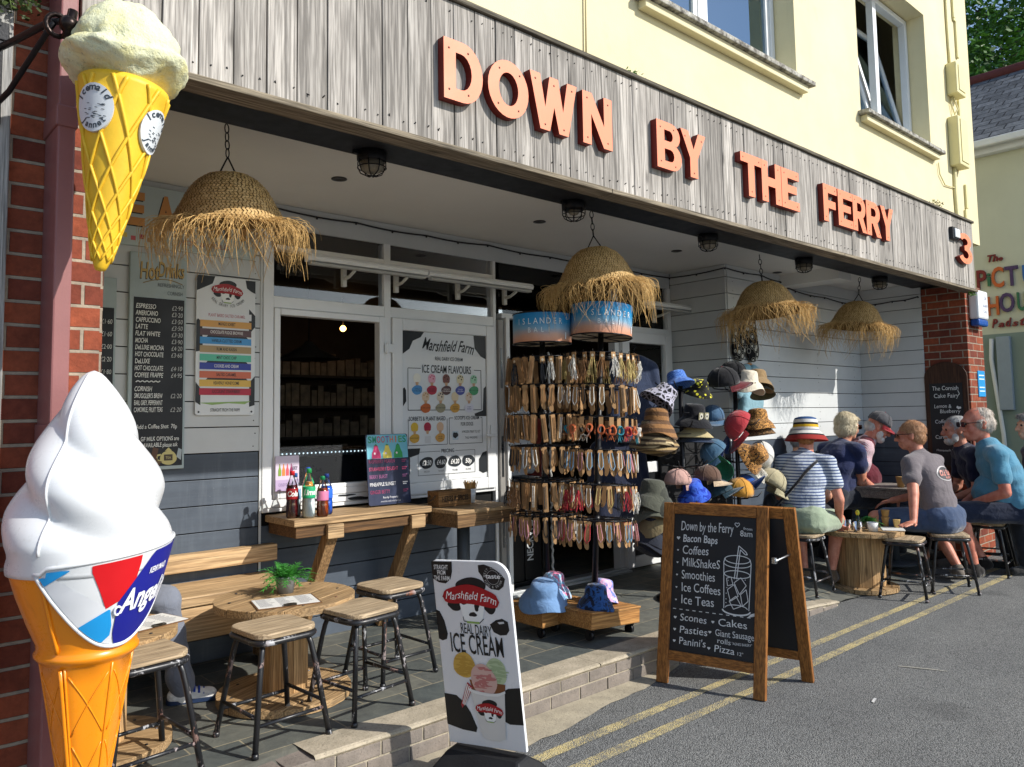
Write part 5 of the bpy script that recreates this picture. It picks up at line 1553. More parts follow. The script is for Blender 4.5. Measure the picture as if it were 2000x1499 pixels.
def pot_plant(x, y, z, s, label, seed=1):
    o = thing('potted_fern', label, 'plant', (x, y, z))
    q = MB(); q.lathe([(0, .0), (.038 * s, 0), (.052 * s, .075 * s), (.055 * s, .082 * s), (.05 * s, .082 * s), (.046 * s, .07 * s), (0, .07 * s)], n=22); q.build('pot', paint('#8f9396', .45, .12, 8, .2, metal=.3, name='zinc_pot'), o)
    rd = random.Random(seed); q = MB()
    for i in range(70):
        a = rd.uniform(0, 6.28); el = rd.uniform(.15, 1.45); L = rd.uniform(.09, .15) * s
        d = Vector((math.cos(a) * math.cos(el), math.sin(a) * math.cos(el), math.sin(el)))
        b0 = Vector((math.cos(a) * .02 * s, math.sin(a) * .02 * s, .07 * s))
        sd_ = d.cross(Z).normalized()
        pts = []
        for k in range(8):
            u = k / 7; pts.append(b0 + d * L * u + Vector((0, 0, -.06 * s * u * u)))
        for k in range(1, 8):
            for sg in (-1, 1):
                w = (.030 * (1 - (k / 7.6) ** 2) + .008) * s
                b = pts[k]; tip = b + sd_ * sg * w + (pts[k] - pts[k - 1]) * 1.2 + Vector((0, 0, rd.uniform(-.006, .004)))
                nrm = (pts[k] - pts[k - 1]) * .32
                q.add([b - nrm, tip, b + nrm], [(0, 1, 2)])
        q.tube(pts, .0012 * s, 3, caps=False)
    q.build('fronds', FERN, o)
    return o
pot_plant(1.90, 3.93, DZ + .502, 1.05, 'bushy green fern in a grey pot on the spool table', 2)
pot_plant(7.00, 3.14, TZ + .522, .78, 'small green plant in a zinc pot on the table of cups', 5)
def clipboard(x, y, z, rz, label):
    o = thing('menu_clipboard', label, 'menu', (x, y, z), R(rz))
    q = MB(); q.box(-.155, .155, -.11, .11, 0, .004); q.build('board', wood('#6b4a2c', '#8b6540', 'x', 1.5, .6, .2, 0, 'clipboard'), o, bevel=.001)
    q = MB(); q.box(-.148, .145, -.10, .10, .0045, .006); q.build('sheet', paint('#d9d8d4', .6, .03, 4, 0, name='paper'), o)
    q = MB(); rd = random.Random(8)
    for c in range(3):
        for r_ in range(12): q.box(-.135 + c * .095, -.135 + c * .095 + rd.uniform(.04, .08), .085 - r_ * .0145, .088 - r_ * .0145, .0062, .0066)
    q.build('print', ink('#5c5c66'), o)
    q = MB(); q.box(-.03, .03, -.112, -.09, .006, .014); q.tube([(-.02, -.10, .014), (0, -.125, .02), (.02, -.10, .014)], .003, 5); q.build('clip', paint('#4a4640', .35, .1, metal=.8), o, bevel=.002)
    return o
clipboard(1.80, 3.72, DZ + .502, -14, 'menu clipboard lying in front of the fern on the spool table')
clipboard(1.16, 3.78, DZ + .502, 15, 'menu clipboard on the left table behind the giant cone')
# ================================================================ DISPLAY RACKS
RACKB = paint('#111216', .4, .15, 6, .05, metal=.2, name='rack_black')
DOLLYW = wood('#a8743f', '#cf9c5e', 'x', 1.0, .55, .2, .2, 'dolly_pine')
CARD = paint('#a07c54', .8, .25, 3, .1, name='kraft_card')
CARDW = paint('#d5c9b2', .8, .06, 10, .1, name='pale_card')
def drum_mat():
    t = NT('header_print')
    tc = t.n('TexCoord'); sp = t.n('SeparateXYZ'); t.l(tc.outputs['Object'], sp.inputs[0])
    n = t.noise(tc.outputs['Object'], 5, 3)
    f = t.math('ADD', t.math('MULTIPLY', sp.outputs[2], 4.6), t.math('MULTIPLY', t.math('SUBTRACT', n, .5), .25))
    c = t.ramp(f, [(.02, '#cf8e6c'), (.20, '#c39a86'), (.40, '#7ba3bd'), (.62, '#2a8cc0'), (.9, '#167cb8')])
    return t.fin(c, .4, None, 0, .4)
DRUM = drum_mat()
def rack(x, y, lean, label, rr, heads, tiers, group):
    o = thing('display_rack', label, 'display rack', (x, y, DZ))
    o.rotation_euler = (0, R(lean), 0)
    q = MB(); q.box(-.23, .23, -.19, .19, .075, .165); q.box(-.235, .235, -.195, -.07, .1655, .18); q.box(-.235, .235, -.065, .065, .1655, .18); q.box(-.235, .235, .07, .195, .1655, .18)
    q.build('dolly', DOLLYW, o, bevel=.004)
    for sx in (-1, 1):
        for sy in (-1, 1):
            q = MB(); cx, cy = sx * .19, sy * .15
            q.cyl((cx - .012, cy + .012, .032), (cx + .012, cy + .012, .032), .031, 14); q.bar((cx - .017, cy, .075), (cx - .017, cy + .012, .03), .02, .004, up=(1, 0, 0)); q.bar((cx + .017, cy, .075), (cx + .017, cy + .012, .03), .02, .004, up=(1, 0, 0)); q.cyl((cx, cy, .062), (cx, cy, .075), .022, 10)
            q.build('castor', RACKB, o)
    top = heads[0] - DZ
    q = MB(); q.cyl((0, 0, .18), (0, 0, top + .03), .02, 14)
    for z_ in tiers: q.cyl((0, 0, z_ - DZ - .03), (0, 0, z_ - DZ + .02), .027, 12)
    q.build('pole', RACKB, o)
    for z_ in tiers:
        z = z_ - DZ
        q = MB()
        q.tube([(rr * math.cos(a), rr * math.sin(a), z) for a in np.linspace(0, 6.2832, 33)[:-1]], .0045, 5, closed=True)
        for i in range(24):
            a = 2 * math.pi * i / 24
            q.tube([(rr * .98 * math.cos(a), rr * .98 * math.sin(a), z), ((rr + .03) * math.cos(a), (rr + .03) * math.sin(a), z - .004), ((rr + .034) * math.cos(a), (rr + .034) * math.sin(a), z + .012)], .0025, 4)
        for i in range(4):
            a = math.pi * i / 4 + .3
            q.cyl((rr * math.cos(a), rr * math.sin(a), z), (-rr * math.cos(a), -rr * math.sin(a), z), .004, 5)
        q.build('tier_ring', RACKB, o)
    hz0, hz1 = heads[0] - DZ, heads[1] - DZ
    hr = rr * .97
    n = 40
    q = MB()
    for r_, flip in ((hr, False), (hr - .004, True)):
        vs = [(r_ * math.cos(2 * math.pi * j / n), r_ * math.sin(2 * math.pi * j / n), z) for z in (0, hz1 - hz0) for j in range(n)]
        fs_ = [(j, (j + 1) % n, n + (j + 1) % n, n + j) for j in range(n)]
        q.add(vs, [f[::-1] for f in fs_] if flip else fs_, 1 if flip else 0, True)
    hd = q.build('header_drum', [DRUM, CARDW], o, loc=(0, 0, hz0))
    q = MB()
    for z in (0, hz1 - hz0): q.tube([(hr * math.cos(a), hr * math.sin(a), z) for a in np.linspace(0, 6.2832, 37)[:-1]], .005, 5, closed=True)
    for i in range(4):
        a = math.pi * i / 4
        q.cyl((hr * math.cos(a), hr * math.sin(a), 0), (-hr * math.cos(a), -hr * math.sin(a), 0), .0035, 5)
    q.build('hoop', RACKB, hd)
    q = MB()
    face = R(-123 if lean else -140)
    for t, z, h, sp_ in (('ISLANDER', .118, .040, .215), ('BALI', .062, .034, .22)):
        nL = len(t)
        for i, ch in enumerate(t):
            a = face + (i - (nL - 1) / 2) * sp_
            v, f = text2d(ch, 0, 0)
            k = h / .7
            q.add([((hr + .003) * math.cos(a + u * k * .8 / hr), (hr + .003) * math.sin(a + u * k * .8 / hr), z + w * k) for u, w in v], f, 0)
    a = face + .95
    q.add([((hr + .003) * math.cos(a + u), (hr + .003) * math.sin(a + u), w) for u, w in ((0, .02), (.05, .02), (.07, .065), (.02, .065))], [(0, 1, 2, 3)], 0)
    q.build('lettering', ink('#dfe6e8'), hd)
    return o
_RL = .205
RT = (1.965, 1.755, 1.545, 1.335, 1.11, .885)
rk2 = rack(3.71, 3.83, 0.0, 'left jewellery rack with a drum header, on a wooden castor dolly, deeper in shade', _RL, (2.05, 2.25), (1.955, 1.77, 1.575, 1.365, 1.135, .915), 'r')
rk1 = rack(3.84, 3.54, 4.2, 'right jewellery rack with a sunset printed ISLANDER BALI drum, nearest the road', .215, (2.09, 2.305), RT, 'r')
FOOT = [(-.010, 0), (.010, 0), (.022, -.006), (.020, -.022), (.014, -.045), (.020, -.085), (.022, -.115), (.012, -.140), (.016, -.165), (.014, -.185), (.002, -.190), (-.012, -.178), (-.022, -.150), (-.024, -.115), (-.018, -.075), (-.016, -.04), (-.022, -.018), (-.020, -.006)]
def card_mesh(kind, cord, seed):
    rd = random.Random(seed)
    q = MB()
    cm = 0
    if kind == 'foot':
        q.prism(FOOT, (0, 0, 0), X, Z, .002, 0)
        w = rd.uniform(.014, .02)
        for d in (0, .004):
            pts = [(-.012, -.006, -.02), (-w, -.009, -.07), (-w * .9, -.010 - d, -.12), (0, -.011 - d, -.148), (w, -.010 - d, -.12), (w * .9, -.009, -.07), (.012, -.006, -.02)]
            q.tube(pts, rd.uniform(.0022, .0036), 5, 1, caps=False)
    elif kind == 'strip':
        w = .017
        for k in range(3):
            q.prism([(-w, 0), (w, 0), (w, -.19), (-w, -.19)], (rd.uniform(-.008, .008), .012 * (k - 1), -.004 * k), X, Z, .002, 0)
        q.tube([(-.006, -.018, -.02), (-.007, -.018, -.17), (.006, -.018, -.17), (.006, -.018, -.02)], .0022, 5, 1)
    elif kind == 'tassel':
        q.prism([(-.019, 0), (.019, 0), (.019, -.055), (-.019, -.055)], (0, -.002, 0), X, Z, .002, 0)
        q.prism(circ(.010, 10, 0, -.026), (0, -.0045, 0), X, Z, .001, 2)
        for k in range(13):
            a = rd.uniform(-.03, .03)
            q.tube([(a * .4, -.006 + rd.uniform(-.012, .012), -.04), (a, -.012 + rd.uniform(-.02, .02), -.10), (a * 1.3 + rd.uniform(-.012, .012), -.004 + rd.uniform(-.03, .03), -.165 - rd.uniform(0, .03))], .0022, 4, 1, caps=False)
    else:
        q.prism([(-.017, 0), (.017, 0), (.017, -.06), (-.017, -.06)], (0, -.002, 0), X, Z, .002, 0)
        for k in range(5):
            r_ = rd.uniform(.026, .036)
            q.tube([(r_ * math.cos(t) * .8, -.008 - .005 * k + .008 * math.sin(t * 2), -.09 + r_ * math.sin(t)) for t in np.linspace(0, 6.283, 15)[:-1]], .0028, 5, 1, closed=True)
        for k in range(4): q.tube([(rd.uniform(-.01, .01), -.01, -.11), (rd.uniform(-.03, .03), -.016, -.15 - rd.uniform(0, .03))], .002, 4, 1, caps=False)
    return q
CORDS = {'white': '#dad8d0', 'dark': '#23262c', 'red': '#a82a33', 'pale blue': '#7fa3bd', 'pink': '#c98d96', 'tan': '#8a633c', 'teal': '#2a8a9c', 'orange': '#c96a3c', 'beaded': '#b9a56a'}
protos = {}
def card(kind, cord):
    if (kind, cord) not in protos:
        o = card_mesh(kind, cord, len(protos) + 3).build('jewellery_card', [CARD, fabric(CORDS[cord], .2, 400, 'cord'), CARDW])
        protos[(kind, cord)] = o
        return o
    return dup(protos[(kind, cord)])
ORD = ['top', 'second', 'third', 'fourth', 'fifth', 'lowest']
DESC = {'foot': 'foot-shaped card with {} anklet', 'strip': 'long kraft strips with {} cord', 'tassel': 'square card with {} tasselled strands', 'loop': 'card with a bunch of {} bracelets'}
rd = random.Random(77)
PLAN = [[('strip', 'strip', 'strip', 'foot', 'strip', 'foot'), ('dark', 'tan', 'white')], [('tassel',) * 3 + ('strip',), ('beaded', 'white', 'dark', 'beaded')]]
for ri, (rk, rr, tiers, lean) in enumerate(((rk2, _RL, (1.955, 1.77, 1.575, 1.365, 1.135, .915), 0), (rk1, .215, RT, 4.2))):
    side = ('left', 'right')[ri]
    for ti, z in enumerate(tiers):
        for i in range(24):
            a = 2 * math.pi * i / 24
            if ri == 0: kind = rd.choice((('strip', 'tassel'), ('foot', 'foot', 'strip'), ('strip',), ('foot',), ('strip', 'tassel', 'foot'), ('foot',))[ti]); cord = rd.choice(('dark', 'tan', 'white', 'tan', 'dark', 'pink' if ti == 5 else 'tan'))
            else:
                kind = rd.choice((('tassel',), ('foot', 'foot', 'foot', 'strip'), ('loop',), ('foot',), ('foot', 'foot', 'tassel'), ('foot',))[ti])
                cord = rd.choice((('beaded', 'white', 'beaded', 'tan'), ('white', 'white', 'dark'), ('teal', 'dark', 'orange', 'red', 'white', 'tan'), ('white', 'pale blue', 'pink', 'pale blue'), ('white', 'red', 'beaded', 'dark'), ('white', 'pink', 'pale blue', 'dark', 'red'))[ti])
            o = card(kind, cord)
            rad = rr + .022
            lx, ly, lz = rad * math.cos(a), rad * math.sin(a), z - DZ - .004
            L_ = R(lean)
            b = rk.location
            rad += rd.uniform(-.012, .022); lx, ly = rad * math.cos(a), rad * math.sin(a)
            o.location = (b[0] + lx * math.cos(L_) + lz * math.sin(L_), b[1] + ly, DZ + lz * math.cos(L_) - lx * math.sin(L_))
            o.rotation_euler = (R(rd.uniform(-5, 5)), R(rd.uniform(-7, 7)), a + math.pi / 2 + rd.uniform(-.35, .35))
            s = rd.uniform(.82, .95); o.scale = (s * .95, s, s)
            tag(o, DESC[kind].format(cord) + f' on the {ORD[ti]} tier of the {side} rack', 'jewellery', 'jewellery cards on the ' + side + ' rack')

# ================================================================ HATS
def pat(kind, c1, c2, scale=60):
    key = ('pat', kind, c1, c2, scale)
    if key in _PC: return _PC[key]
    t = NT('hat_' + kind)
    v = t.coords()
    if kind in ('giraffe', 'leopard', 'smiley'):
        vo = t.n('TexVoronoi', feature='DISTANCE_TO_EDGE' if kind == 'giraffe' else 'F1'); vo.inputs['Scale'].default_value = scale
        t.l(v, vo.inputs['Vector'])
        st = {'giraffe': [(.10, (1, 1, 1)), (.16, (0, 0, 0))], 'leopard': [(.30, (0, 0, 0)), (.36, (1, 1, 1)), (.52, (1, 1, 1)), (.58, (0, 0, 0))], 'smiley': [(.33, (1, 1, 1)), (.38, (0, 0, 0))]}[kind]
        m_ = t.ramp(vo.outputs['Distance'], st)
    elif kind == 'check':
        ch = t.n('TexChecker'); ch.inputs['Scale'].default_value = scale; t.l(v, ch.inputs['Vector']); m_ = ch.outputs['Fac']
    elif kind == 'stripe':
        w = t.n('TexWave', wave_type='BANDS', bands_direction='Z'); w.inputs['Scale'].default_value = scale; w.inputs['Distortion'].default_value = .8; t.l(v, w.inputs['Vector']); m_ = t.ramp(w.outputs['Fac'], [(.45, (0, 0, 0)), (.55, (1, 1, 1))])
    else:
        m_ = t.ramp(t.noise(v, scale, 3, .6, 1.0), [(.46, (0, 0, 0)), (.54, (1, 1, 1))])
    c = t.mix(m_, c1, c2)
    if kind == 'tiedye': c = t.mix(t.ramp(t.noise(v, scale * .6, 2, .5, 1.5), [(.5, (0, 0, 0)), (.6, (1, 1, 1))]), c, '#d9789a' if c1 != '#d8c4dc' else '#6a7ec0')
    nr = t.bump(t.noise(v, 16, 3, .6, .6), .6, .02)
    nr = t.bump(t.noise(v, 320, 2), .25, .002, nr)
    _PC[key] = t.fin(c, .88, nr, 0, .2, 0, .2)
    return _PC[key]
def bucket(name, x, y, z, mat, label, rot=(0, 0, 0), s=1.0, droop=.04, group='hats on the stand', mats=None, crown=1.0):
    q = MB()
    rd = random.Random(int(abs(x * 971 + z * 353)))
    p1, p2, p3 = [rd.uniform(0, 6.28) for _ in range(3)]
    def fn(a, zz): 
        k = max(0, min(1, (-zz + .005) / .05))
        return 1 + .02 * math.sin(2 * a + p1) + (.055 * math.sin(3 * a + p2)) * k
    prof = [(0, .095 * crown), (.05, .096 * crown), (.078, .088 * crown), (.088, .07 * crown), (.096, .02), (.1, .004), (.112, -.006), (.135, -.02 - droop * .3), (.158, -.035 - droop), (.160, -.039 - droop), (.156, -.041 - droop), (.13, -.028 - droop * .3), (.1, -.008), (.092, .0), (.088, .05), (0, .06)]
    q.lathe(prof, n=32, fn=fn)
    if droop > .03:
        q.v = [(a, b, c - (.02 * math.sin(2 * math.atan2(b, a) + p3) + .012 * math.sin(3 * math.atan2(b, a) + p1)) * max(0, (math.hypot(a, b) - .1) / .06)) for a, b, c in q.v]
    s *= .80
    o = q.build(name, mat, loc=(x, y, z))
    o.rotation_euler = [R(v) for v in rot]; o.scale = (s, s, s)
    return tag(o, label, 'hat', group)
def capmesh(name, x, y, z, mat, label, rot=(0, 0, 0), s=1.0, brim=None, group='hats on the stand', parts=True):
    # front of the cap points to local -Y
    s *= .84
    q = MB(); n = 28
    prof = [(0, .108), (.03, .105), (.06, .090), (.082, .062), (.092, .03), (.094, 0), (.090, 0), (.086, .03), (.05, .085), (0, .098)]
    q.lathe(prof, n=n, sy=1.1)
    for i in range(6):
        a = math.pi * i / 3 + .52
        q.tube([(math.cos(a) * r_ * 1.012, math.sin(a) * r_ * 1.1 * 1.012, z_ + .001) for r_, z_ in prof[:6]], .0022, 4, caps=False)
    o = q.build(name, mat, loc=(x, y, z))
    q = MB()
    vs = []; K = 14
    for i in range(K + 1):
        a = math.pi + math.pi * (.06 + .88 * i / K)
        for (rr, th) in ((1.0, 0), (1.0, 1)): pass
        c_, s_ = math.cos(a), math.sin(a)
        out = .085 * (math.sin(math.pi * (.06 + .88 * i / K))) ** .6
        dz = -.020 * c_ * c_ * -1
        for k in range(4):
            u = k / 3
            vs.append((c_ * .094 * (1 - .05 * u), s_ * (.1034 + out * u), -.004 - .018 * u - .03 * c_ * c_ * u * .6))
    fs_ = [(i * 4 + k, i * 4 + k + 1, (i + 1) * 4 + k + 1, (i + 1) * 4 + k) for i in range(K) for k in range(3)]
    q.add(vs, fs_, 0, True)
    nv = len(vs)
    q.add([(a, b, c - .004) for a, b, c in vs], [f[::-1] for f in fs_], 0, True)
    rim = [4 * i for i in range(K + 1)]
    outer = [4 * i + 3 for i in range(K + 1)]
    for a, b in zip(outer[:-1], outer[1:]): q.f.append((a, b, b + nv, a + nv)); q.m.append(0); q.sm.append(False)
    q.build('peak', brim or mat, o)
    q = MB(); q.ball((0, 0, .109), .008, 8, 0, (.009, .009, .005)); q.build('button', brim or mat, o)
    o.rotation_euler = [R(v) for v in rot]; o.scale = (s, s, s)
    return tag(o, label, 'cap', group)
# stand that carries them
hs = thing('hat_stand', 'black wire hat stand crowded with caps and bucket hats beside the glass door', 'hat stand', (5.6, 3.66, .15))
O = (5.6, 3.66, .15)
q = MB(O); q.cyl((5.78, 3.66, .17), (5.78, 3.66, 1.86), .018, 12); q.cyl((5.05, 3.68, .17), (5.05, 3.68, 1.78), .018, 12); q.build('post', RACKB, hs)
for x in (5.05, 5.78):
    q = MB(O); q.lathe([(.24, 0), (.24, .015), (.05, .03), (0, .03)], (x, 3.67, .158), 24); q.build('base_plate', RACKB, hs)
q = MB(O)
for x in (5.05, 5.78):
    for z in (.85, 1.15, 1.45, 1.75):
        for i in range(5):
            a = 2 * math.pi * i / 5 + z * 2
            q.tube([(x, 3.67, z), (x + .16 * math.cos(a), 3.67 + .16 * math.sin(a), z + .02), (x + .2 * math.cos(a), 3.67 + .2 * math.sin(a), z + .06)], .005, 5)
    for z in np.arange(.45, 1.7, .16): q.tube([(x + .1 * math.cos(a), 3.67 + .1 * math.sin(a), z) for a in np.linspace(0, 6.283, 13)[:-1]], .003, 4, closed=True)
q.build('hat_arms', RACKB, hs)
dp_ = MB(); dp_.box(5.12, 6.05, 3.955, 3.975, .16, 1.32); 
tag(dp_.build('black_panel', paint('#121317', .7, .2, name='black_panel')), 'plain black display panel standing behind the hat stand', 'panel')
HY = 3.62
bucket('bucket_hat', 4.76, HY, 1.70, pat('giraffe', '#15161c', '#a8a6b6', 26), 'crumpled black bucket hat with a white giraffe pattern', (25, 35, 10), 1.08, .05)
bucket('bucket_hat', 5.00, HY + .05, 1.82, pat('check', '#2a55a8', '#5f8ad0', 90), 'blue checked bucket hat hung high on the stand', (-18, 4, 0), .98, .02)
bucket('bucket_hat', 5.21, HY, 1.76, pat('smiley', '#14150f', '#d8d03a', 24), 'black bucket hat with yellow smiley spots', (20, -8, 0), .92, .02)
capmesh('baseball_cap', 5.46, HY - .06, 1.80, fabric('#15151a', .2), 'black cap with a maroon peak and a white badge, at the top of the stand', (-8, -14, 48), 1.5, fabric('#5e1f26', .15))
capmesh('baseball_cap', 5.79, HY + .06, 1.88, fabric('#121318', .2), 'plain black cap behind the cream bucket hat', (0, 0, 30), 1.3)
bucket('bucket_hat', 5.83, HY - .05, 1.82, fabric('#d3c9b6', .06), 'cream bucket hat at the top right of the stand', (4, 2, 0), 1.12, .045, crown=1.15)
bucket('bucket_hat', 6.17, HY + .06, 1.85, fabric('#8a7250', .12), 'khaki brown bucket hat right of the cream one', (-6, 14, 0), 1.05, .045, crown=1.1)
bucket('bucket_hat', 6.24, HY + .06, 1.76, fabric('#4a4630', .12), 'dark olive bucket hat tucked beneath the khaki brown one', (-20, 20, 0), .85, .03)
bucket('sun_hat', 4.66, HY, 1.50, pat('stripe', '#5a3f28', '#8a633c', 5), 'brown straw sun hat with dark bands, on top of its stack', (0, 4, 0), 1.2, .06, crown=1.2)
for i, (c1, c2) in enumerate((('#8a7a5c', '#3c3023'), ('#6d5a40', '#b9a780'), ('#4a3b2a', '#9a8258'))): bucket('sun_hat', 4.64 + .02 * i, HY + .02, 1.425 - .022 * i, pat('stripe', c1, c2, 9), ('striped fawn sun hat directly under the brown straw one', 'pale banded sun hat third down in the brown stack', 'dark banded sun hat at the bottom of the brown stack')[i], (3, 3 + 2 * i, 40 * i), 1.28, .05)
bucket('bucket_hat', 5.10, HY - .02, 1.53, fabric('#111218', .15), 'black bucket hat with two white crochet daisies', (8, 0, 0), 1.15, .03, crown=1.25)
for sx in (-1, 1):
    pass
for i, (dx, c) in enumerate(((-.05, '#b9b49c'), (.055, '#b9b49c'))):
    q = MB(); q.prism(rrect(.06, .06, .008, 3), (5.10 + dx * .75, HY - .02 - .092, 1.555), X, Z, .005, 0)
    for k in range(8): a = k * math.pi / 4; q.prism(circ(.008, 8, .017 * math.cos(a), .017 * math.sin(a)), (5.10 + dx * .75, HY - .1182, 1.555), X, Z, .002, 1)
    q.prism(circ(.008, 8), (5.10 + dx * .75, HY - .120, 1.555), X, Z, .002, 2)
    d = q.build('daisy_patch', [fabric('#8f8a6c', .1), fabric('#c2beae', .1), fabric('#16171b', .1)]); d.parent = bpy.data.objects['bucket_hat.006']; d.location = Vector((0, 0, 0)) - Vector((0, 0, 0))
    d.matrix_parent_inverse = Matrix.Translation(-Vector((5.10, HY - .02, 1.53)))
bucket('bucket_hat', 5.14, HY + .02, 1.43, fabric('#a89a72', .1), 'beige brimmed hat under the daisy one', (0, 3, 0), 1.2, .015)
bucket('bucket_hat', 5.16, HY + .02, 1.39, fabric('#1d2c44', .1), 'navy brimmed hat lowest under the daisy one', (0, 3, 0), 1.15, .015)
capmesh('baseball_cap', 5.46, HY + .05, 1.52, fabric('#3d5a76', .15), 'blue grey cap with white stripes behind the red one', (10, 0, -60), 1.2)
capmesh('baseball_cap', 5.60, HY - .12, 1.45, fabric('#a8333a', .08), 'plain brick red cap hanging peak down on the stand', (58, 0, -130), 1.45)
bucket('bucket_hat', 6.05, HY, 1.50, pat('leopard', '#b98546', '#1d140d', 62), 'upper leopard print bucket hat', (-4, 6, 0), 1.1, .05, crown=1.15)
bucket('bucket_hat', 6.06, HY + .01, 1.43, pat('leopard', '#7a5a34', '#15100b', 62), 'darker leopard print brim under the upper leopard hat', (-4, 6, 60), 1.08, .03)
bucket('bucket_hat', 5.89, HY - .06, 1.21, pat('leopard', '#b98546', '#1d140d', 62), 'lower leopard print bucket hat tipped towards the road', (62, 14, 0), 1.15, .03)
bucket('bucket_hat', 6.02, HY - .02, 1.04, pat('leopard', '#d8d3c4', '#2a2622', 70), 'small white spotted hat under the lower leopard one', (40, 30, 0), .65, .02)
capmesh('baseball_cap', 5.34, HY - .04, 1.24, fabric('#42647e', .12), 'washed denim cap hung with its peak to the left', (42, 0, -128), 1.3)
capmesh('baseball_cap', 5.42, HY - .05, 1.11, fabric('#2a6d50', .1), 'green cap hanging upside down under the denim one', (-80, -30, -60), 1.05)
capmesh('baseball_cap', 5.52, HY + .05, 1.22, fabric('#26386e', .2), 'navy patterned cap beside the denim one', (-70, 0, 10), 1.15)
capmesh('baseball_cap', 6.16, HY + .05, 1.20, fabric('#c9c8c4', .06), 'white and grey mesh cap beside the lower leopard hat', (74, 0, -40), 1.35, fabric('#8d8a80', .06))
capmesh('baseball_cap', 5.22, HY - .04, 1.05, fabric('#5b4438', .12), 'brown cap with a cream peak facing right', (2, 0, 50), 1.25, fabric('#b9a488', .08))
bucket('bucket_hat', 5.06, HY - .02, .98, pat('blotch', '#12309a', '#3a63d0', 14), 'bright royal blue hat beside the brown cap', (6, -24, 0), 1.0, .03)
capmesh('baseball_cap', 5.38, HY - .05, .93, fabric('#27404c', .15), 'dark teal cap with a white motif behind the chalkboard top', (-25, 0, 30), 1.2)
capmesh('baseball_cap', 5.60, HY - .08, .92, fabric('#c08a35', .12), 'mustard yellow cap showing above the chalkboard top', (-12, 0, 150), 1.35)
capmesh('baseball_cap', 5.86, HY + .02, .94, fabric('#234a8c', .15), 'mid blue cap between the mustard and khaki caps', (-40, 0, 10), 1.2)
capmesh('baseball_cap', 6.14, HY - .04, .95, fabric('#a59c7e', .1), 'pale khaki cap with a drooping peak beside the woman in stripes', (32, 0, 48), 1.5)
capmesh('baseball_cap', 4.98, HY + .06, 1.03, fabric('#b9948a', .08), 'dusty pink cap behind the grey green hats', (0, 0, 60), 1.25)
STK = [('#4a4c42', .98), ('#3b3d36', .93), ('#56584c', .885), ('#8a7d5c', .83), ('#20242e', .775), ('#2b2f3a', .735), ('#1b1e28', .695), ('#242834', .655)]
for i, (c, z) in enumerate(STK):
    bucket('bucket_hat', 4.60 + .015 * math.sin(i * 2.1), HY + .01 * math.cos(i * 3), z, fabric(c, .12), ('grey green bucket hat on top of the left stack', 'dark olive brim second in the left stack', 'olive brim third in the left stack', 'beige brim fourth in the left stack', 'navy brim fifth in the left stack', 'slate brim sixth in the left stack', 'black brim seventh in the left stack', 'navy brim at the bottom of the left stack')[i], (3 * (-1) ** i, 6 + 2 * i, 50 * i), 1.25, .05, crown=1.15)
q = None
# hats on the dollies
bucket('floppy_hat', 3.56, 3.70, DZ + .275, fabric('#6d8fb8', .1), 'pale denim floppy hat draped over the left dolly', (14, -12, 0), 1.25, .035, crown=.8)
bucket('bucket_hat', 3.74, 3.80, DZ + .285, pat('tiedye', '#7fb8d8', '#bcd6e8', 18), 'blue and pink tie-dye bucket hat behind the denim one', (0, 6, 0), .95, .04, crown=1.15)
bucket('bucket_hat', 3.77, 3.45, DZ + .25, pat('blotch', '#10182c', '#27508a', 16), 'navy camouflage bucket hat on the right dolly', (4, 0, 0), .98, .045, crown=1.1)
bucket('bucket_hat', 3.96, 3.56, DZ + .25, pat('tiedye', '#d8c4dc', '#e0a6c8', 18), 'pink tie-dye bucket hat on the right dolly', (0, 12, 0), .88, .045, crown=1.1)

# ================================================================ SOFT BODIES (voxel-fused primitives) for clothes and people
def cap_prim(p, q_, r0, r1, n=14, fx=1.0, up=None):
    p, q_ = Vector(p), Vector(q_)
    d = (q_ - p); L = max(d.length, 1e-5); d.normalize()
    u = d.orthogonal().normalized()
    if up is not None:
        uu = Vector(up); uu -= d * uu.dot(d)
        if uu.length > 1e-4: u = uu.normalized()
    w = d.cross(u)
    vs = []
    rings = []
    for i in range(5): a = math.pi / 2 * (1 - i / 4); rings.append((-math.sin(a) * r0, math.cos(a) * r0))
    for i in range(1, 6): 
        a = math.pi / 2 * (i - 1) / 4; rings.append((L + math.sin(a) * r1, math.cos(a) * r1))
    for h, r in rings:
        for j in range(n):
            t = 2 * math.pi * j / n
            vs.append(p + d * h + u * (r * math.cos(t)) + w * (r * math.sin(t) * fx))
    fs_ = [(i * n + j, i * n + (j + 1) % n, (i + 1) * n + (j + 1) % n, (i + 1) * n + j) for i in range(len(rings) - 1) for j in range(n)]
    return vs, fs_
def ell_prim(c, rad, rot=None, n=18):
    q = MB(); q.ball((0, 0, 0), 1, n, 0, rad)
    vs = [Vector(v) for v in q.v]
    if rot is not None: vs = [rot @ v for v in vs]
    return [v + Vector(c) for v in vs], q.f
TMP = bpy.data.scenes.new('workshop')
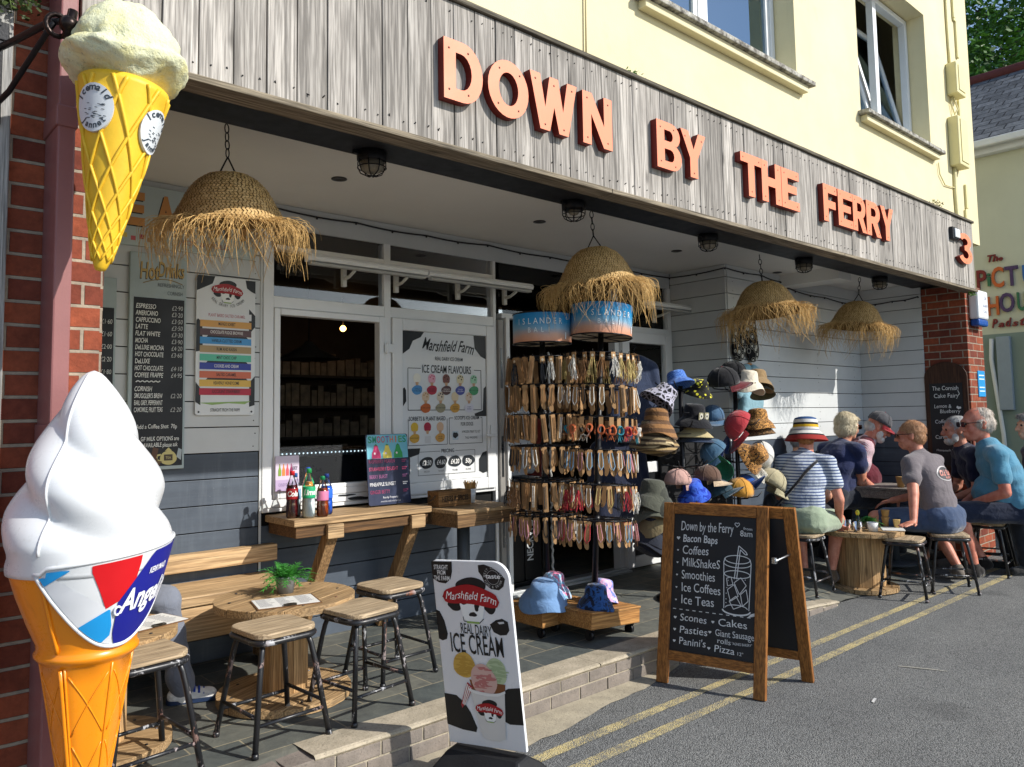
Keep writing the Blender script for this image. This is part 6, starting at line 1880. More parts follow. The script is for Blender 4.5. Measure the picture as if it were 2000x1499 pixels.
def fuse(name, prims, mat, parent=None, voxel=.008, smooth=4, off=(0, 0, 0), lap=.5, mats=None, disp=None):
    q = MB(off)
    for vs, f in prims: q.add(vs, f)
    o = q.build(name, mat if not isinstance(mat, list) else mat, None, smooth=True)
    r = o.modifiers.new('r', 'REMESH'); r.mode = 'VOXEL'; r.voxel_size = voxel; r.use_smooth_shade = True
    s = o.modifiers.new('s', 'SMOOTH'); s.factor = lap; s.iterations = smooth
    for c_ in list(o.users_collection): c_.objects.unlink(o)
    TMP.collection.objects.link(o)
    vl = TMP.view_layers[0]; vl.update()
    me = bpy.data.meshes.new_from_object(o.evaluated_get(vl.depsgraph))
    TMP.collection.objects.unlink(o); COL.objects.link(o)
    o.modifiers.clear()
    old = o.data; o.data = me; bpy.data.meshes.remove(old)
    me.polygons.foreach_set('use_smooth', [True] * len(me.polygons))
    if disp:
        nl = [v.normal.copy() for v in me.vertices]
        for v, n_ in zip(me.vertices, nl): v.co = disp(v.co, n_)
    me.update()
    if parent is not None: o.parent = parent; KIDS.setdefault(parent.name, []).append(o)
    return o
def garment(x, y, z, rz, c, label, w=.44, h=.62, sleeve=.5, hang=True, name='hung_garment', stripe=None):
    o = thing(name, label, 'top', (x, y, z), R(rz))
    P = []
    sh = w * .42
    for k in range(14):
        u = k / 13; hw = sh * (1.0 + .12 * u) - .05
        P.append(cap_prim((-hw, .012 * math.sin(u * 9), -.135 - (h - .135) * u), (hw, .012 * math.sin(u * 7 + 1), -.135 - (h - .135) * u), .048, .048))
    P.append(cap_prim((-sh * .3, 0, -.06), (-sh, 0, -.11), .05, .055)); P.append(cap_prim((sh * .3, 0, -.06), (sh, 0, -.11), .05, .055))
    for s in (-1, 1): P.append(cap_prim((s * sh, 0, -.12), (s * (sh + .07), -.01, -.12 - sleeve), .06, .05))
    fuse('cloth', P, stripe or fabric(c, .14), o, .012, 4)
    if hang:
        q = MB(); q.tube([(-.17, 0, -.085), (-.08, 0, -.03), (0, 0, -.012), (.08, 0, -.03), (.17, 0, -.085)], .013, 8); q.build('hanger', paint('#a87848', .5, .1, name='hanger_wood'), o)
        q = MB(); q.tube([(0, 0, -.01), (0, 0, .025), (.018, 0, .045), (.012, 0, .065), (-.005, 0, .068)], .003, 6); q.build('hook', RACKB, o)
    return o
garment(4.86, 3.98, 2.05, -6, '#27324a', 'navy long sleeved sweatshirt on a wooden hanger in front of the glass door', .46, .66, .50)
garment(4.72, 4.05, 1.42, -8, '#161d33', 'dark navy top hanging low behind the right rack', .50, .62, .40, False)
garment(6.62, 4.03, 2.04, 4, '#7fa6b4', 'pale blue top on a hanger on the white boards behind the hats', .44, .52, .18)
def shorts_mat():
    t = NT('patterned_cloth')
    v = t.coords()
    vo = t.n('TexVoronoi', feature='F1'); vo.inputs['Scale'].default_value = 15; t.l(v, vo.inputs['Vector'])
    m_ = t.ramp(vo.outputs['Distance'], [(.28, (1, 1, 1)), (.33, (0, 0, 0)), (.46, (0, 0, 0)), (.5, (.8, .8, .8)), (.55, (0, 0, 0))])
    return t.fin(t.mix(m_, '#121214', '#b9b6aa'), .9, t.bump(t.noise(v, 20, 3), .5, .01), 0, .2)
so = thing('hanging_shorts', 'black shorts with a cream motif hung flat on the white boards below the straw shade', 'shorts', (6.64, 4.07, 2.52))
fuse('cloth', [cap_prim((-.12, 0, -.05), (.12, 0, -.05), .06, .06, 14, .35, (0, 0, 1)), cap_prim((-.09, 0, -.08), (-.12, 0, -.36), .10, .115, 16, .22, (1, 0, 0)), cap_prim((.09, 0, -.08), (.12, 0, -.36), .10, .115, 16, .22, (1, 0, 0))], shorts_mat(), so, .01, 3)
# ---- things inside the doorway
for i, (x, z1, lab) in enumerate(((4.42, 1.02, 'black upright display case nearest the jamb inside the doorway'), (4.62, 1.05, 'black upright display case with white sideways lettering in the doorway'))):
    dc = thing('display_case', lab, 'display case', (x, 5.0, .16))
    O = (x, 5.0, .16)
    q = MB(O); q.box(x - .09, x + .10, 4.93, 5.15, .19, z1); q.box(x - .10, x + .11, 4.92, 5.16, .158, .189); q.build('case', RACKB, dc, bevel=.006)
    if i:
        p = Poster((x, 4.93, .34), Z, -X, O); p.text('NECKWEAR', .22, .0, .07, '#cfd2d4', 1, w=.42, bold=.02); p.build('lettering', dc)
q = MB(); pts = []
for k in range(60): u = k / 59; pts.append((4.80 + .006 * math.sin(u * 150), 4.88 + .006 * math.cos(u * 150), .22 + u * 1.9))
q.tube(pts, .011, 6)
tag(q.build('white_rope', paint('#dcdcd8', .8, .1, name='rope')), 'white twisted rope hanging in the doorway behind the racks', 'rope')
for x, y, z, c, lab in ((4.28, 5.3, 1.75, '#6f8fd0', 'pale blue shirt hanging inside the doorway behind the left rack'), (4.78, 5.35, 1.70, '#d5d8dc', 'white shirt hanging inside the doorway between the racks'), (5.2, 5.6, 1.6, '#7c2a20', 'rust red jumper hanging deeper inside the doorway')):
    garment(x, y, z, 10, c, lab, .42, .75, .5)
# ---- inside the shop
sc_ = thing('serving_counter', 'dark ice cream counter with a glass front just inside the serving window', 'counter', (2.7, 5.5, .15))
O = (2.7, 5.5, .15)
q = MB(O); q.box(1.6, 3.9, 5.25, 5.9, .16, 1.30); q.build('body', paint('#1b1c1f', .3, .1, name='counter_dark'), sc_, bevel=.01)
q = MB(O); q.box(1.6, 3.9, 5.20, 5.95, 1.301, 1.34); q.build('worktop', paint('#5d6468', .25, .05, metal=.6, name='steel_top'), sc_, bevel=.005)
q = MB(O)
for i in range(70): q.ball((1.65 + i * .032, 5.195, 1.325), .006, 6)
q.build('light_strip', emit('#cfe6f0', 1.2), sc_)
sh = thing('stock_shelves', 'dark stock shelves at the back of the shop', 'shelves', (3.5, 8.4, .15))
q = MB((3.5, 8.4, .15))
for z in (1.0, 1.35, 1.7, 2.05): q.box(2.0, 6.5, 8.2, 8.69, z, z + .03)
q.build('shelf', paint('#2a211a', .7, .1, name='shelf_dark'), sh)
q = MB((3.5, 8.4, .15)); rd = random.Random(9)
for z in (1.03, 1.38, 1.73, 2.08):
    x = 2.05
    while x < 6.4:
        w = rd.uniform(.07, .14); q.box(x, x + w * .85, 8.3, 8.5, z, z + rd.uniform(.14, .26)); x += w
pk = q.build('packets', paint('#7a6a58', .6, .5, 9, .1, name='packets'), sh); pk['kind'] = 'stuff'
pl = thing('pendant_lamp', 'dark conical pendant lamp hanging inside behind the serving window', 'lamp', (3.2, 6.2, 2.1))
q = MB((3.2, 6.2, 2.1)); q.lathe([(.03, 2.24), (.06, 2.20), (.26, 2.09), (.265, 2.085), (.25, 2.09), (.05, 2.19), (0, 2.2)], (3.2, 6.2, 0), 28); q.build('lamp_shade', paint('#4a4540', .4, .1, name='lamp_metal'), pl)
q = MB((3.2, 6.2, 2.1)); q.cyl((3.2, 6.2, 2.24), (3.2, 6.2, 2.955), .006, 6); q.build('flex', RACKB, pl)
gl = thing('ceiling_bulb', 'small lit warm bulb glowing at the back of the shop', 'light', (4.5, 7.9, 2.6))
q = MB((4.5, 7.9, 2.6)); q.ball((4.5, 7.9, 2.6), .035, 12); q.build('bulb', emit('#ffb861', 9), gl)
q = MB((4.5, 7.9, 2.6)); q.cyl((4.5, 7.9, 2.64), (4.5, 7.9, 2.955), .012, 6); q.build('stem', RACKB, gl)
# ================================================================ GIANT SOFT-SERVE CONE
def scuffed(col, dirt, name, r0=.2):
    t = NT(name)
    v = t.coords(rand=False)
    c = t.ramp(t.noise(v, 2.5, 4, .6), [(.3, tuple(x * .95 for x in lin(col))), (.7, lin(col))])
    g = t.noise(v, 11, 6, .8, .4)
    c = t.mix(t.math('MULTIPLY', t.ramp(g, [(.58, (0, 0, 0)), (.74, (1, 1, 1))]), .30), c, dirt)
    sc_ = t.noise(t.coords((70, 70, 5), rand=False, rot=(.5, .3, 0)), 1, 2, .5)
    c = t.mix(t.math('MULTIPLY', t.ramp(sc_, [(.72, (0, 0, 0)), (.74, (1, 1, 1))]), .35), c, dirt)
    rr = t.math('MULTIPLY_ADD', g, .35); rr.node.inputs[2].default_value = r0 - .08
    return t.fin(c, rr, t.bump(t.noise(v, 5, 2), .06, .02), 0, .5, .25)
PLW = scuffed('#dadcde', '#a39d8f', 'white_gloss_plastic')
PLO = scuffed('#ee8d10', '#9a5a18', 'orange_gloss_plastic')
gc = thing('giant_soft_serve_cone', 'giant plastic soft-serve cone display, white swirl in an orange cone with a blue logo panel', 'display cone', (.645, 2.6, 0))
GO = (.645, 2.6, 0)
prof = [(.226, 1.135), (.230, 1.16), (.232, 1.195), (.236, 1.215), (.232, 1.26), (.224, 1.31), (.212, 1.36), (.194, 1.41), (.172, 1.46), (.148, 1.51), (.122, 1.56), (.094, 1.61), (.066, 1.655), (.040, 1.69), (.02, 1.708), (0, 1.714)]
prof = [(np.interp(z, [p[1] for p in prof], [p[0] for p in prof]), z) for z in list(np.linspace(1.135, 1.705, 50)) + [1.711]] + [(0, 1.714)]
def swirl(a, z):
    h = (z - 1.195) / .52
    ph = 3 * (a + .35) + 15.5 * h
    lobe = abs(math.cos(ph / 2)) ** 1.15
    amp = .20 * max(0, min(1, h * 3 + .3)) * (1 - .45 * h)
    return 1 - amp + amp * 1.22 * lobe
q = MB(GO); q.lathe(prof, (.645, 2.6, 0), 96, fn=swirl); q.build('swirl', PLW, gc)
def gprof(z): return np.interp(z, [.30, .545, .885, .90, .93, .99, 1.08, 1.15, 1.195, 1.22], [.03, .070, .128, .138, .142, .168, .202, .222, .234, .238])
zs_ = [.30, .40, .545, .70, .82, .872, .878, .886, .894, .902, .908, .915, .93, .96, .99, 1.03, 1.07, 1.11, 1.15]
pr = [(float(gprof(z)) + (.012 * math.cos((z - .893) / .018 * math.pi / 2) if abs(z - .893) < .018 else 0), z) for z in zs_]
pr += [(.212, 1.155), (.20, 1.15), (0, 1.145)]
def flute(a, z):
    if z > .872: return 1
    return 1 - .05 * abs(math.sin(3 * (a + .2))) ** 2
q = MB(GO); q.lathe([(0, .295)] + pr, (.645, 2.6, 0), 72, fn=flute)
def gp(a, z, lift=0.0):
    r = float(gprof(z)) * flute(a, z) + lift
    return (.645 + r * math.cos(a), 2.6 + r * math.sin(a), z)
for k in range(6):
    a = k * math.pi / 3 - .2 + math.pi / 6
    q.tube([gp(a - math.pi / 6, z, .001) for z in np.linspace(.31, .875, 12)], .004, 6)
    for s_ in (-1, 1):
        for z0 in (.48, .68): q.tube([gp(a - s_ * .45 + s_ * .9 * u, z0 + .17 * u, .001) for u in np.linspace(0, 1, 9)], .0022, 5)
seam = R(-137)
q.tube([gp(seam, z, .002) for z in np.linspace(.92, 1.15, 14)], .006, 6)
q.tube([gp(seam, z, .003) for z in np.linspace(.31, .87, 14)], .007, 6)
q.build('cone', PLO, gc)
q = MB(GO)
pts = []
for z in np.linspace(1.2, 1.70, 40):
    r = np.interp(z, [p[1] for p in prof[:-1]], [p[0] for p in prof[:-1]]) * swirl(seam, z) + .001
    pts.append((.645 + r * math.cos(seam), 2.6 + r * math.sin(seam), z))
q.tube(pts, .0045, 6); q.build('mould_seam', PLW, gc)
# raised shield with the logo
A0 = R(-72)
def wrap(s_, z, lift):
    r = float(gprof(z)) + lift
    a = A0 + s_ / .20
    return (.645 + r * math.cos(a), 2.6 + r * math.sin(a), z)
def shield_mesh(pts2, lift, m, q, sub=14):
    bmx = bmesh.new()
    vs = [bmx.verts.new((x, y, 0)) for x, y in pts2]
    bmx.faces.new(vs)
    for ax in ((1, 0, 0), (0, 1, 0)):
        lo, hi = (-.30, .30) if ax[0] else (.9, 1.25)
        for i in range(1, sub * 2):
            c = lo + (hi - lo) * i / (sub * 2)
            bmesh.ops.bisect_plane(bmx, geom=bmx.verts[:] + bmx.edges[:] + bmx.faces[:], plane_co=Vector(ax) * c, plane_no=Vector(ax), dist=1e-6)
    bmx.verts.ensure_lookup_table()
    idx = {v: i for i, v in enumerate(bmx.verts)}
    q.add([wrap(v.co.x, v.co.y, lift) for v in bmx.verts], [tuple(idx[v] for v in f.verts) for f in bmx.faces], m, True)
    bmx.free()
def zb(s_): return .925 + .30 * min(1, (abs(s_) / .275)) ** 2.4
def zt(s_): return 1.165 + .045 * max(-1, min(1, (s_ + .22) / .40)) if s_ > -.22 else 1.15
ss = np.linspace(-.262, .262, 30)
outline = [(s_, zb(s_)) for s_ in ss if zb(s_) < zt(s_)] 
outline += [(s_, zt(s_)) for s_ in ss[::-1] if zb(s_) < zt(s_)]
def inset(k): 
    return [(x * k, 1.06 + (y - 1.06) * k) for x, y in outline]
q = MB(GO); shield_mesh(outline, .007, 0, q)
n_ = len(outline)
for i in range(n_):
    a, b = outline[i], outline[(i + 1) % n_]
    q.add([wrap(*a, .007), wrap(*b, .007), wrap(*b, -.012), wrap(*a, -.012)], [(0, 1, 2, 3)], 0, True)
q.tube([wrap(x, y, .006) for x, y in outline], .006, 6, 0, closed=True)
sh_ = q.build('logo_shield', PLW, gc)
q = MB(GO)
def clip_poly(poly):
    # clip to the (inset) shield outline, column by column
    out = []
    ins = inset(.95)
    xs_ = sorted(set([p[0] for p in poly])); lo, hi = min(xs_), max(xs_)
    top, bot = [], []
    for x in np.linspace(lo, hi, 24):
        ys = []
        k = len(poly)
        for i in range(k):
            (x0, y0), (x1, y1) = poly[i], poly[(i + 1) % k]
            if (x0 - x) * (x1 - x) <= 0 and abs(x1 - x0) > 1e-9: ys.append(y0 + (y1 - y0) * (x - x0) / (x1 - x0))
        if len(ys) < 2: continue
        a, b = max(min(ys), zb(x / .95) * .95 + 1.06 * .05), min(max(ys), 1.06 + (zt(x / .95) - 1.06) * .95 - .004)
        if b - a > .001: top.append((x, b)); bot.append((x, a))
    return bot + top[::-1]
GI = ['#d8dade', '#c8141c', '#1a1f86', '#1e93d6']
for poly, c in ([(-.26, .9), (-.02, .9), (-.045, 1.03), (-.22, 1.16), (-.26, 1.16)], 0), ([(-.065, 1.04), (.005, 1.075), (.022, 1.2), (-.11, 1.165)], 1), ([(-.02, .9), (.26, .9), (.26, 1.25), (.10, 1.25), (-.045, 1.035)], 2), ([(-.16, .985), (-.052, 1.04), (-.035, .965), (-.12, .9)], 3), ([(-.245, 1.10), (-.245, 1.16), (-.15, 1.16)], 3):
    pp_ = clip_poly(poly)
    if len(pp_) > 3: shield_mesh(pp_, .0085 + .0006 * c, c, q, 10)
q.build('logo_panel', [ink(c) for c in GI], gc)
q = MB(GO)
def wraptext(t, s0, z0, h, w, shear=0, bold=0, slope=0.0, lift=.0125):
    v, f = text2d(t, bold, shear, 1, 4)
    k = h / .7; sx = w / max(1e-6, v[:, 0].max() - v[:, 0].min())
    q.add([wrap(s0 + a * sx, z0 + b * k + slope * a * sx, lift) for a, b in v], f)
wraptext('Angelito', .085, 1.035, .062, .225, .22, .03, .12)
wraptext('KERRYMAID', .085, 1.125, .017, .07, .1, .02, .12)
q.tube([wrap(-.03 + .01 * math.cos(t), 1.03 + .012 * math.sin(t), .0125) for t in np.linspace(.5, 5.2, 12)], .0035, 5)
q.build('logo_lettering', ink('#e9eaf0'), gc)
q = MB(GO); q.cyl((.645, 2.6, .02), (.645, 2.6, .31), .03, 14); q.lathe([(.22, 0), (.22, .015), (.06, .035), (0, .035)], (.645, 2.6, .003), 32); q.build('base_stand', RACKB, gc)

gc.scale = (.94, .94, 1.0); gc.location = (.637, 2.6, 0)
# ================================================================ HANGING GELATO CONE
hg = thing('hanging_gelato_cone', 'hanging sign of a pale mint gelato scoop in a yellow waffle cone', 'hanging sign', (.69, 2.55, 2.0))
HO = (.69, 2.55, 2.0)
GTOP, GBOT = Vector((.69, 2.55, 2.585)), Vector((.635, 2.55, 2.02))
gax = (GTOP - GBOT).normalized()
gx = gax.orthogonal().normalized(); gx = (Vector((1, 0, 0)) - gax * gax.x).normalized(); gy = gax.cross(gx)
GM = Matrix((gx, gy, gax)).transposed()
GL = (GTOP - GBOT).length
def cr(u): return np.interp(u, [0, .04, 1], [.018, .026, .128])
def gpt(a, u, lift=0):
    r = float(cr(u)) + lift
    return GBOT + GM @ Vector((r * math.cos(a), r * math.sin(a), u * GL))
YEL = paint('#e0b52c', .5, .10, 7, .2, 60, spec=.4, name='yellow_waffle')
q = MB(HO)
q.lathe([(0, -.012), (.014, -.008)] + [(float(cr(u)), u * GL) for u in np.linspace(0, 1, 30)] + [(0, GL)], GBOT, 40, 0, True, GM)
for k in range(8):
    for s_ in (-1, 1):
        a0 = 2 * math.pi * k / 8 + (.1 if s_ > 0 else 0)
        n = 44
        pts = []
        for i in range(n):
            u = .03 + .95 * i / (n - 1)
            pts.append(gpt(a0 + s_ * (.9 * math.log(.10 + u) / math.log(1.1) * .10 if False else 1.75 * math.log((u + .14) / .14)), u, .002))
        q.tube(pts, [.0035 + .0035 * i / n for i in range(n)], 5, 0)
q.build('waffle_cone', YEL, hg)
def gelato():
    t = NT('mint_gelato')
    v = t.coords(rand=False)
    n = t.noise(v, 9, 5, .7)
    c = t.ramp(n, [(.3, '#c3c8a6'), (.5, '#dbdcba'), (.66, '#e3dca0')])
    sp = t.noise(v, 55, 3, .7)
    c = t.mix(t.ramp(sp, [(.60, (0, 0, 0)), (.70, (.55, .55, .55))]), c, '#7d8672')
    nr = t.bump(t.noise(v, 38, 5, .75), .9, .012)
    return t.fin(c, .8, nr, 0, .2)
GEL = gelato()
from mathutils import noise as mnoise
q = MB(HO)
SC0 = Vector((.692, 2.55, 2.67))
n, kk = 72, 40
vs = []
for i in range(kk + 1):
    t = math.pi * i / kk
    for j in range(n):
        a = 2 * math.pi * j / n
        d = Vector((math.sin(t) * math.cos(a), math.sin(t) * math.sin(a), math.cos(t)))
        r = .160
        p = Vector((d.x * r, d.y * r, d.z * (.178 if d.z > 0 else .09)))
        rag = .012 * mnoise.noise(d * 3.1) + .005 * mnoise.noise(d * 11)
        if d.z < .15: p.x *= 1 + .13 * min(1, (.15 - d.z) / .18); p.y *= 1 + .13 * min(1, (.15 - d.z) / .18)
        crease = math.exp(-((d.z - .12 - .05 * math.sin(a * 2 + 1)) / .05) ** 2)
        p *= 1 - .07 * crease
        cr2 = math.exp(-((d.z - .42 - .14 * math.cos(a + 1.2)) / .05) ** 2) * max(0, math.cos(a + 1.4))
        p *= 1 - .035 * cr2
        vs.append(SC0 + p + d * rag + Vector((0, 0, -.012 * math.sin(a * 3 + .7) * (1 if d.z < .1 else 0))))
q.add(vs, [(i * n + j, (i + 1) * n + j, (i + 1) * n + (j + 1) % n, i * n + (j + 1) % n) for i in range(kk) for j in range(n)], 0, True)
q.build('gelato_scoop', GEL, hg)
def sticker(ac, uc, ra, label):
    q = MB(HO)
    rim = []
    N = 26
    def sp(x, y, lift): return gpt(ac + x / (float(cr(uc)) ), uc + y / GL, lift)
    vs, fs_ = [], []
    for ring in range(6):
        k = ring / 5
        for j in range(N): vs.append(sp(k * ra * math.cos(2 * math.pi * j / N), k * ra * 1.25 * math.sin(2 * math.pi * j / N), .0105))
    for ring in range(5):
        for j in range(N): fs_.append((ring * N + j, ring * N + (j + 1) % N, (ring + 1) * N + (j + 1) % N, (ring + 1) * N + j))
    q.add(vs, fs_, 0, True)
    q.add([sp(ra * math.cos(2 * math.pi * j / N), ra * 1.25 * math.sin(2 * math.pi * j / N), l) for l in (.0105, .001) for j in range(N)], [(j, (j + 1) % N, N + (j + 1) % N, N + j) for j in range(N)], 0, True)
    for t, a_mid, ins, h in (('Icemaid', math.pi / 2, False, .019), ('Jannet', -math.pi / 2, True, .018)):
        m_ = len(t)
        for i, ch in enumerate(t):
            a = a_mid + (1 if ins else -1) * (i - (m_ - 1) / 2) * .33
            rr = ra * (.70 if not ins else .86)
            px, py = rr * math.cos(a), rr * 1.25 * math.sin(a)
            rot = a - math.pi / 2 if not ins else a + math.pi / 2
            v, f = text2d(ch, .03, .1)
            k = h / .7
            q.add([sp(px + (x * math.cos(rot) - y * math.sin(rot)) * k, py + (x * math.sin(rot) + y * math.cos(rot)) * k, .0117) for x, y in v], f, 1)
    rd = random.Random(4)
    for i in range(30):
        x, y = rd.uniform(-.55, .55) * ra, rd.uniform(-.6, .3) * ra
        q.add([sp(x, y, .0115), sp(x + .008, y - .001, .0115), sp(x + .008, y - .003, .0115), sp(x, y - .002, .0115)], [(0, 1, 2, 3)], 1)
    q.build('sticker', [ink('#cfd4d8'), ink('#3d4650')], hg)
sticker(R(-143), .80, .056, 1); sticker(R(-42), .76, .055, 2)
br = thing('sign_bracket', 'black iron wall bracket holding the hanging gelato cone', 'bracket', (.40, 2.93, 2.6))
q = MB((.40, 2.93, 2.6)); q.box(.365, .425, 2.925, 2.939, 2.52, 2.86); q.box(.35, .44, 2.92, 2.9249, 2.80, 2.86); q.build('back_plate', IRON, br, bevel=.004)
q = MB((.40, 2.93, 2.6)); q.tube([(.395, 2.925, 2.755), (.44, 2.80, 2.76), (.50, 2.62, 2.768), (.53, 2.575, 2.76)], .011, 8); q.tube([(.395, 2.925, 2.56), (.43, 2.83, 2.60), (.49, 2.64, 2.73), (.505, 2.60, 2.76)], .009, 8); q.build('arm', IRON, br)
q = MB((.40, 2.93, 2.6)); q.ball((.535, 2.56, 2.745), .028, 12); q.tube([(.51 + .03 * math.cos(t), 2.585, 2.745 + .034 * math.sin(t)) for t in np.linspace(0, 6.283, 15)[:-1]], .008, 6, closed=True); q.cyl((.53, 2.56, 2.70), (.545, 2.555, 2.79), .014, 8); q.build('swivel', paint('#2a211e', .3, .2, metal=.7, name='swivel'), br)

# ================================================================ ICE CREAM PAVEMENT SIGN
ps = thing('ice_cream_pavement_sign', 'white cow-print ice cream pavement sign on a black rubber base', 'pavement sign', (2.26, 2.72, 0))
PO = (2.26, 2.72, 0)
ux = Vector((.13, -.36, 0)).normalized()
BL, TL = Vector((2.19, 2.905, .115)), Vector((2.145, 2.955, .925))
uv = (TL - BL); PH_ = uv.length
ux = Vector((.357, -.929, .045)).normalized(); uv = Vector((-.115, .02, 1)); uv = (uv - ux * uv.dot(ux)).normalized()
PW = .385
shape = [(0, 0), (PW, 0)] + arc(PW - .075, PH_ - .075, .075, .075, 0, 90, 8) + arc(.02, PH_ - .02, .02, .02, 90, 180, 4)
nrm = ux.cross(uv).normalized()
q = MB(PO); q.prism(shape, BL - nrm * .018, ux, uv, .018, 0); q.build('panel', paint('#dfe0e2', .3, .03, 4, 0, name='sign_gloss_white'), ps, bevel=.003)
p = Poster(BL, ux, uv, PO)
def K2(x, y): return (x * PW, (1 - y) * PH_)
def pl_(pts, c, lv=1): p.poly([K2(*a) for a in pts], c, lv)
INK = '#17181a'
pl_([(0.0, .005), (.28, .005), (.27, .06), (.24, .10), (.17, .125), (.08, .12), (0, .10)], INK); pl_([(.62, .02), (.70, .015), (.80, .03), (.90, .06), (.95, .09), (.92, .13), (.86, .15), (.76, .145), (.69, .12), (.66, .08), (.62, .055)], INK)
pl_([(0, .27), (.05, .28), (.10, .33), (.13, .40), (.11, .43), (.05, .44), (0, .43)], INK); pl_([(.70, .335), (.78, .31), (.86, .30), (.93, .315), (.94, .36), (.90, .385), (.82, .39), (.74, .375)], INK)
pl_([(0, .73), (.16, .735), (.26, .77), (.33, .82), (.40, .90), (.38, .925), (.2, .92), (0, .90)], INK); pl_([(1, .66), (.85, .67), (.74, .70), (.66, .71), (.67, .80), (.72, .84), (.83, .86), (1, .855)], INK)
pl_([(.80, .32), (.88, .315), (.885, .325), (.82, .33)], '#c8c9ca', 2)
for t, y, w in (('STRAIGHT', .038, .19), ('FROM', .067, .11), ('THE FARM', .098, .21)): p.text(t, .125 * PW, (1 - y) * PH_ - .008, .020, '#e8e8e6', 2, w=w * PW, bold=.01)
p.text('taste', .80 * PW, (1 - .088) * PH_, .020, '#e8e8e6', 3, w=.19 * PW, bold=.02)
p.arc('WEST COUNTRY', .80 * PW, (1 - .083) * PH_, .037, math.pi / 2, .010, '#cfcfcd', 3, step=.26); p.arc('FOOD & DRINK', .80 * PW, (1 - .083) * PH_, .046, -math.pi / 2, .010, '#cfcfcd', 3, step=.22, inside=True)
for i in range(26): a = 2 * math.pi * i / 26; p.line([(.80 * PW + .030 * math.cos(a), (1 - .083) * PH_ + .030 * math.sin(a)), (.80 * PW + .030 * math.cos(a + .2), (1 - .083) * PH_ + .030 * math.sin(a + .2))], .0014, '#cfcfcd', 3)
farm_logo(p, .48 * PW, (1 - .195) * PH_, .74 * PW, 1)
p.text('REAL DAIRY', .51 * PW, (1 - .395) * PH_, .045, INK, 2, w=.40 * PW, bold=.006, warp=lambda x, y: (x, y * (1 + .0 * x) - .06 * x))
p.text('ICE CREAM', .50 * PW, (1 - .50) * PH_, .085, INK, 2, w=.68 * PW, bold=.008, warp=lambda x, y: (x, y - .03 * x))
# tub of three scoops
def sc2(x, y, rx, ry, c, s_, lv=2, c2=None):
    p.blob(x * PW, (1 - y) * PH_, rx * PW, ry * PH_, c, lv, s_, amp=.045)
    rd = random.Random(s_)
    for i in range(34):
        a, r_ = rd.uniform(0, 6.28), rd.uniform(0, .85) ** .5
        p.blob((x + rx * r_ * math.cos(a) * .85) * PW, (1 - y) * PH_ + ry * r_ * math.sin(a) * PH_ * .85, rd.uniform(.008, .022), rd.uniform(.0025, .006), c2, lv + 1, i, amp=.25)
sc2(.31, .565, .14, .072, '#c8a24a', 3, 2, '#b8903a'); sc2(.72, .585, .135, .07, '#b4c49c', 5, 2, '#9cb088')
pl_([(.36, .64), (.82, .65), (.80, .72), (.40, .715)], '#7c4a28', 3); sc2(.55, .635, .165, .085, '#cfaaa0', 9, 4, '#b8726e')
pl_([(.33, .655), (.40, .68), (.30, .76), (.23, .80), (.22, .78)], '#a83038', 5)
for i in range(3): pl_([(.335 + .022 * i - .01, .665 + .008 * i), (.35 + .02 * i - .01, .668 + .008 * i), (.25 + .012 * i, .775 + .004 * i), (.238 + .012 * i, .775 + .004 * i)], '#e2dcd8', 6)
pl_([(.36, .69), (.50, .70), (.66, .705), (.79, .69), (.805, .70), (.76, .94), (.68, .955), (.56, .955), (.47, .94)], '#d3d1cd', 6)
pl_([(.345, .685), (.42, .697), (.58, .705), (.72, .70), (.815, .682), (.815, .695), (.72, .715), (.58, .72), (.42, .712), (.345, .70)], '#e4e3e0', 7)
farm_logo(p, .59 * PW, (1 - .79) * PH_, .36 * PW, 8)
p.build('print', ps)
q = MB(PO)
c0 = BL + ux * PW / 2; c0.z = 0
rt = Vector((ux.x, ux.y, 0)).normalized(); fw = Vector((-rt.y, rt.x, 0)) * -1
bw, bd = .235, .17
b0 = [c0 + rt * sx * bw + fw * sy * bd for sx, sy in ((-1, -1), (1, -1), (1, 1), (-1, 1))]
b1 = [c0 + rt * sx * (bw - .03) + fw * sy * (bd - .05) + Z * .055 for sx, sy in ((-1, -1), (1, -1), (1, 1), (-1, 1))]
b2 = [c0 + rt * sx * (bw - .06) + fw * sy * .045 + Z * .105 for sx, sy in ((-1, -1), (1, -1), (1, 1), (-1, 1))]
vs = [v + Z * .003 for v in b0] + b1 + b2
q.add(vs, [(3, 2, 1, 0)] + [(i, (i + 1) % 4, 4 + (i + 1) % 4, 4 + i) for i in range(4)] + [(4 + i, 4 + (i + 1) % 4, 8 + (i + 1) % 4, 8 + i) for i in range(4)] + [(8, 9, 10, 11)])
q.build('rubber_base', paint('#17181b', .6, .2, 8, .3, name='rubber'), ps, bevel=.012)

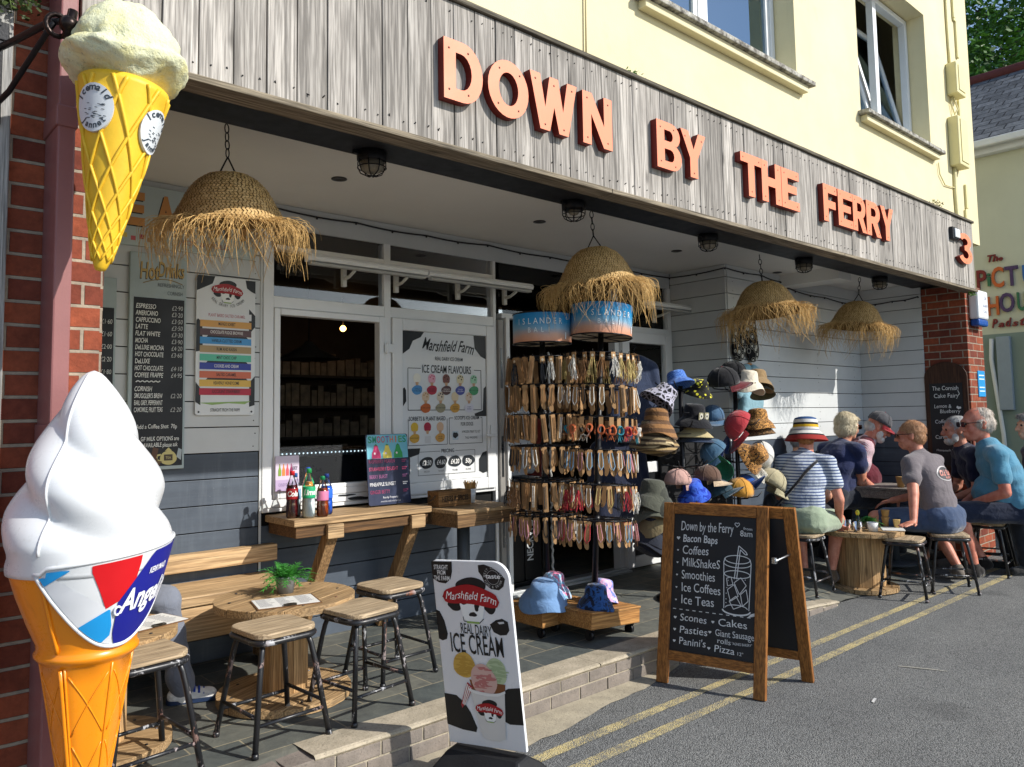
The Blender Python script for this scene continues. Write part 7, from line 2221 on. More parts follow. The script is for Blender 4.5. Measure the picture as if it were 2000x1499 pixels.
# ================================================================ CHALKBOARD A-BOARD
ab = thing('menu_a_board', 'wooden framed A-board chalked with bacon baps, coffees and cakes, standing in the road', 'A-board', (4.05, 2.65, 0))
AO = (4.05, 2.65, 0)
ABW = wood('#8a5526', '#b87c3e', 'z', 1.0, .5, .25, .15, 'oak_frame')
ABH = wood('#8a5526', '#b87c3e', 'y', 1.0, .5, .25, .15, 'oak_frame_rail')
def leaf_frame(bl, br_, tl, tr, front):
    bl, br_, tl, tr = map(Vector, (bl, br_, tl, tr))
    ex = (br_ - bl).normalized(); ey = ((tl - bl)).normalized()
    nn = ex.cross(ey).normalized()
    ey = nn.cross(ex).normalized()
    Wd = (br_ - bl).length; Hh = (tl - bl).length
    d = .034
    o0 = bl - nn * d
    q = MB(AO)
    w = .068
    q.prism([(0, 0), (w, 0), (w, Hh), (0, Hh)], o0, ex, ey, d); q.build('frame_stile', ABW, ab, bevel=.005); q = MB(AO); q.prism([(Wd - w, 0), (Wd, 0), (Wd, Hh), (Wd - w, Hh)], o0, ex, ey, d)
    q.build('frame_stile', ABW, ab, bevel=.005)
    q = MB(AO); q.prism([(w, Hh - .065), (Wd - w, Hh - .065), (Wd - w, Hh), (w, Hh)], o0 + nn * .001, ex, ey, d - .002); q.build('frame_rail', ABH, ab, bevel=.005)
    q = MB(AO); q.prism([(w, .13), (Wd - w, .13), (Wd - w, .185), (w, .185)], o0 + nn * .001, ex, ey, d - .002); q.build('frame_rail', ABH, ab, bevel=.005)
    q = MB(AO); q.prism([(w, .185), (Wd - w, .185), (Wd - w, Hh - .065), (w, Hh - .065)], o0 + nn * .008, ex, ey, .012); q.build('blackboard', BLK, ab)
    return o0 + nn * .020, ex, ey, Wd, Hh
FBL, FBR, FTL, FTR = (3.748, 2.974, 0.004), (3.905, 2.359, 0.004), (3.955, 2.985, 1.02), (4.112, 2.370, 1.02)
o_, ex_, ey_, Wb, Hb = leaf_frame(FBL, FBR, FTL, FTR, True)
BBR, BBL = (4.405, 2.335, .004), (4.26, 2.95, .004)
leaf_frame(BBR, BBL, (4.158, 2.362, 1.02), (4.013, 2.977, 1.02), False)
p = Poster(o_, ex_, ey_, AO)
CH = '#d4d5d6'
def tx(t, u, v, h, w, al='LEFT', **k): p.text(t, u * Wb, v * Hb, h, CH, 1, w=w * Wb, align=al, warp=hand(.0016, 5, u * 7 + v * 13), **k)
def heart(u, v, s_=.011):
    a = [(16 * math.sin(t) ** 3 / 16 * s_, (13 * math.cos(t) - 5 * math.cos(2 * t) - 2 * math.cos(3 * t) - math.cos(4 * t)) / 16 * s_) for t in np.linspace(0, 6.283, 19)[:-1]]
    p.poly([(u * Wb + x, v * Hb + y) for x, y in a], CH, 1)
tx('Down by the Ferry', .175, .845, .056, .50); tx('from', .775, .868, .016, .08); tx('8am', .745, .832, .034, .11)
a = [(16 * math.sin(t) ** 3 / 16 * .014, (13 * math.cos(t) - 5 * math.cos(2 * t) - 2 * math.cos(3 * t) - math.cos(4 * t)) / 16 * .014) for t in np.linspace(0, 6.283, 19)]
p.line([(.715 * Wb + x, .895 * Hb + y) for x, y in a], .0035, CH, 1)
for i, (t, w, h, b) in enumerate((('Bacon Baps', .33, .043, .012), ('Coffees', .25, .050, 0), ('MilkShakeS', .36, .050, 0), ('Smoothies', .32, .050, 0), ('Ice Coffees', .37, .050, 0), ('Ice Teas', .31, .050, 0))):
    v = .782 - i * .069
    heart(.155, v + .018, .011 if i == 0 else .006); tx(t, .20, v, h, w, bold=b)
for i in range(12): p.line([((.13 + i * .063) * Wb, .405 * Hb), ((.16 + i * .063) * Wb, .405 * Hb)], .004, CH, 1)
for t, u, v, w, h in (('Scones', .20, .345, .25, .040), ('Pasties', .20, .280, .26, .040), ("Panini's", .20, .218, .25, .040), ('Cakes', .56, .345, .26, .040), ('Giant Sausage', .535, .290, .35, .036), ('rolls', .555, .252, .12, .028), ('Pizza', .53, .205, .18, .038)):
    tx(t, u, v, h, w)
    if t != 'rolls': heart(u - .045, v + .014, .009)
tx('12"', .735, .205, .018, .05); tx('"AGNES BAKERY"', .69, .256, .014, .18)
def ln(pts, w=.0045): p.line([(u * Wb, (v + .05) * Hb) for u, v in pts], w, CH, 1)
# chalk drawing of an iced drink
def el(cu, cv, ru, rv, a0=0, a1=360, w=.0045): ln([(cu + ru * math.cos(R(a)), cv + rv * math.sin(R(a))) for a in np.linspace(a0, a1, 19)], w)
el(.725, .655, .115, .022); el(.725, .635, .125, .024, 180, 360); ln([(.60, .64), (.612, .39)]); ln([(.85, .64), (.838, .39)]); el(.725, .385, .125, .024, 180, 360, .008); el(.725, .395, .10, .018, 0, 180); el(.725, .575, .118, .02); ln([(.61, .66), (.60, .635)]); ln([(.84, .66), (.85, .635)])
ln([(.70, .55), (.735, .73), (.80, .70), (.815, .685)], .005); ln([(.722, .55), (.75, .71), (.795, .685), (.815, .685)], .005)
for quad in ([(.70, .53), (.76, .56), (.81, .52), (.75, .47)], [(.64, .49), (.70, .52), (.74, .46), (.67, .43)], [(.76, .47), (.81, .50), (.83, .44), (.78, .41)], [(.66, .43), (.72, .46), (.77, .41), (.70, .39)], [(.63, .55), (.67, .56), (.69, .52), (.64, .51)]): ln(quad + [quad[0]], .004)
for u, v in ((.63, .47), (.635, .50), (.63, .44), (.645, .54), (.80, .55), (.63, .42)): p.disc(u * Wb, (v + .05) * Hb, .003, CH, 1, n=6)
for i in range(10): ln([(.86 + .009 * i, .375 + .002 * i), (.83 + .009 * i + .01 * 0, .355 + .0015 * i)], .003)
p.build('chalk_lettering', ab)
q = MB(AO); q.tube([Vector((3.905, 2.345, 0)).lerp(Vector((4.112, 2.345, 1.02)), .72) , Vector((4.405, 2.325, 0)).lerp(Vector((4.158, 2.345, 1.02)), .74)], .0065, 8)
for pp2 in (Vector((3.90, 2.345, 0)).lerp(Vector((4.10, 2.345, 1.02)), .72), Vector((4.40, 2.325, 0)).lerp(Vector((4.158, 2.345, 1.02)), .74)): q.ball(pp2, .013, 10); q.box(pp2.x - .012, pp2.x + .012, pp2.y - .004, pp2.y + .018, pp2.z - .016, pp2.z + .016)
q.build('stay_bar', paint('#b9bcc0', .25, .1, metal=.9, name='steel_stay'), ab, bevel=.002)

# ================================================================ PEOPLE
def skin(c1='#c98e70', c2='#dba88a'):
    key = ('skin', c1, c2)
    if key in _PC: return _PC[key]
    t = NT('skin')
    v = t.coords()
    c = t.ramp(t.noise(v, 14, 4, .6), [(.35, c1), (.65, c2)])
    c = t.mix(t.ramp(t.noise(v, 70, 3), [(.6, (0, 0, 0)), (.75, (.35, .35, .35))]), c, '#a8604a')
    t.b.inputs['Subsurface Weight'].default_value = .08
    t.b.inputs['Subsurface Radius'].default_value = (.02, .008, .004)
    _PC[key] = t.fin(c, .5, t.bump(t.noise(v, 160, 3), .15, .002), 0, .35)
    return _PC[key]
def hairmat(c1, c2):
    key = ('hair', c1, c2)
    if key in _PC: return _PC[key]
    t = NT('hair')
    v = t.coords((1, 1, .35))
    n = t.noise(v, 60, 4, .7, .8)
    c = t.ramp(n, [(.3, c1), (.7, c2)])
    _PC[key] = t.fin(c, .55, t.bump(n, .9, .008), 0, .3)
    return _PC[key]
def rotz(a): return Matrix.Rotation(R(a), 3, 'Z')
def ik(a, c, l1, l2, hint):
    a, c, hint = Vector(a), Vector(c), Vector(hint)
    d = c - a; L = min(d.length, (l1 + l2) * .998); d.normalize()
    x = (l1 * l1 - l2 * l2 + L * L) / (2 * L)
    h = math.sqrt(max(0, l1 * l1 - x * x))
    n = hint - d * hint.dot(d); n.normalize()
    return a + d * x + n * h, a + d * L
def snoise(x, y, z):
    return (math.sin(x * 2.1 + 1.7 * math.sin(y * 1.3 + z * .7)) + math.sin(y * 2.3 + 1.9 * math.sin(z * 1.5 + x * .6)) + math.sin(z * 2.7 + 1.5 * math.sin(x * 1.7 + y * .9))) / 3
def fold(amp, f=16.0, seed=0.0):
    def fn(co, n):
        x, y, z = (co.x + seed) * f, co.y * f, co.z * f
        k = snoise(x, y, z) * .6 + snoise(x * .5 + 9, y * .5, z * 1.6) * .6
        return co + n * (amp * k)
    return fn
def person(loc, face, label, S=1.1, lean=8, bend=6, head_yaw=0, head_pitch=0, belly=.0, broad=1.0, hands=None, feet=None, knees=None, skin_m=None, hair=None, hairstyle='short', top=None, sleeve=.55, bottom=None, leg_len='short', shoe='#2a2724', beard=None, bald=False, sock=None, glasses=False, hat=None, hs=1.0, female=False, vest=None, elbow_hint=None, twist=0):
    """seated figure: origin on the seat; local +X forward, +Y to its left"""
    o = None
    M = Matrix.Rotation(R(face), 3, 'Z')
    sm_ = skin_m or skin()
    def V(x, y, z): return Vector((x, y, z)) * S
    hip = V(0, 0, .10)
    def sp(h, fwd=0.0, ang=None):
        a = R(lean) + R(bend) * (h / .5)
        return hip + Vector((math.sin(a) * h * S + fwd * S, 0, math.cos(a) * h * S))
    chest, waist, neck0 = sp(.34), sp(.14), sp(.50)
    sw = .185 * broad * (0.9 if female else 1)
    TW = Matrix.Rotation(R(twist), 3, 'Z')
    shL, shR = sp(.45) + TW @ V(0, sw, 0), sp(.45) + TW @ V(0, -sw, 0)
    ndir = (sp(.5) - sp(.3)).normalized()
    neck1 = neck0 + (ndir * .6 + Vector((.25, 0, .6))).normalized() * .075 * S
    H = Matrix.Rotation(R(head_yaw), 3, 'Z') @ Matrix.Rotation(R(head_pitch), 3, 'Y')
    hc = neck1 + H @ V(.018, 0, .105) * hs
    P = []
    A = lambda *a, **k: P.append(cap_prim(*a, **k))
    fx = .68
    A(hip + V(0, .04, 0), hip + V(0, -.04, 0), .125 * S, .125 * S)
    A(hip, waist, .14 * S * broad, .135 * S * broad, fx=fx, up=(0, 1, 0), n=20)
    A(waist, chest, .14 * S * broad, .155 * S * broad, fx=fx, up=(0, 1, 0), n=20)
    A(chest, sp(.42), .152 * S * broad, .112 * S * broad, fx=.6, up=(0, 1, 0), n=20)
    A(shL, shR, .055 * S, .055 * S)
    A(neck0 - ndir * .05 * S, neck1, .062 * S, .056 * S)
    A(neck1, hc + H @ V(-.015, 0, -.02), .055 * S, .058 * S)
    if belly: P.append(ell_prim(sp(.14) + V(.06 + belly * .4, 0, 0), (.11 * S + belly * S, .15 * S * broad, .15 * S)))
    # head
    def E(c, r, rot=None): P.append(ell_prim(hc + H @ (Vector(c) * S * hs), [x * S * hs for x in r], H if rot is None else H @ rot))
    E((-.006, 0, .025), (.098, .076, .092)); E((.03, 0, -.03), (.066, .062, .075)); E((.052, 0, -.075), (.040, .043, .034)); E((.075, 0, .02), (.025, .055, .03)); E((.088, 0, .036), (.013, .048, .011))
    for s in (-1, 1): E((.066, s * .036, -.025), (.030, .024, .028)); E((-.004, s * .077, -.005), (.018, .010, .032)); E((-.012, s * .082, .012), (.012, .007, .016))
    q0 = hc + H @ V(.094, 0, .022) * hs; q1 = hc + H @ V(.118, 0, -.022) * hs
    A(q0, q1, .010 * S, .0145 * S, n=10)
    for s in (-1, 1): E((.106, s * .011, -.026), (.010, .009, .008))
    E((.092, 0, -.054), (.012, .026, .007)); E((.090, 0, -.067), (.012, .022, .008))
    # arms
    hands = hands or {}
    arms = {}
    for s, sh_ in ((1, shL), (-1, shR)):
        tgt = Vector(hands.get(s, (.30, s * .17, .14))) * S
        hint = Vector((elbow_hint or {}).get(s, (-.4, s * .5, -.8)))
        el, wr = ik(sh_, tgt, .285 * S, .255 * S, hint)
        arms[s] = (sh_, el, wr)
        A(sh_, el, .050 * S * (.9 if female else 1), .040 * S); A(el, wr, .041 * S, .026 * S)
        fd = (wr - el).normalized()
        flat = hands.get('flat' + str(s))
        if flat is not None: fd = (Vector(flat)).normalized()
        side = fd.cross(Z); side = side.normalized() if side.length > .1 else Vector((0, 1, 0))
        up_ = side.cross(fd).normalized()
        pc = wr + fd * .045 * S
        P.append(ell_prim(pc, (.050 * S, .040 * S, .016 * S), Matrix((fd, side, up_)).transposed()))
        curl = .35 if flat is None else .05
        for k, ln_ in enumerate((.062, .074, .070, .056)):
            b = wr + fd * .080 * S + side * ((k - 1.5) * .0205 * S)
            d1 = (fd + side * (k - 1.5) * .07 - up_ * curl).normalized(); d2 = (fd - up_ * curl * 2.6).normalized()
            m1 = b + d1 * ln_ * .55 * S; A(b - fd * .02 * S, m1, .0092 * S, .0085 * S, n=8); A(m1, m1 + d2 * ln_ * .5 * S, .0085 * S, .0072 * S, n=8)
        th = -side * s if True else side
        b = wr + fd * .03 * S + th * .034 * S
        m1 = b + (fd * .7 + th * .75).normalized() * .034 * S; A(b - th * .015 * S, m1, .0115 * S, .0098 * S, n=8); A(m1, m1 + (fd + th * .25 - up_ * .2).normalized() * .03 * S, .0098 * S, .008 * S, n=8)
    # legs
    legs = {}
    feet = feet or {}
    for s in (1, -1):
        hj = hip + V(.01, s * .085, -.01)
        ft = Vector(feet.get(s, (.36, s * .13, -.42))) * S
        an = ft + V(0, 0, .085)
        kh = Vector((knees or {}).get(s, (.8, s * .25, .8)))
        kn, an = ik(hj, an, .43 * S, .42 * S, kh)
        legs[s] = (hj, kn, an)
        A(hj, kn, .088 * S * (1 + .12 * (broad - 1)), .058 * S); A(kn, kn.lerp(an, .35), .056 * S, .056 * S); A(kn.lerp(an, .35), an, .054 * S, .034 * S)
        tdir = Vector((kn - hj)); tdir.z = 0; tdir.normalize()
        fdir = Vector(feet.get('dir' + str(s), tdir)); fdir.normalize()
        A(an - V(0, 0, .04), an + fdir * .10 * S - V(0, 0, .055), .036 * S, .028 * S); A(an - V(0, 0, .045) - fdir * .035 * S, an - V(0, 0, .045), .034 * S, .036 * S)
        legs[s] = (hj, kn, an, fdir)
    def tr(prs): return [([M @ Vector(v) for v in vs], f) for vs, f in prs]
    body = fuse('person', tr(P), sm_, None, .0095, 3)
    for v in body.data.vertices:
        if math.hypot(v.co.x, v.co.y) < .22: v.co.z = max(v.co.z, .006)
    body.location = loc
    tag(body, label, 'person')
    # clothing
    if top:
        c = []
        e = .020 * S
        c.append(cap_prim(hip + Vector((0, 0, -.02 * S)), waist, .145 * S * broad + e, .14 * S * broad + e, fx=.74, up=(0, 1, 0), n=22))
        c.append(cap_prim(waist, chest, .14 * S * broad + e, .155 * S * broad + e, fx=.72, up=(0, 1, 0), n=22))
        c.append(cap_prim(chest, sp(.42), .155 * S * broad + e, .125 * S * broad + e, fx=.66, up=(0, 1, 0), n=22))
        c.append(cap_prim(shL, shR, .070 * S, .070 * S)); c.append(cap_prim(sp(.44), neck0 + ndir * .016 * S, .100 * S, .074 * S))
        for s in (1, -1): c.append(cap_prim(sp(.475), arms[s][0], .082 * S, .072 * S))
        if belly: c.append(ell_prim(sp(.13) + V(.06 + belly * .4, 0, 0), (.125 * S + belly * S, .165 * S * broad, .165 * S)))
        if sleeve:
            for s in (1, -1):
                sh_, el, wr = arms[s]
                c.append(cap_prim(sh_, sh_.lerp(el, min(1, sleeve)), .069 * S, .068 * S if sleeve < 1 else .052 * S))
                if sleeve > 1: c.append(cap_prim(el, el.lerp(wr, sleeve - 1), .052 * S, .042 * S))
        so_ = fuse('shirt' if vest is None else 'striped_shirt', tr(c), top, body, .010, 2, disp=fold(.014, 12, face))
        for v in so_.data.vertices: v.co.z = max(v.co.z, .035)
        if vest:
            c = [cap_prim(hip, waist, .16 * S * broad + e, .155 * S * broad + e, fx=.76, up=(0, 1, 0), n=22), cap_prim(waist, chest, .155 * S * broad + e, .165 * S * broad + e, fx=.74, up=(0, 1, 0), n=22), cap_prim(chest, sp(.44), .165 * S * broad + e, .115 * S * broad + e, fx=.66, up=(0, 1, 0), n=22)]
            if belly: c.append(ell_prim(sp(.13) + V(.06 + belly * .4, 0, 0), (.14 * S + belly * S, .175 * S * broad, .175 * S)))
            fuse('vest', tr(c), vest, body, .010, 2, disp=fold(.008, 11, face))
    if bottom:
        c = [cap_prim(hip + V(0, .05, .0), hip + V(0, -.05, .0), .148 * S, .148 * S), cap_prim(hip, hip + (waist - hip) * .35, .152 * S * broad, .150 * S * broad, fx=.74, up=(0, 1, 0), n=20)]
        for s in (1, -1):
            hj, kn, an, _ = legs[s]
            if leg_len == 'short': c.append(cap_prim(hj, hj.lerp(kn, .80), .105 * S, .088 * S))
            elif leg_len == 'knee': c.append(cap_prim(hj, kn, .105 * S, .084 * S))
            else: c.append(cap_prim(hj, kn, .103 * S, .078 * S)); c.append(cap_prim(kn, an + V(0, 0, -.01), .074 * S, .06 * S))
        so_ = fuse('shorts' if leg_len != 'long' else 'trousers', tr(c), bottom, body, .010, 2, disp=fold(.012, 12, face + 5))
        for v in so_.data.vertices:
            if math.hypot(v.co.x, v.co.y) < .22: v.co.z = max(v.co.z, .002)
    for s in (1, -1):
        hj, kn, an, fd = legs[s]
        c = [cap_prim(an - V(0, 0, .045) - fd * .03 * S, an + fd * .12 * S - V(0, 0, .055), .045 * S, .038 * S, fx=.85), cap_prim(an - V(0, 0, .012), an - V(0, 0, .05), .044 * S, .05 * S)]
        sh_o = fuse('shoe', tr(c), fabric(shoe, .15) if isinstance(shoe, str) else shoe, body, .008, 2)
        for v in sh_o.data.vertices:
            zz = (an.z - .088 * S)
            if v.co.z < zz: v.co.z = zz
        if sock:
            fuse('sock', tr([cap_prim(an + V(0, 0, .07), an, .044 * S, .044 * S)]), fabric(sock, .1), body, .008, 2)
    # hair, beard, eyes
    def hl(prs): return tr([([hc + H @ (Vector(v) * S * hs) for v in vs], f) for vs, f in prs])
    if hair:
        hp = []
        if hairstyle == 'short':
            hp = [ell_prim((-.020, 0, .040), (.097, .083, .090)), ell_prim((-.045, 0, -.015), (.066, .074, .065))]
            if bald: hp = [ell_prim((-.050, 0, .004), (.064, .080, .070)), ell_prim((-.015, .052, .008), (.062, .032, .046)), ell_prim((-.015, -.052, .008), (.062, .032, .046)), ell_prim((-.03, 0, .055), (.080, .072, .062))]
        elif hairstyle == 'bob':
            hp = [ell_prim((-.022, 0, .045), (.108, .094, .098)), ell_prim((-.05, 0, -.02), (.074, .088, .080)), ell_prim((-.01, .07, .0), (.055, .026, .066)), ell_prim((-.01, -.07, .0), (.055, .026, .066)), ell_prim((.06, .0, .085), (.045, .06, .025))]
        elif hairstyle == 'fringe':
            hp = [ell_prim((-.055, 0, -.02), (.056, .070, .055))]
        def hd(co, n):
            k = snoise(co.x * 22, co.y * 22, co.z * 14) + .5 * snoise(co.x * 70, co.y * 70, co.z * 70)
            return co + n * (.0045 * k)
        ho = fuse('hair', hl(hp), hair, body, .0065, 1, disp=hd)
        rdh = random.Random(int(loc[0] * 100)); hv = [(v.co.copy(), v.normal.copy()) for v in ho.data.vertices]
        q = MB(); q.v = [tuple(c) for c, _ in hv]; q.f = [tuple(p_.vertices) for p_ in ho.data.polygons]; q.m = [0] * len(q.f); q.sm = [True] * len(q.f)
        crown_ = M @ (hc + H @ V(-.03, 0, .12) * hs)
        for _ in range(1500 if hairstyle != 'fringe' else 350):
            c, n = rdh.choice(hv)
            away = (c - crown_); t_ = (away - n * away.dot(n)); t_ = (t_.normalized() if t_.length > 1e-4 else Vector((1, 0, 0))) + Vector((rdh.gauss(0, .35), rdh.gauss(0, .35), rdh.gauss(0, .25) - .25))
            t_ = (t_ - n * t_.dot(n)).normalized(); w_ = t_.cross(n) * rdh.uniform(.0010, .0020) * S
            L_ = rdh.uniform(.018, .042) * S * (1.2 if hairstyle == 'bob' else 1)
            p0, p1, p2 = c + n * .001, c + t_ * L_ * .5 + n * (.004 + rdh.uniform(0, .004)), c + t_ * L_ + n * rdh.uniform(-.002, .007)
            q.add([p0 - w_, p0 + w_, p1 - w_ * .8, p1 + w_ * .8, p2], [(0, 1, 3, 2), (2, 3, 4)], 0, True)
        me2 = bpy.data.meshes.new('hair'); me2.from_pydata([tuple(v) for v in q.v], [], q.f); me2.materials.append(hair); me2.polygons.foreach_set('use_smooth', [True] * len(q.f)); me2.update(); ho.data = me2
    if beard:
        fuse('beard', hl([ell_prim((.062, 0, -.088), (.045, .050, .038)), ell_prim((.085, 0, -.048), (.022, .034, .012)), ell_prim((.035, .056, -.06), (.03, .016, .04)), ell_prim((.035, -.056, -.06), (.03, .016, .04))]), beard, body, .006, 1)
    eye = MB()
    for s in (1, -1):
        c = M @ (hc + H @ V(.0885, s * .031, .016) * hs); eye.ball(c, .0115 * S, 10)
    eo = eye.build('eyes', paint('#2b2320', .2, .05, name='eye'), body)
    if glasses:
        q = MB()
        for s in (1, -1):
            c = hc + H @ V(.112, s * .034, .014) * hs
            ey_ = H @ Vector((0, 1, 0)); ez_ = H @ Vector((0, 0, 1)); 
            pts = [M @ (c + (ey_ * x + ez_ * y) * S) for x, y in rrect(.052, .038, .014, 4)]
            q.add(pts, [tuple(range(len(pts)))], 0)
            pts2 = [p_ + M @ (H @ V(.004, 0, 0)) for p_ in pts]; q.add(pts2, [tuple(range(len(pts2)))], 0)
            q.tube(pts, .0022 * S, 5, 0, closed=True)
            q.tube([M @ (hc + H @ V(.112, s * .06, .022) * hs), M @ (hc + H @ V(.06, s * .083, .022) * hs), M @ (hc + H @ V(-.01, s * .092, .018) * hs)], .003 * S, 5)
        q.build('glasses', paint('#17120f', .15, .05, spec=.6, name='glasses'), body)
    body['_'] = 0
    del body['_']
    info = dict(M=M, hc=hc, H=H, S=S, loc=Vector(loc), arms=arms, legs=legs, sp=sp, hip=hip)
    return body, info
def head_mat(info, dz=.045):
    M4 = Matrix.Translation(info['M'] @ (info['hc'] + info['H'] @ (Vector((-.008, 0, dz)) * info['S']))) @ (info['M'] @ info['H']).to_4x4()
    return M4
def put_on(o, body, M4):
    del o['category'], o['label']
    if 'group' in o.keys(): del o['group']
    o.parent = body; KIDS.setdefault(body.name, []).append(o)
    s = o.scale.copy()
    o.rotation_euler = (0, 0, 0); o.location = (0, 0, 0); o.scale = (1, 1, 1)
    o.matrix_basis = M4 @ Matrix.Diagonal((*s, 1))
def stripes(c1, c2, scale, dirn='Z', thr=.62, rot=None):
    t = NT('striped_cloth')
    v = t.coords(rand=False) if rot is None else t.coords(rand=False, rot=rot)
    w = t.n('TexWave', wave_type='BANDS', bands_direction=dirn); w.inputs['Scale'].default_value = scale; w.inputs['Distortion'].default_value = .35; w.inputs['Detail Scale'].default_value = 1
    t.l(v, w.inputs['Vector'])
    c = t.mix(t.ramp(w.outputs['Fac'], [(thr, (0, 0, 0)), (thr + .06, (1, 1, 1))]), c1, c2)
    nr = t.bump(t.noise(v, 14, 3, .6, .6), .5, .02)
    return t.fin(c, .9, nr, 0, .2, 0, .2)
SZ1 = deck_z(6.27, 3.38) + .487
# woman in stripes, seen from behind, facing the spool table
w1, i1 = person((6.30, 3.39, SZ1), 12, 'woman in a blue and white striped top, pale green shorts and a striped sun hat', 1.08, 10, 10, 14, 6, broad=1.03, hands={1: (.42, .16, .14), -1: (.30, -.20, .05)}, top=stripes('#b4bcc6', '#44557c', 12.5), sleeve=.55, bottom=fabric('#8f9c85', .08), leg_len='short', skin_m=skin('#b8725c', '#cf8f78'), hair=hairmat('#8a5a34', '#b07c4c'), hairstyle='fringe', shoe='#5a4a3a', female=True, feet={1: (.34, .10, -.44), -1: (.40, -.10, -.44)})
def sunhat_mat():
    t = NT('striped_hat')
    tc = t.n('TexCoord'); sp_ = t.n('SeparateXYZ'); t.l(tc.outputs['Object'], sp_.inputs[0])
    f = t.math('MULTIPLY_ADD', sp_.outputs[2], 5.2); f.node.inputs[2].default_value = .42
    c = t.ramp(f, [(0, '#8f2f2c'), (.24, '#8f2f2c'), (.25, '#22242b'), (.30, '#22242b'), (.31, '#cfcdc6'), (.44, '#cfcdc6'), (.45, '#7a7f92'), (.50, '#d0cec8'), (.58, '#c9a02c'), (.68, '#c9a02c'), (.69, '#22242b'), (.76, '#22242b'), (.77, '#d3d2ce'), (.86, '#d3d2ce'), (.9, '#32507e')], 'CONSTANT')
    v = tc.outputs['Object']
    return t.fin(c, .9, t.bump(t.noise(v, 120, 2), .5, .004), 0, .2)
h = bucket('sun_hat', 0, 0, 0, sunhat_mat(), 'x', (0, 0, 0), 1.40, .03, crown=1.2); put_on(h, w1, head_mat(i1, .035) )
# bag strap and bag
q = MB()
sp_, M_, S_ = i1['sp'], i1['M'], i1['S']
bk = lambda hh, yy, off: M_ @ (sp_(hh) + Vector((-off, yy, 0)) * S_)
q.tube([bk(.49, -.12, .06), bk(.45, -.10, .13), bk(.38, -.05, .158), bk(.30, .0, .165), bk(.22, .06, .165), bk(.15, .12, .16), bk(.08, .19, .13), bk(.05, .23, .09)], .012, 6, flat=.4)
q.build('bag_strap', fabric('#14151a', .2), w1)
fuse('shoulder_bag', [cap_prim(M_ @ (Vector((-.05, .23, .22)) * S_), M_ @ (Vector((-.05, .25, .06)) * S_), .085, .095, 14, .5, (1, 0, 0))], fabric('#15161b', .2), w1, .01, 3)
# people on the far side of the table
m2, i2 = person((7.06, 3.90, .50), 6, 'person in plain navy sitting beyond the striped woman, head hidden by her hat', 1.08, 12, 10, 10, 10, hands={1: (.38, .16, .16), -1: (.36, -.14, .16)}, top=fabric('#1b2440', .12), sleeve=.6, bottom=fabric('#1a1d26', .1), leg_len='long', hair=hairmat('#6a6a6c', '#9a9a9c'), shoe='#26272b')
w3, i3 = person((7.60, 3.80, .60), -14, 'woman with short blonde hair and navy T-shirt, leaning over the table', 1.12, 16, 10, -6, 8, belly=.06, broad=1.06, hands={1: (.40, .14, .14), -1: (.40, -.02, .12)}, top=fabric('#232c50', .12), sleeve=.5, bottom=fabric('#20242e', .1), leg_len='long', skin_m=skin('#b5775c', '#cc9478'), hair=hairmat('#a89a7c', '#d8ccb0'), hairstyle='bob', shoe='#3a3a3e', female=True, glasses=True)
v4, i4 = person((8.08, 3.92, .62), -58, 'bearded man in a burgundy vest and red peaked cap looking down', 1.14, 16, 14, 4, 30, belly=.09, broad=1.05, hands={1: (.34, .04, .12), -1: (.32, -.16, .10)}, top=stripes('#c9c4c8', '#a8485a', 26, 'X'), sleeve=.6, vest=fabric('#5a1424', .12), bottom=fabric('#a01c28', .1), leg_len='short', skin_m=skin('#b8705a', '#d0907a'), hair=hairmat('#b4b0aa', '#d8d5d0'), hairstyle='fringe', beard=hairmat('#b9b5ae', '#dedbd5'), shoe='#2d2d30')
h = capmesh('cap', 0, 0, 0, fabric('#4a4a4e', .15), 'x', (0, 0, 0), 1.40, fabric('#8a1f28', .1)); put_on(h, v4, head_mat(i4, .038) @ Matrix.Rotation(R(90), 4, 'Z'))
q = MB(); sh_, el_, wr_ = i4['arms'][-1]; c_ = i4['M'] @ (el_.lerp(wr_, .93)); d_ = (i4['M'] @ (wr_ - el_)).normalized(); u_ = d_.orthogonal().normalized(); x_ = d_.cross(u_)
q.tube([c_ + (u_ * math.cos(t) + x_ * math.sin(t)) * .036 for t in np.linspace(0, 6.283, 17)[:-1]], .009, 6, closed=True); q.build('wristwatch', paint('#17171a', .3, .1), v4)
# grey T-shirt man, back to the road, hand on the empty stool
g5, i5 = person((7.50, 2.71, .492), 84, 'man in a grey T-shirt with an oval back print, hand on an empty stool', 1.12, 10, 8, 26, 6, broad=1.06, hands={1: (-.06, .56, .05), -1: (.46, -.10, .20), 'flat1': (.15, 1, -.12)}, elbow_hint={1: (-.6, .3, .1)}, top=fabric('#6c6568', .08), sleeve=.58, bottom=fabric('#3c4c68', .14), leg_len='short', skin_m=skin('#b5705a', '#cf9078'), hair=hairmat('#9a6a48', '#c49872'), hairstyle='short', shoe='#6a6158', glasses=True, feet={1: (.42, .20, -.40), -1: (.05, -.30, -.40)}, knees={1: (.8, .5, .6), -1: (.8, -.6, .5)})
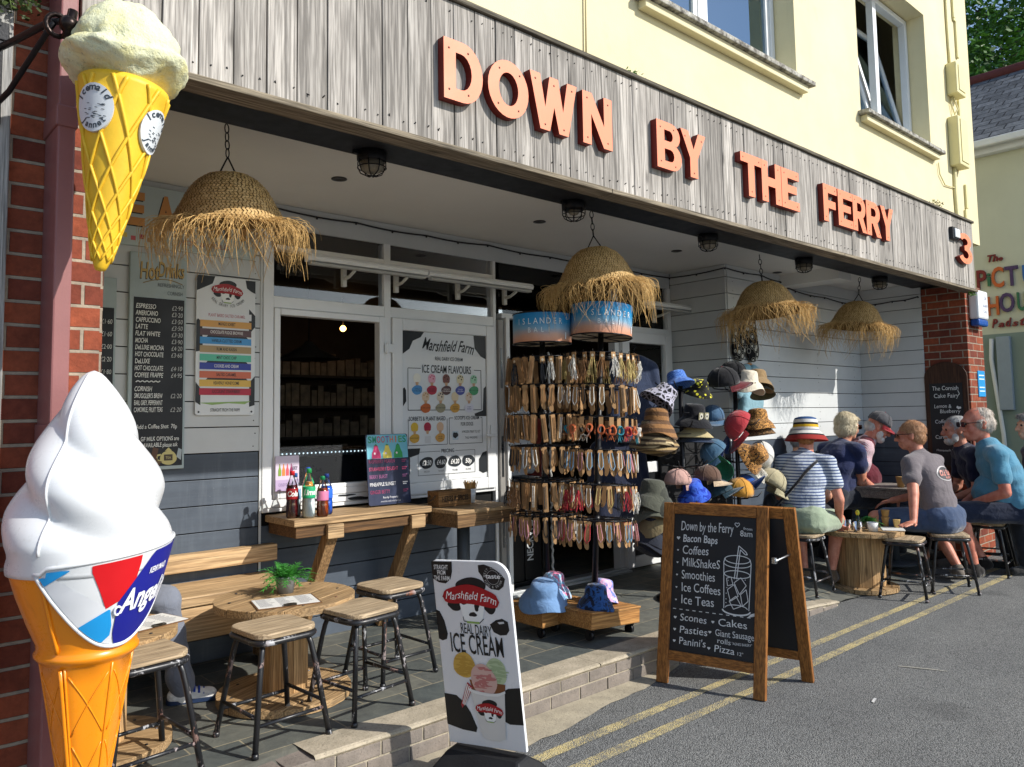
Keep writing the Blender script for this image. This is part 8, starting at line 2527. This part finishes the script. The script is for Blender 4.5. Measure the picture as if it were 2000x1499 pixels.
# oval print on the shirt back
from mathutils.bvhtree import BVHTree
def back_print(body, info, hh, yy):
    sh = [k for k in KIDS[body.name] if k.name.startswith('shirt')][0]
    bv = BVHTree.FromPolygons([v.co for v in sh.data.vertices], [tuple(p_.vertices) for p_ in sh.data.polygons])
    M_, S_ = info['M'], info['S']
    c = M_ @ (info['sp'](hh) + Vector((-.3, yy, .0)) * S_)
    dirn = (M_ @ Vector((1, 0, .0)))
    ex = M_ @ Vector((0, -1, 0)); ey = Vector((0, 0, 1))
    q = MB()
    def put(pts, fs_, m, lift):
        vs = []
        for x, y in pts:
            hit = bv.ray_cast(c + ex * x + ey * y, dirn)
            p_ = hit[0] if hit[0] is not None else c + ex * x + ey * y + dirn * .2
            vs.append(p_ - dirn * lift)
        q.add(vs, fs_, m, True)
    def grid_oval(rx, ry, m, lift):
        pts, fs_ = [], []
        for r_ in range(7):
            for j in range(28): pts.append((rx * r_ / 6 * math.cos(6.2832 * j / 28), ry * r_ / 6 * math.sin(6.2832 * j / 28)))
        for r_ in range(6):
            for j in range(28): fs_.append((r_ * 28 + j, r_ * 28 + (j + 1) % 28, (r_ + 1) * 28 + (j + 1) % 28, (r_ + 1) * 28 + j))
        put(pts, fs_, m, lift)
    grid_oval(.128, .064, 0, .004); grid_oval(.118, .055, 1, .0055)
    v, f = text2d('Old Guys', .04, .15); k = .205 / (v[:, 0].max() - v[:, 0].min())
    put([(a * k, b * k * 1.25 - .016) for a, b in v], f, 2, .0075)
    v, f = text2d('RULE', .03, 0); k = .07 / (v[:, 0].max() - v[:, 0].min()); put([(a * k, b * k * .8 - .043) for a, b in v], f, 2, .0075)
    q.build('back_print', [ink('#b9b4b4'), ink('#3f4044'), ink('#c9877c')], body)
back_print(g5, i5, .37, -.015)
# grey haired man in navy
n6, i6 = person((8.86, 2.74, .50), 124, 'grey haired man in a navy top, in profile beside the cake chalkboard', 1.16, 14, 8, 8, 4, broad=1.05, hands={1: (.36, .10, .14), -1: (.38, -.10, .14)}, top=fabric('#1c2038', .14), sleeve=.6, bottom=fabric('#23252c', .1), leg_len='knee', skin_m=skin('#b5755f', '#cf957c'), hair=hairmat('#8c8c8c', '#c4c4c2'), hairstyle='short', beard=hairmat('#a8a6a2', '#cfccc8'), shoe='#4a4440')
# big man in light blue
b7, i7 = person((8.44, 2.40, .51), 118, 'large balding man in a light blue T-shirt and sunglasses at the right edge', 1.20, 12, 8, 16, 6, hs=1.14, belly=.06, broad=1.2, hands={1: (.30, .12, .16), -1: (.34, -.06, .14)}, top=fabric('#4f86a0', .08), sleeve=.62, bottom=fabric('#1c2438', .12), leg_len='knee', skin_m=skin('#b86a55', '#d08c76'), hair=hairmat('#a89c90', '#d2c8bc'), hairstyle='short', bald=True, shoe='#24211f', glasses=True, feet={1: (.34, .16, -.405), -1: (.22, -.18, -.405)})
p8, i8 = person((9.0, 2.16, .50), 130, 'grey haired person mostly out of frame behind the man in light blue', 1.18, 10, 8, 0, 0, hands={}, top=fabric('#39424e', .12), bottom=fabric('#20242c', .1), leg_len='long', hair=hairmat('#6e6a68', '#a8a4a0'), hairstyle='bob', shoe='#2a2a2a')
stool(9.0, 2.16, .004, 12, 'stool at the far right under the person mostly out of frame')
# seated customer behind the giant cone, only the trousers and trainer show
l9, i9 = person((.95, 4.40, .635), -48, 'seated customer behind the giant cone, grey trousers and a white trainer showing', 1.02, 4, 4, 10, 0, hands={1: (.28, .12, .18), -1: (.28, -.12, .18)}, top=fabric('#4a5364', .1), sleeve=.6, bottom=fabric('#6f7480', .10), leg_len='long', hair=hairmat('#7a6a58', '#a8957e'), shoe='#e2e2de', feet={1: (.52, .20, -.475), -1: (.30, -.16, -.475), 'dir1': (.85, .45, 0)}, knees={1: (.6, .2, 1), -1: (.6, -.2, 1)})
q = MB()
hj_, kn_, an_, fd_ = i9['legs'][1]; M_ = i9['M']
for k in range(5):
    u = .03 + .022 * k; c_ = an_ + fd_ * u + Vector((0, 0, -.008 - .008 * k)); sd_ = fd_.cross(Z)
    q.tube([M_ @ (c_ - sd_ * .03 - Z * .012), M_ @ (c_ + Z * .012), M_ @ (c_ + sd_ * .03 - Z * .012)], .006, 5)
q.build('laces', fabric('#1d3f9c', .1), l9)
q = MB(); c_ = an_ - Vector((0, 0, .0775)); 
q.prism([(x, y) for x, y in rrect(.27, .088, .04, 5, .055, 0)], M_ @ c_ , M_ @ fd_, M_ @ Z.cross(fd_), .018, 0); q.build('sole', paint('#1d3050', .6, .1), l9)

# ================================================================ CUPS AND TABLEWARE
def cup(x, y, z, s, c, label, rim=True):
    q = MB(); q.lathe([(0, 0), (.028 * s, 0), (.041 * s, .098 * s), (.043 * s, .10 * s), (.039 * s, .10 * s), (.036 * s, .085 * s), (0, .085 * s)], n=20)
    if rim: q.lathe([(.0415 * s, .094 * s), (.0445 * s, .099 * s), (.0415 * s, .104 * s)], n=20)
    return tag(q.build('paper_cup', paint(c, .7, .08, 8, .1, name='kraft_cup'), loc=(x, y, z)), label, 'cup', 'paper cups on the tables')
TT = TZ + .522
cup(7.20, 3.08, TT, .85, '#a9834f', 'lower tall kraft cup of the pair stacked by the plant')
cup(7.20, 3.08, TT + .062, .85, '#a9834f', 'upper kraft cup of the pair stacked by the plant')
cup(7.19, 2.98, TT, .72, '#c9a768', 'short yellow paper cup near the table edge')
q = MB(); q.lathe([(0, 0), (.038, 0), (.046, .075), (.043, .075), (.036, .008), (0, .008)], n=22); q.tube([(.042, 0, .06), (.066, 0, .056), (.068, 0, .03), (.04, 0, .02)], .006, 6)
mg = tag(q.build('white_mug', paint('#d9d9d6', .25, .03, coat=.3, name='china'), loc=(6.87, 3.05, TT)), 'white china mug with a lemon slice in front of the plant', 'mug')
gm_ = glass_mat('tumbler_glass', (.95, .97, .97), 0, ior=1.45)
for x, y, lab in ((6.74, 3.12, 'short empty glass tumbler at the left of the cups table'), (6.80, 3.24, 'taller glass tumbler behind the short one')):
    q = MB(); q.lathe([(0, .004), (.03, .004), (.036, .085), (.038, .085), (.034, 0), (0, 0)], n=20); tag(q.build('glass_tumbler', gm_, loc=(x, y, TT)), lab, 'glass', 'glass tumblers')
q = MB(); q.lathe([(0, 0), (.026, 0), (.027, .07), (.012, .10), (.011, .125), (0, .125)], n=16); bt = q.build('oil_bottle', gm_, loc=(6.92, 3.2, TT)); tag(bt, 'small clear bottle with a yellow lemon top on the cups table', 'bottle')
q = MB(); q.ball((0, 0, .14), .02, 12, 0, (.018, .018, .026)); q.build('lemon_top', paint('#c9c43a', .5, .1, name='lemon'), bt)
sheet = MB(); sheet.box(-.12, .12, -.09, .09, 0, .003); so_ = tag(sheet.build('paper_menu', paint('#d5d5d2', .6, .04, 4, 0, name='paper'), loc=(7.10, 2.98, TT + .001)), 'paper menu sheet hanging over the edge of the cups table', 'menu'); so_.rotation_euler = (0, 0, .5)
t2 = thing('cafe_table', 'thick-topped square grey timber table between the two groups of people', 'table', (8.02, 3.36, 0))
O = (8.02, 3.36, 0)
GREYW = wood('#77706a', '#a39b92', 'x', 1.0, .75, .35, .3, 'grey_table_wood')
q = MB(O); q.box(7.72, 8.32, 3.06, 3.66, .80, .825); q.box(7.725, 8.315, 3.065, 3.09, .72, .799); q.box(7.725, 7.75, 3.091, 3.655, .72, .799); q.build('tabletop', GREYW, t2, bevel=.005)
q = MB(O); q.cyl((8.02, 3.36, .05), (8.02, 3.36, .80), .045, 14); q.lathe([(.2, .012), (.2, .03), (.06, .05), (0, .05)], (8.02, 3.36, .05), 20); q.build('pedestal', paint('#3d444b', .5, .1, name='grey_post'), t2)
cup(7.86, 3.20, .826, 1.0, '#b08a58', 'pale kraft cup left of the dark one on the square table')
c2 = cup(7.98, 3.16, .826, 1.12, '#6e5a40', 'dark brown cup with a white lid and straw on the square table', False)
q = MB(); q.lathe([(.048, .108), (.05, .114), (.046, .126), (.044, .124), (0, .124)], n=20); q.build('lid', WHITEP, c2)
q = MB(); q.cyl((.005, 0, .12), (-.03, .0, .20), .0045, 8); q.build('straw', WHITEP, c2)
# ================================================================ TREES, WEEDS, LITTER
def foliage(c1, c2):
    t = NT('foliage')
    v = t.coords(rand=False)
    c = t.ramp(t.noise(v, 1.6, 4, .7), [(.3, c1), (.7, c2)])
    t.b.inputs['Transmission Weight'].default_value = 0
    d = t.n('BsdfTranslucent'); t.l(c, d.inputs[0])
    mx = t.n('MixShader'); mx.inputs[0].default_value = .25
    m = t.fin(c, .5, None, 0, .3)
    t.l(t.b.outputs[0], mx.inputs[1]); t.l(d.outputs[0], mx.inputs[2]); t.l(mx.outputs[0], t.out.inputs[0])
    return m
FOL = foliage('#16350f', '#4a7a22')
BARK = wood('#3a2e24', '#5a4838', 'z', 1, .9, .5, .3, 'bark')
def tree(x, y, zc, rx, rz_, seed, label, n=5200, leaf=.16):
    o = thing('broadleaf_tree', label, 'tree', (x, y, 0), group='trees behind the hall')
    rd = random.Random(seed)
    q = MB((0, 0, 0))
    q.tube([(0, 0, 0), (.1, .05, zc * .4), (0, .1, zc * .75), (.05, 0, zc + rz_ * .3)], [.32, .26, .18, .06], 10)
    cl = []
    for i in range(34):
        while True:
            d = Vector((rd.uniform(-1, 1), rd.uniform(-1, 1), rd.uniform(-1, 1)))
            if d.length < 1: break
        c = Vector((d.x * rx * .85, d.y * rx * .85, zc + d.z * rz_ * .85)); cl.append((c, rd.uniform(.5, 1.05) * rx * .33))
        if i % 3 == 0: q.tube([(0, .05, zc * .6 + rd.uniform(-.5, .8)), tuple(c * .5 + Vector((0, 0, zc * .4))), tuple(c)], [.10, .06, .02], 6)
    q.build('trunk', BARK, o)
    f = MB()
    for i in range(n):
        c, r_ = cl[i % len(cl)]
        d = Vector((rd.gauss(0, 1), rd.gauss(0, 1), rd.gauss(0, .8))).normalized() * r_ * (rd.uniform(.4, 1) ** .5)
        p_ = c + d
        a = Vector((rd.gauss(0, 1), rd.gauss(0, 1), rd.gauss(0, .6))).normalized(); b = a.cross(d.normalized() + Vector((0, 0, .6))).normalized()
        L = leaf * rd.uniform(.6, 1.25)
        f.add([p_ - a * L * .5, p_ + b * L * .28, p_ + a * L * .5, p_ - b * L * .28], [(0, 1, 2, 3)])
    f.build('crown', FOL, o)
    return o
tree(24.5, 6.3, 10.8, 3.4, 3.2, 3, 'leafy sunlit tree rising directly behind the slate roof', 9000, .20)
tree(27.5, 9.5, 12.5, 3.6, 3.6, 8, 'darker leafy tree farther back beside the shop corner', 7000, .22)
tree(29, 5.5, 14.5, 3.6, 3.6, 12, 'tall leafy tree at the back filling the sky above the roof', 6500, .24)
# ivy tuft on the old wall, weeds on the fascia
def tuft(x, y, z, n, L, label, c, seed, hang=False, name='weed_tuft'):
    q = MB(); rd = random.Random(seed)
    for i in range(n):
        a = rd.uniform(0, 6.28); p0 = Vector((x + rd.uniform(-.5, .5) * L, y + rd.uniform(-.15, .15) * L, z))
        d = Vector((math.cos(a) * .6, -abs(math.sin(a)) * .5, rd.uniform(.2, 1) if not hang else rd.uniform(-1, .3))).normalized()
        s_ = d.cross(Z).normalized() * .004
        q.add([p0 - s_, p0 + s_, p0 + d * L * rd.uniform(.4, 1)], [(0, 1, 2)])
        for k in range(5):
            b = p0 + d * L * (.2 + .15 * k); e = b + Vector((rd.uniform(-1, 1), rd.uniform(-1, .3), rd.uniform(-.7, .7))).normalized() * .022; w_ = Vector((rd.uniform(-1, 1), rd.uniform(-1, 1), rd.uniform(-1, 1))).normalized() * .008
            q.add([b, b + w_ + (e - b) * .5, e, b - w_ + (e - b) * .5], [(0, 1, 2, 3)])
    o = q.build(name, leaf_mat(*c)); return tag(o, label, 'plant', 'weeds growing on the front')
tuft(3.62, 2.93, 3.553, 16, .09, 'small green weed sprouting from the fascia top left of the blinds window', ('#3a6a20', '#6a9a3a'), 3)
tuft(8.3, 2.93, 3.553, 20, .13, 'pale dry weed sprouting from the fascia top near the corner', ('#7a7a48', '#a8a468'), 5)
tuft(9.06, 2.88, 2.80, 14, .07, 'bright green weed at the bottom corner of the fascia', ('#3a7a20', '#7aa83a'), 6, True)
tuft(.40, 2.93, 2.98, 70, .14, 'dark green moss and ivy hanging at the top of the old brick wall', ('#26331a', '#4a5a2a'), 9, True, 'ivy_clump')
q = MB(); q.add([(0, 0, .004), (.05, .008, .012), (.052, .022, .010), (.004, .016, .004)], [(0, 1, 2, 3)]); q.add([(0, 0, .003), (.004, .016, .003), (.052, .022, .008), (.05, .008, .010)], [(0, 1, 2, 3)])
tag(q.build('paper_scrap', paint('#d5d5d2', .7, .05), loc=(4.30, 1.95, 0.002)), 'tiny white paper scrap lying on the tarmac by the A-board', 'litter')
q = MB(); q.lathe([(0, 0), (.0045, 0), (.0045, .03), (0, .03)], n=8); o_l = q.build('cigarette_end', paint('#cfcac0', .8, .1), loc=(2.66, 3.2, .163)); o_l.rotation_euler = (R(90), 0, .8); tag(o_l, 'cigarette end lying on the pale kerb stone', 'litter')

bpy.data.scenes.remove(TMP)
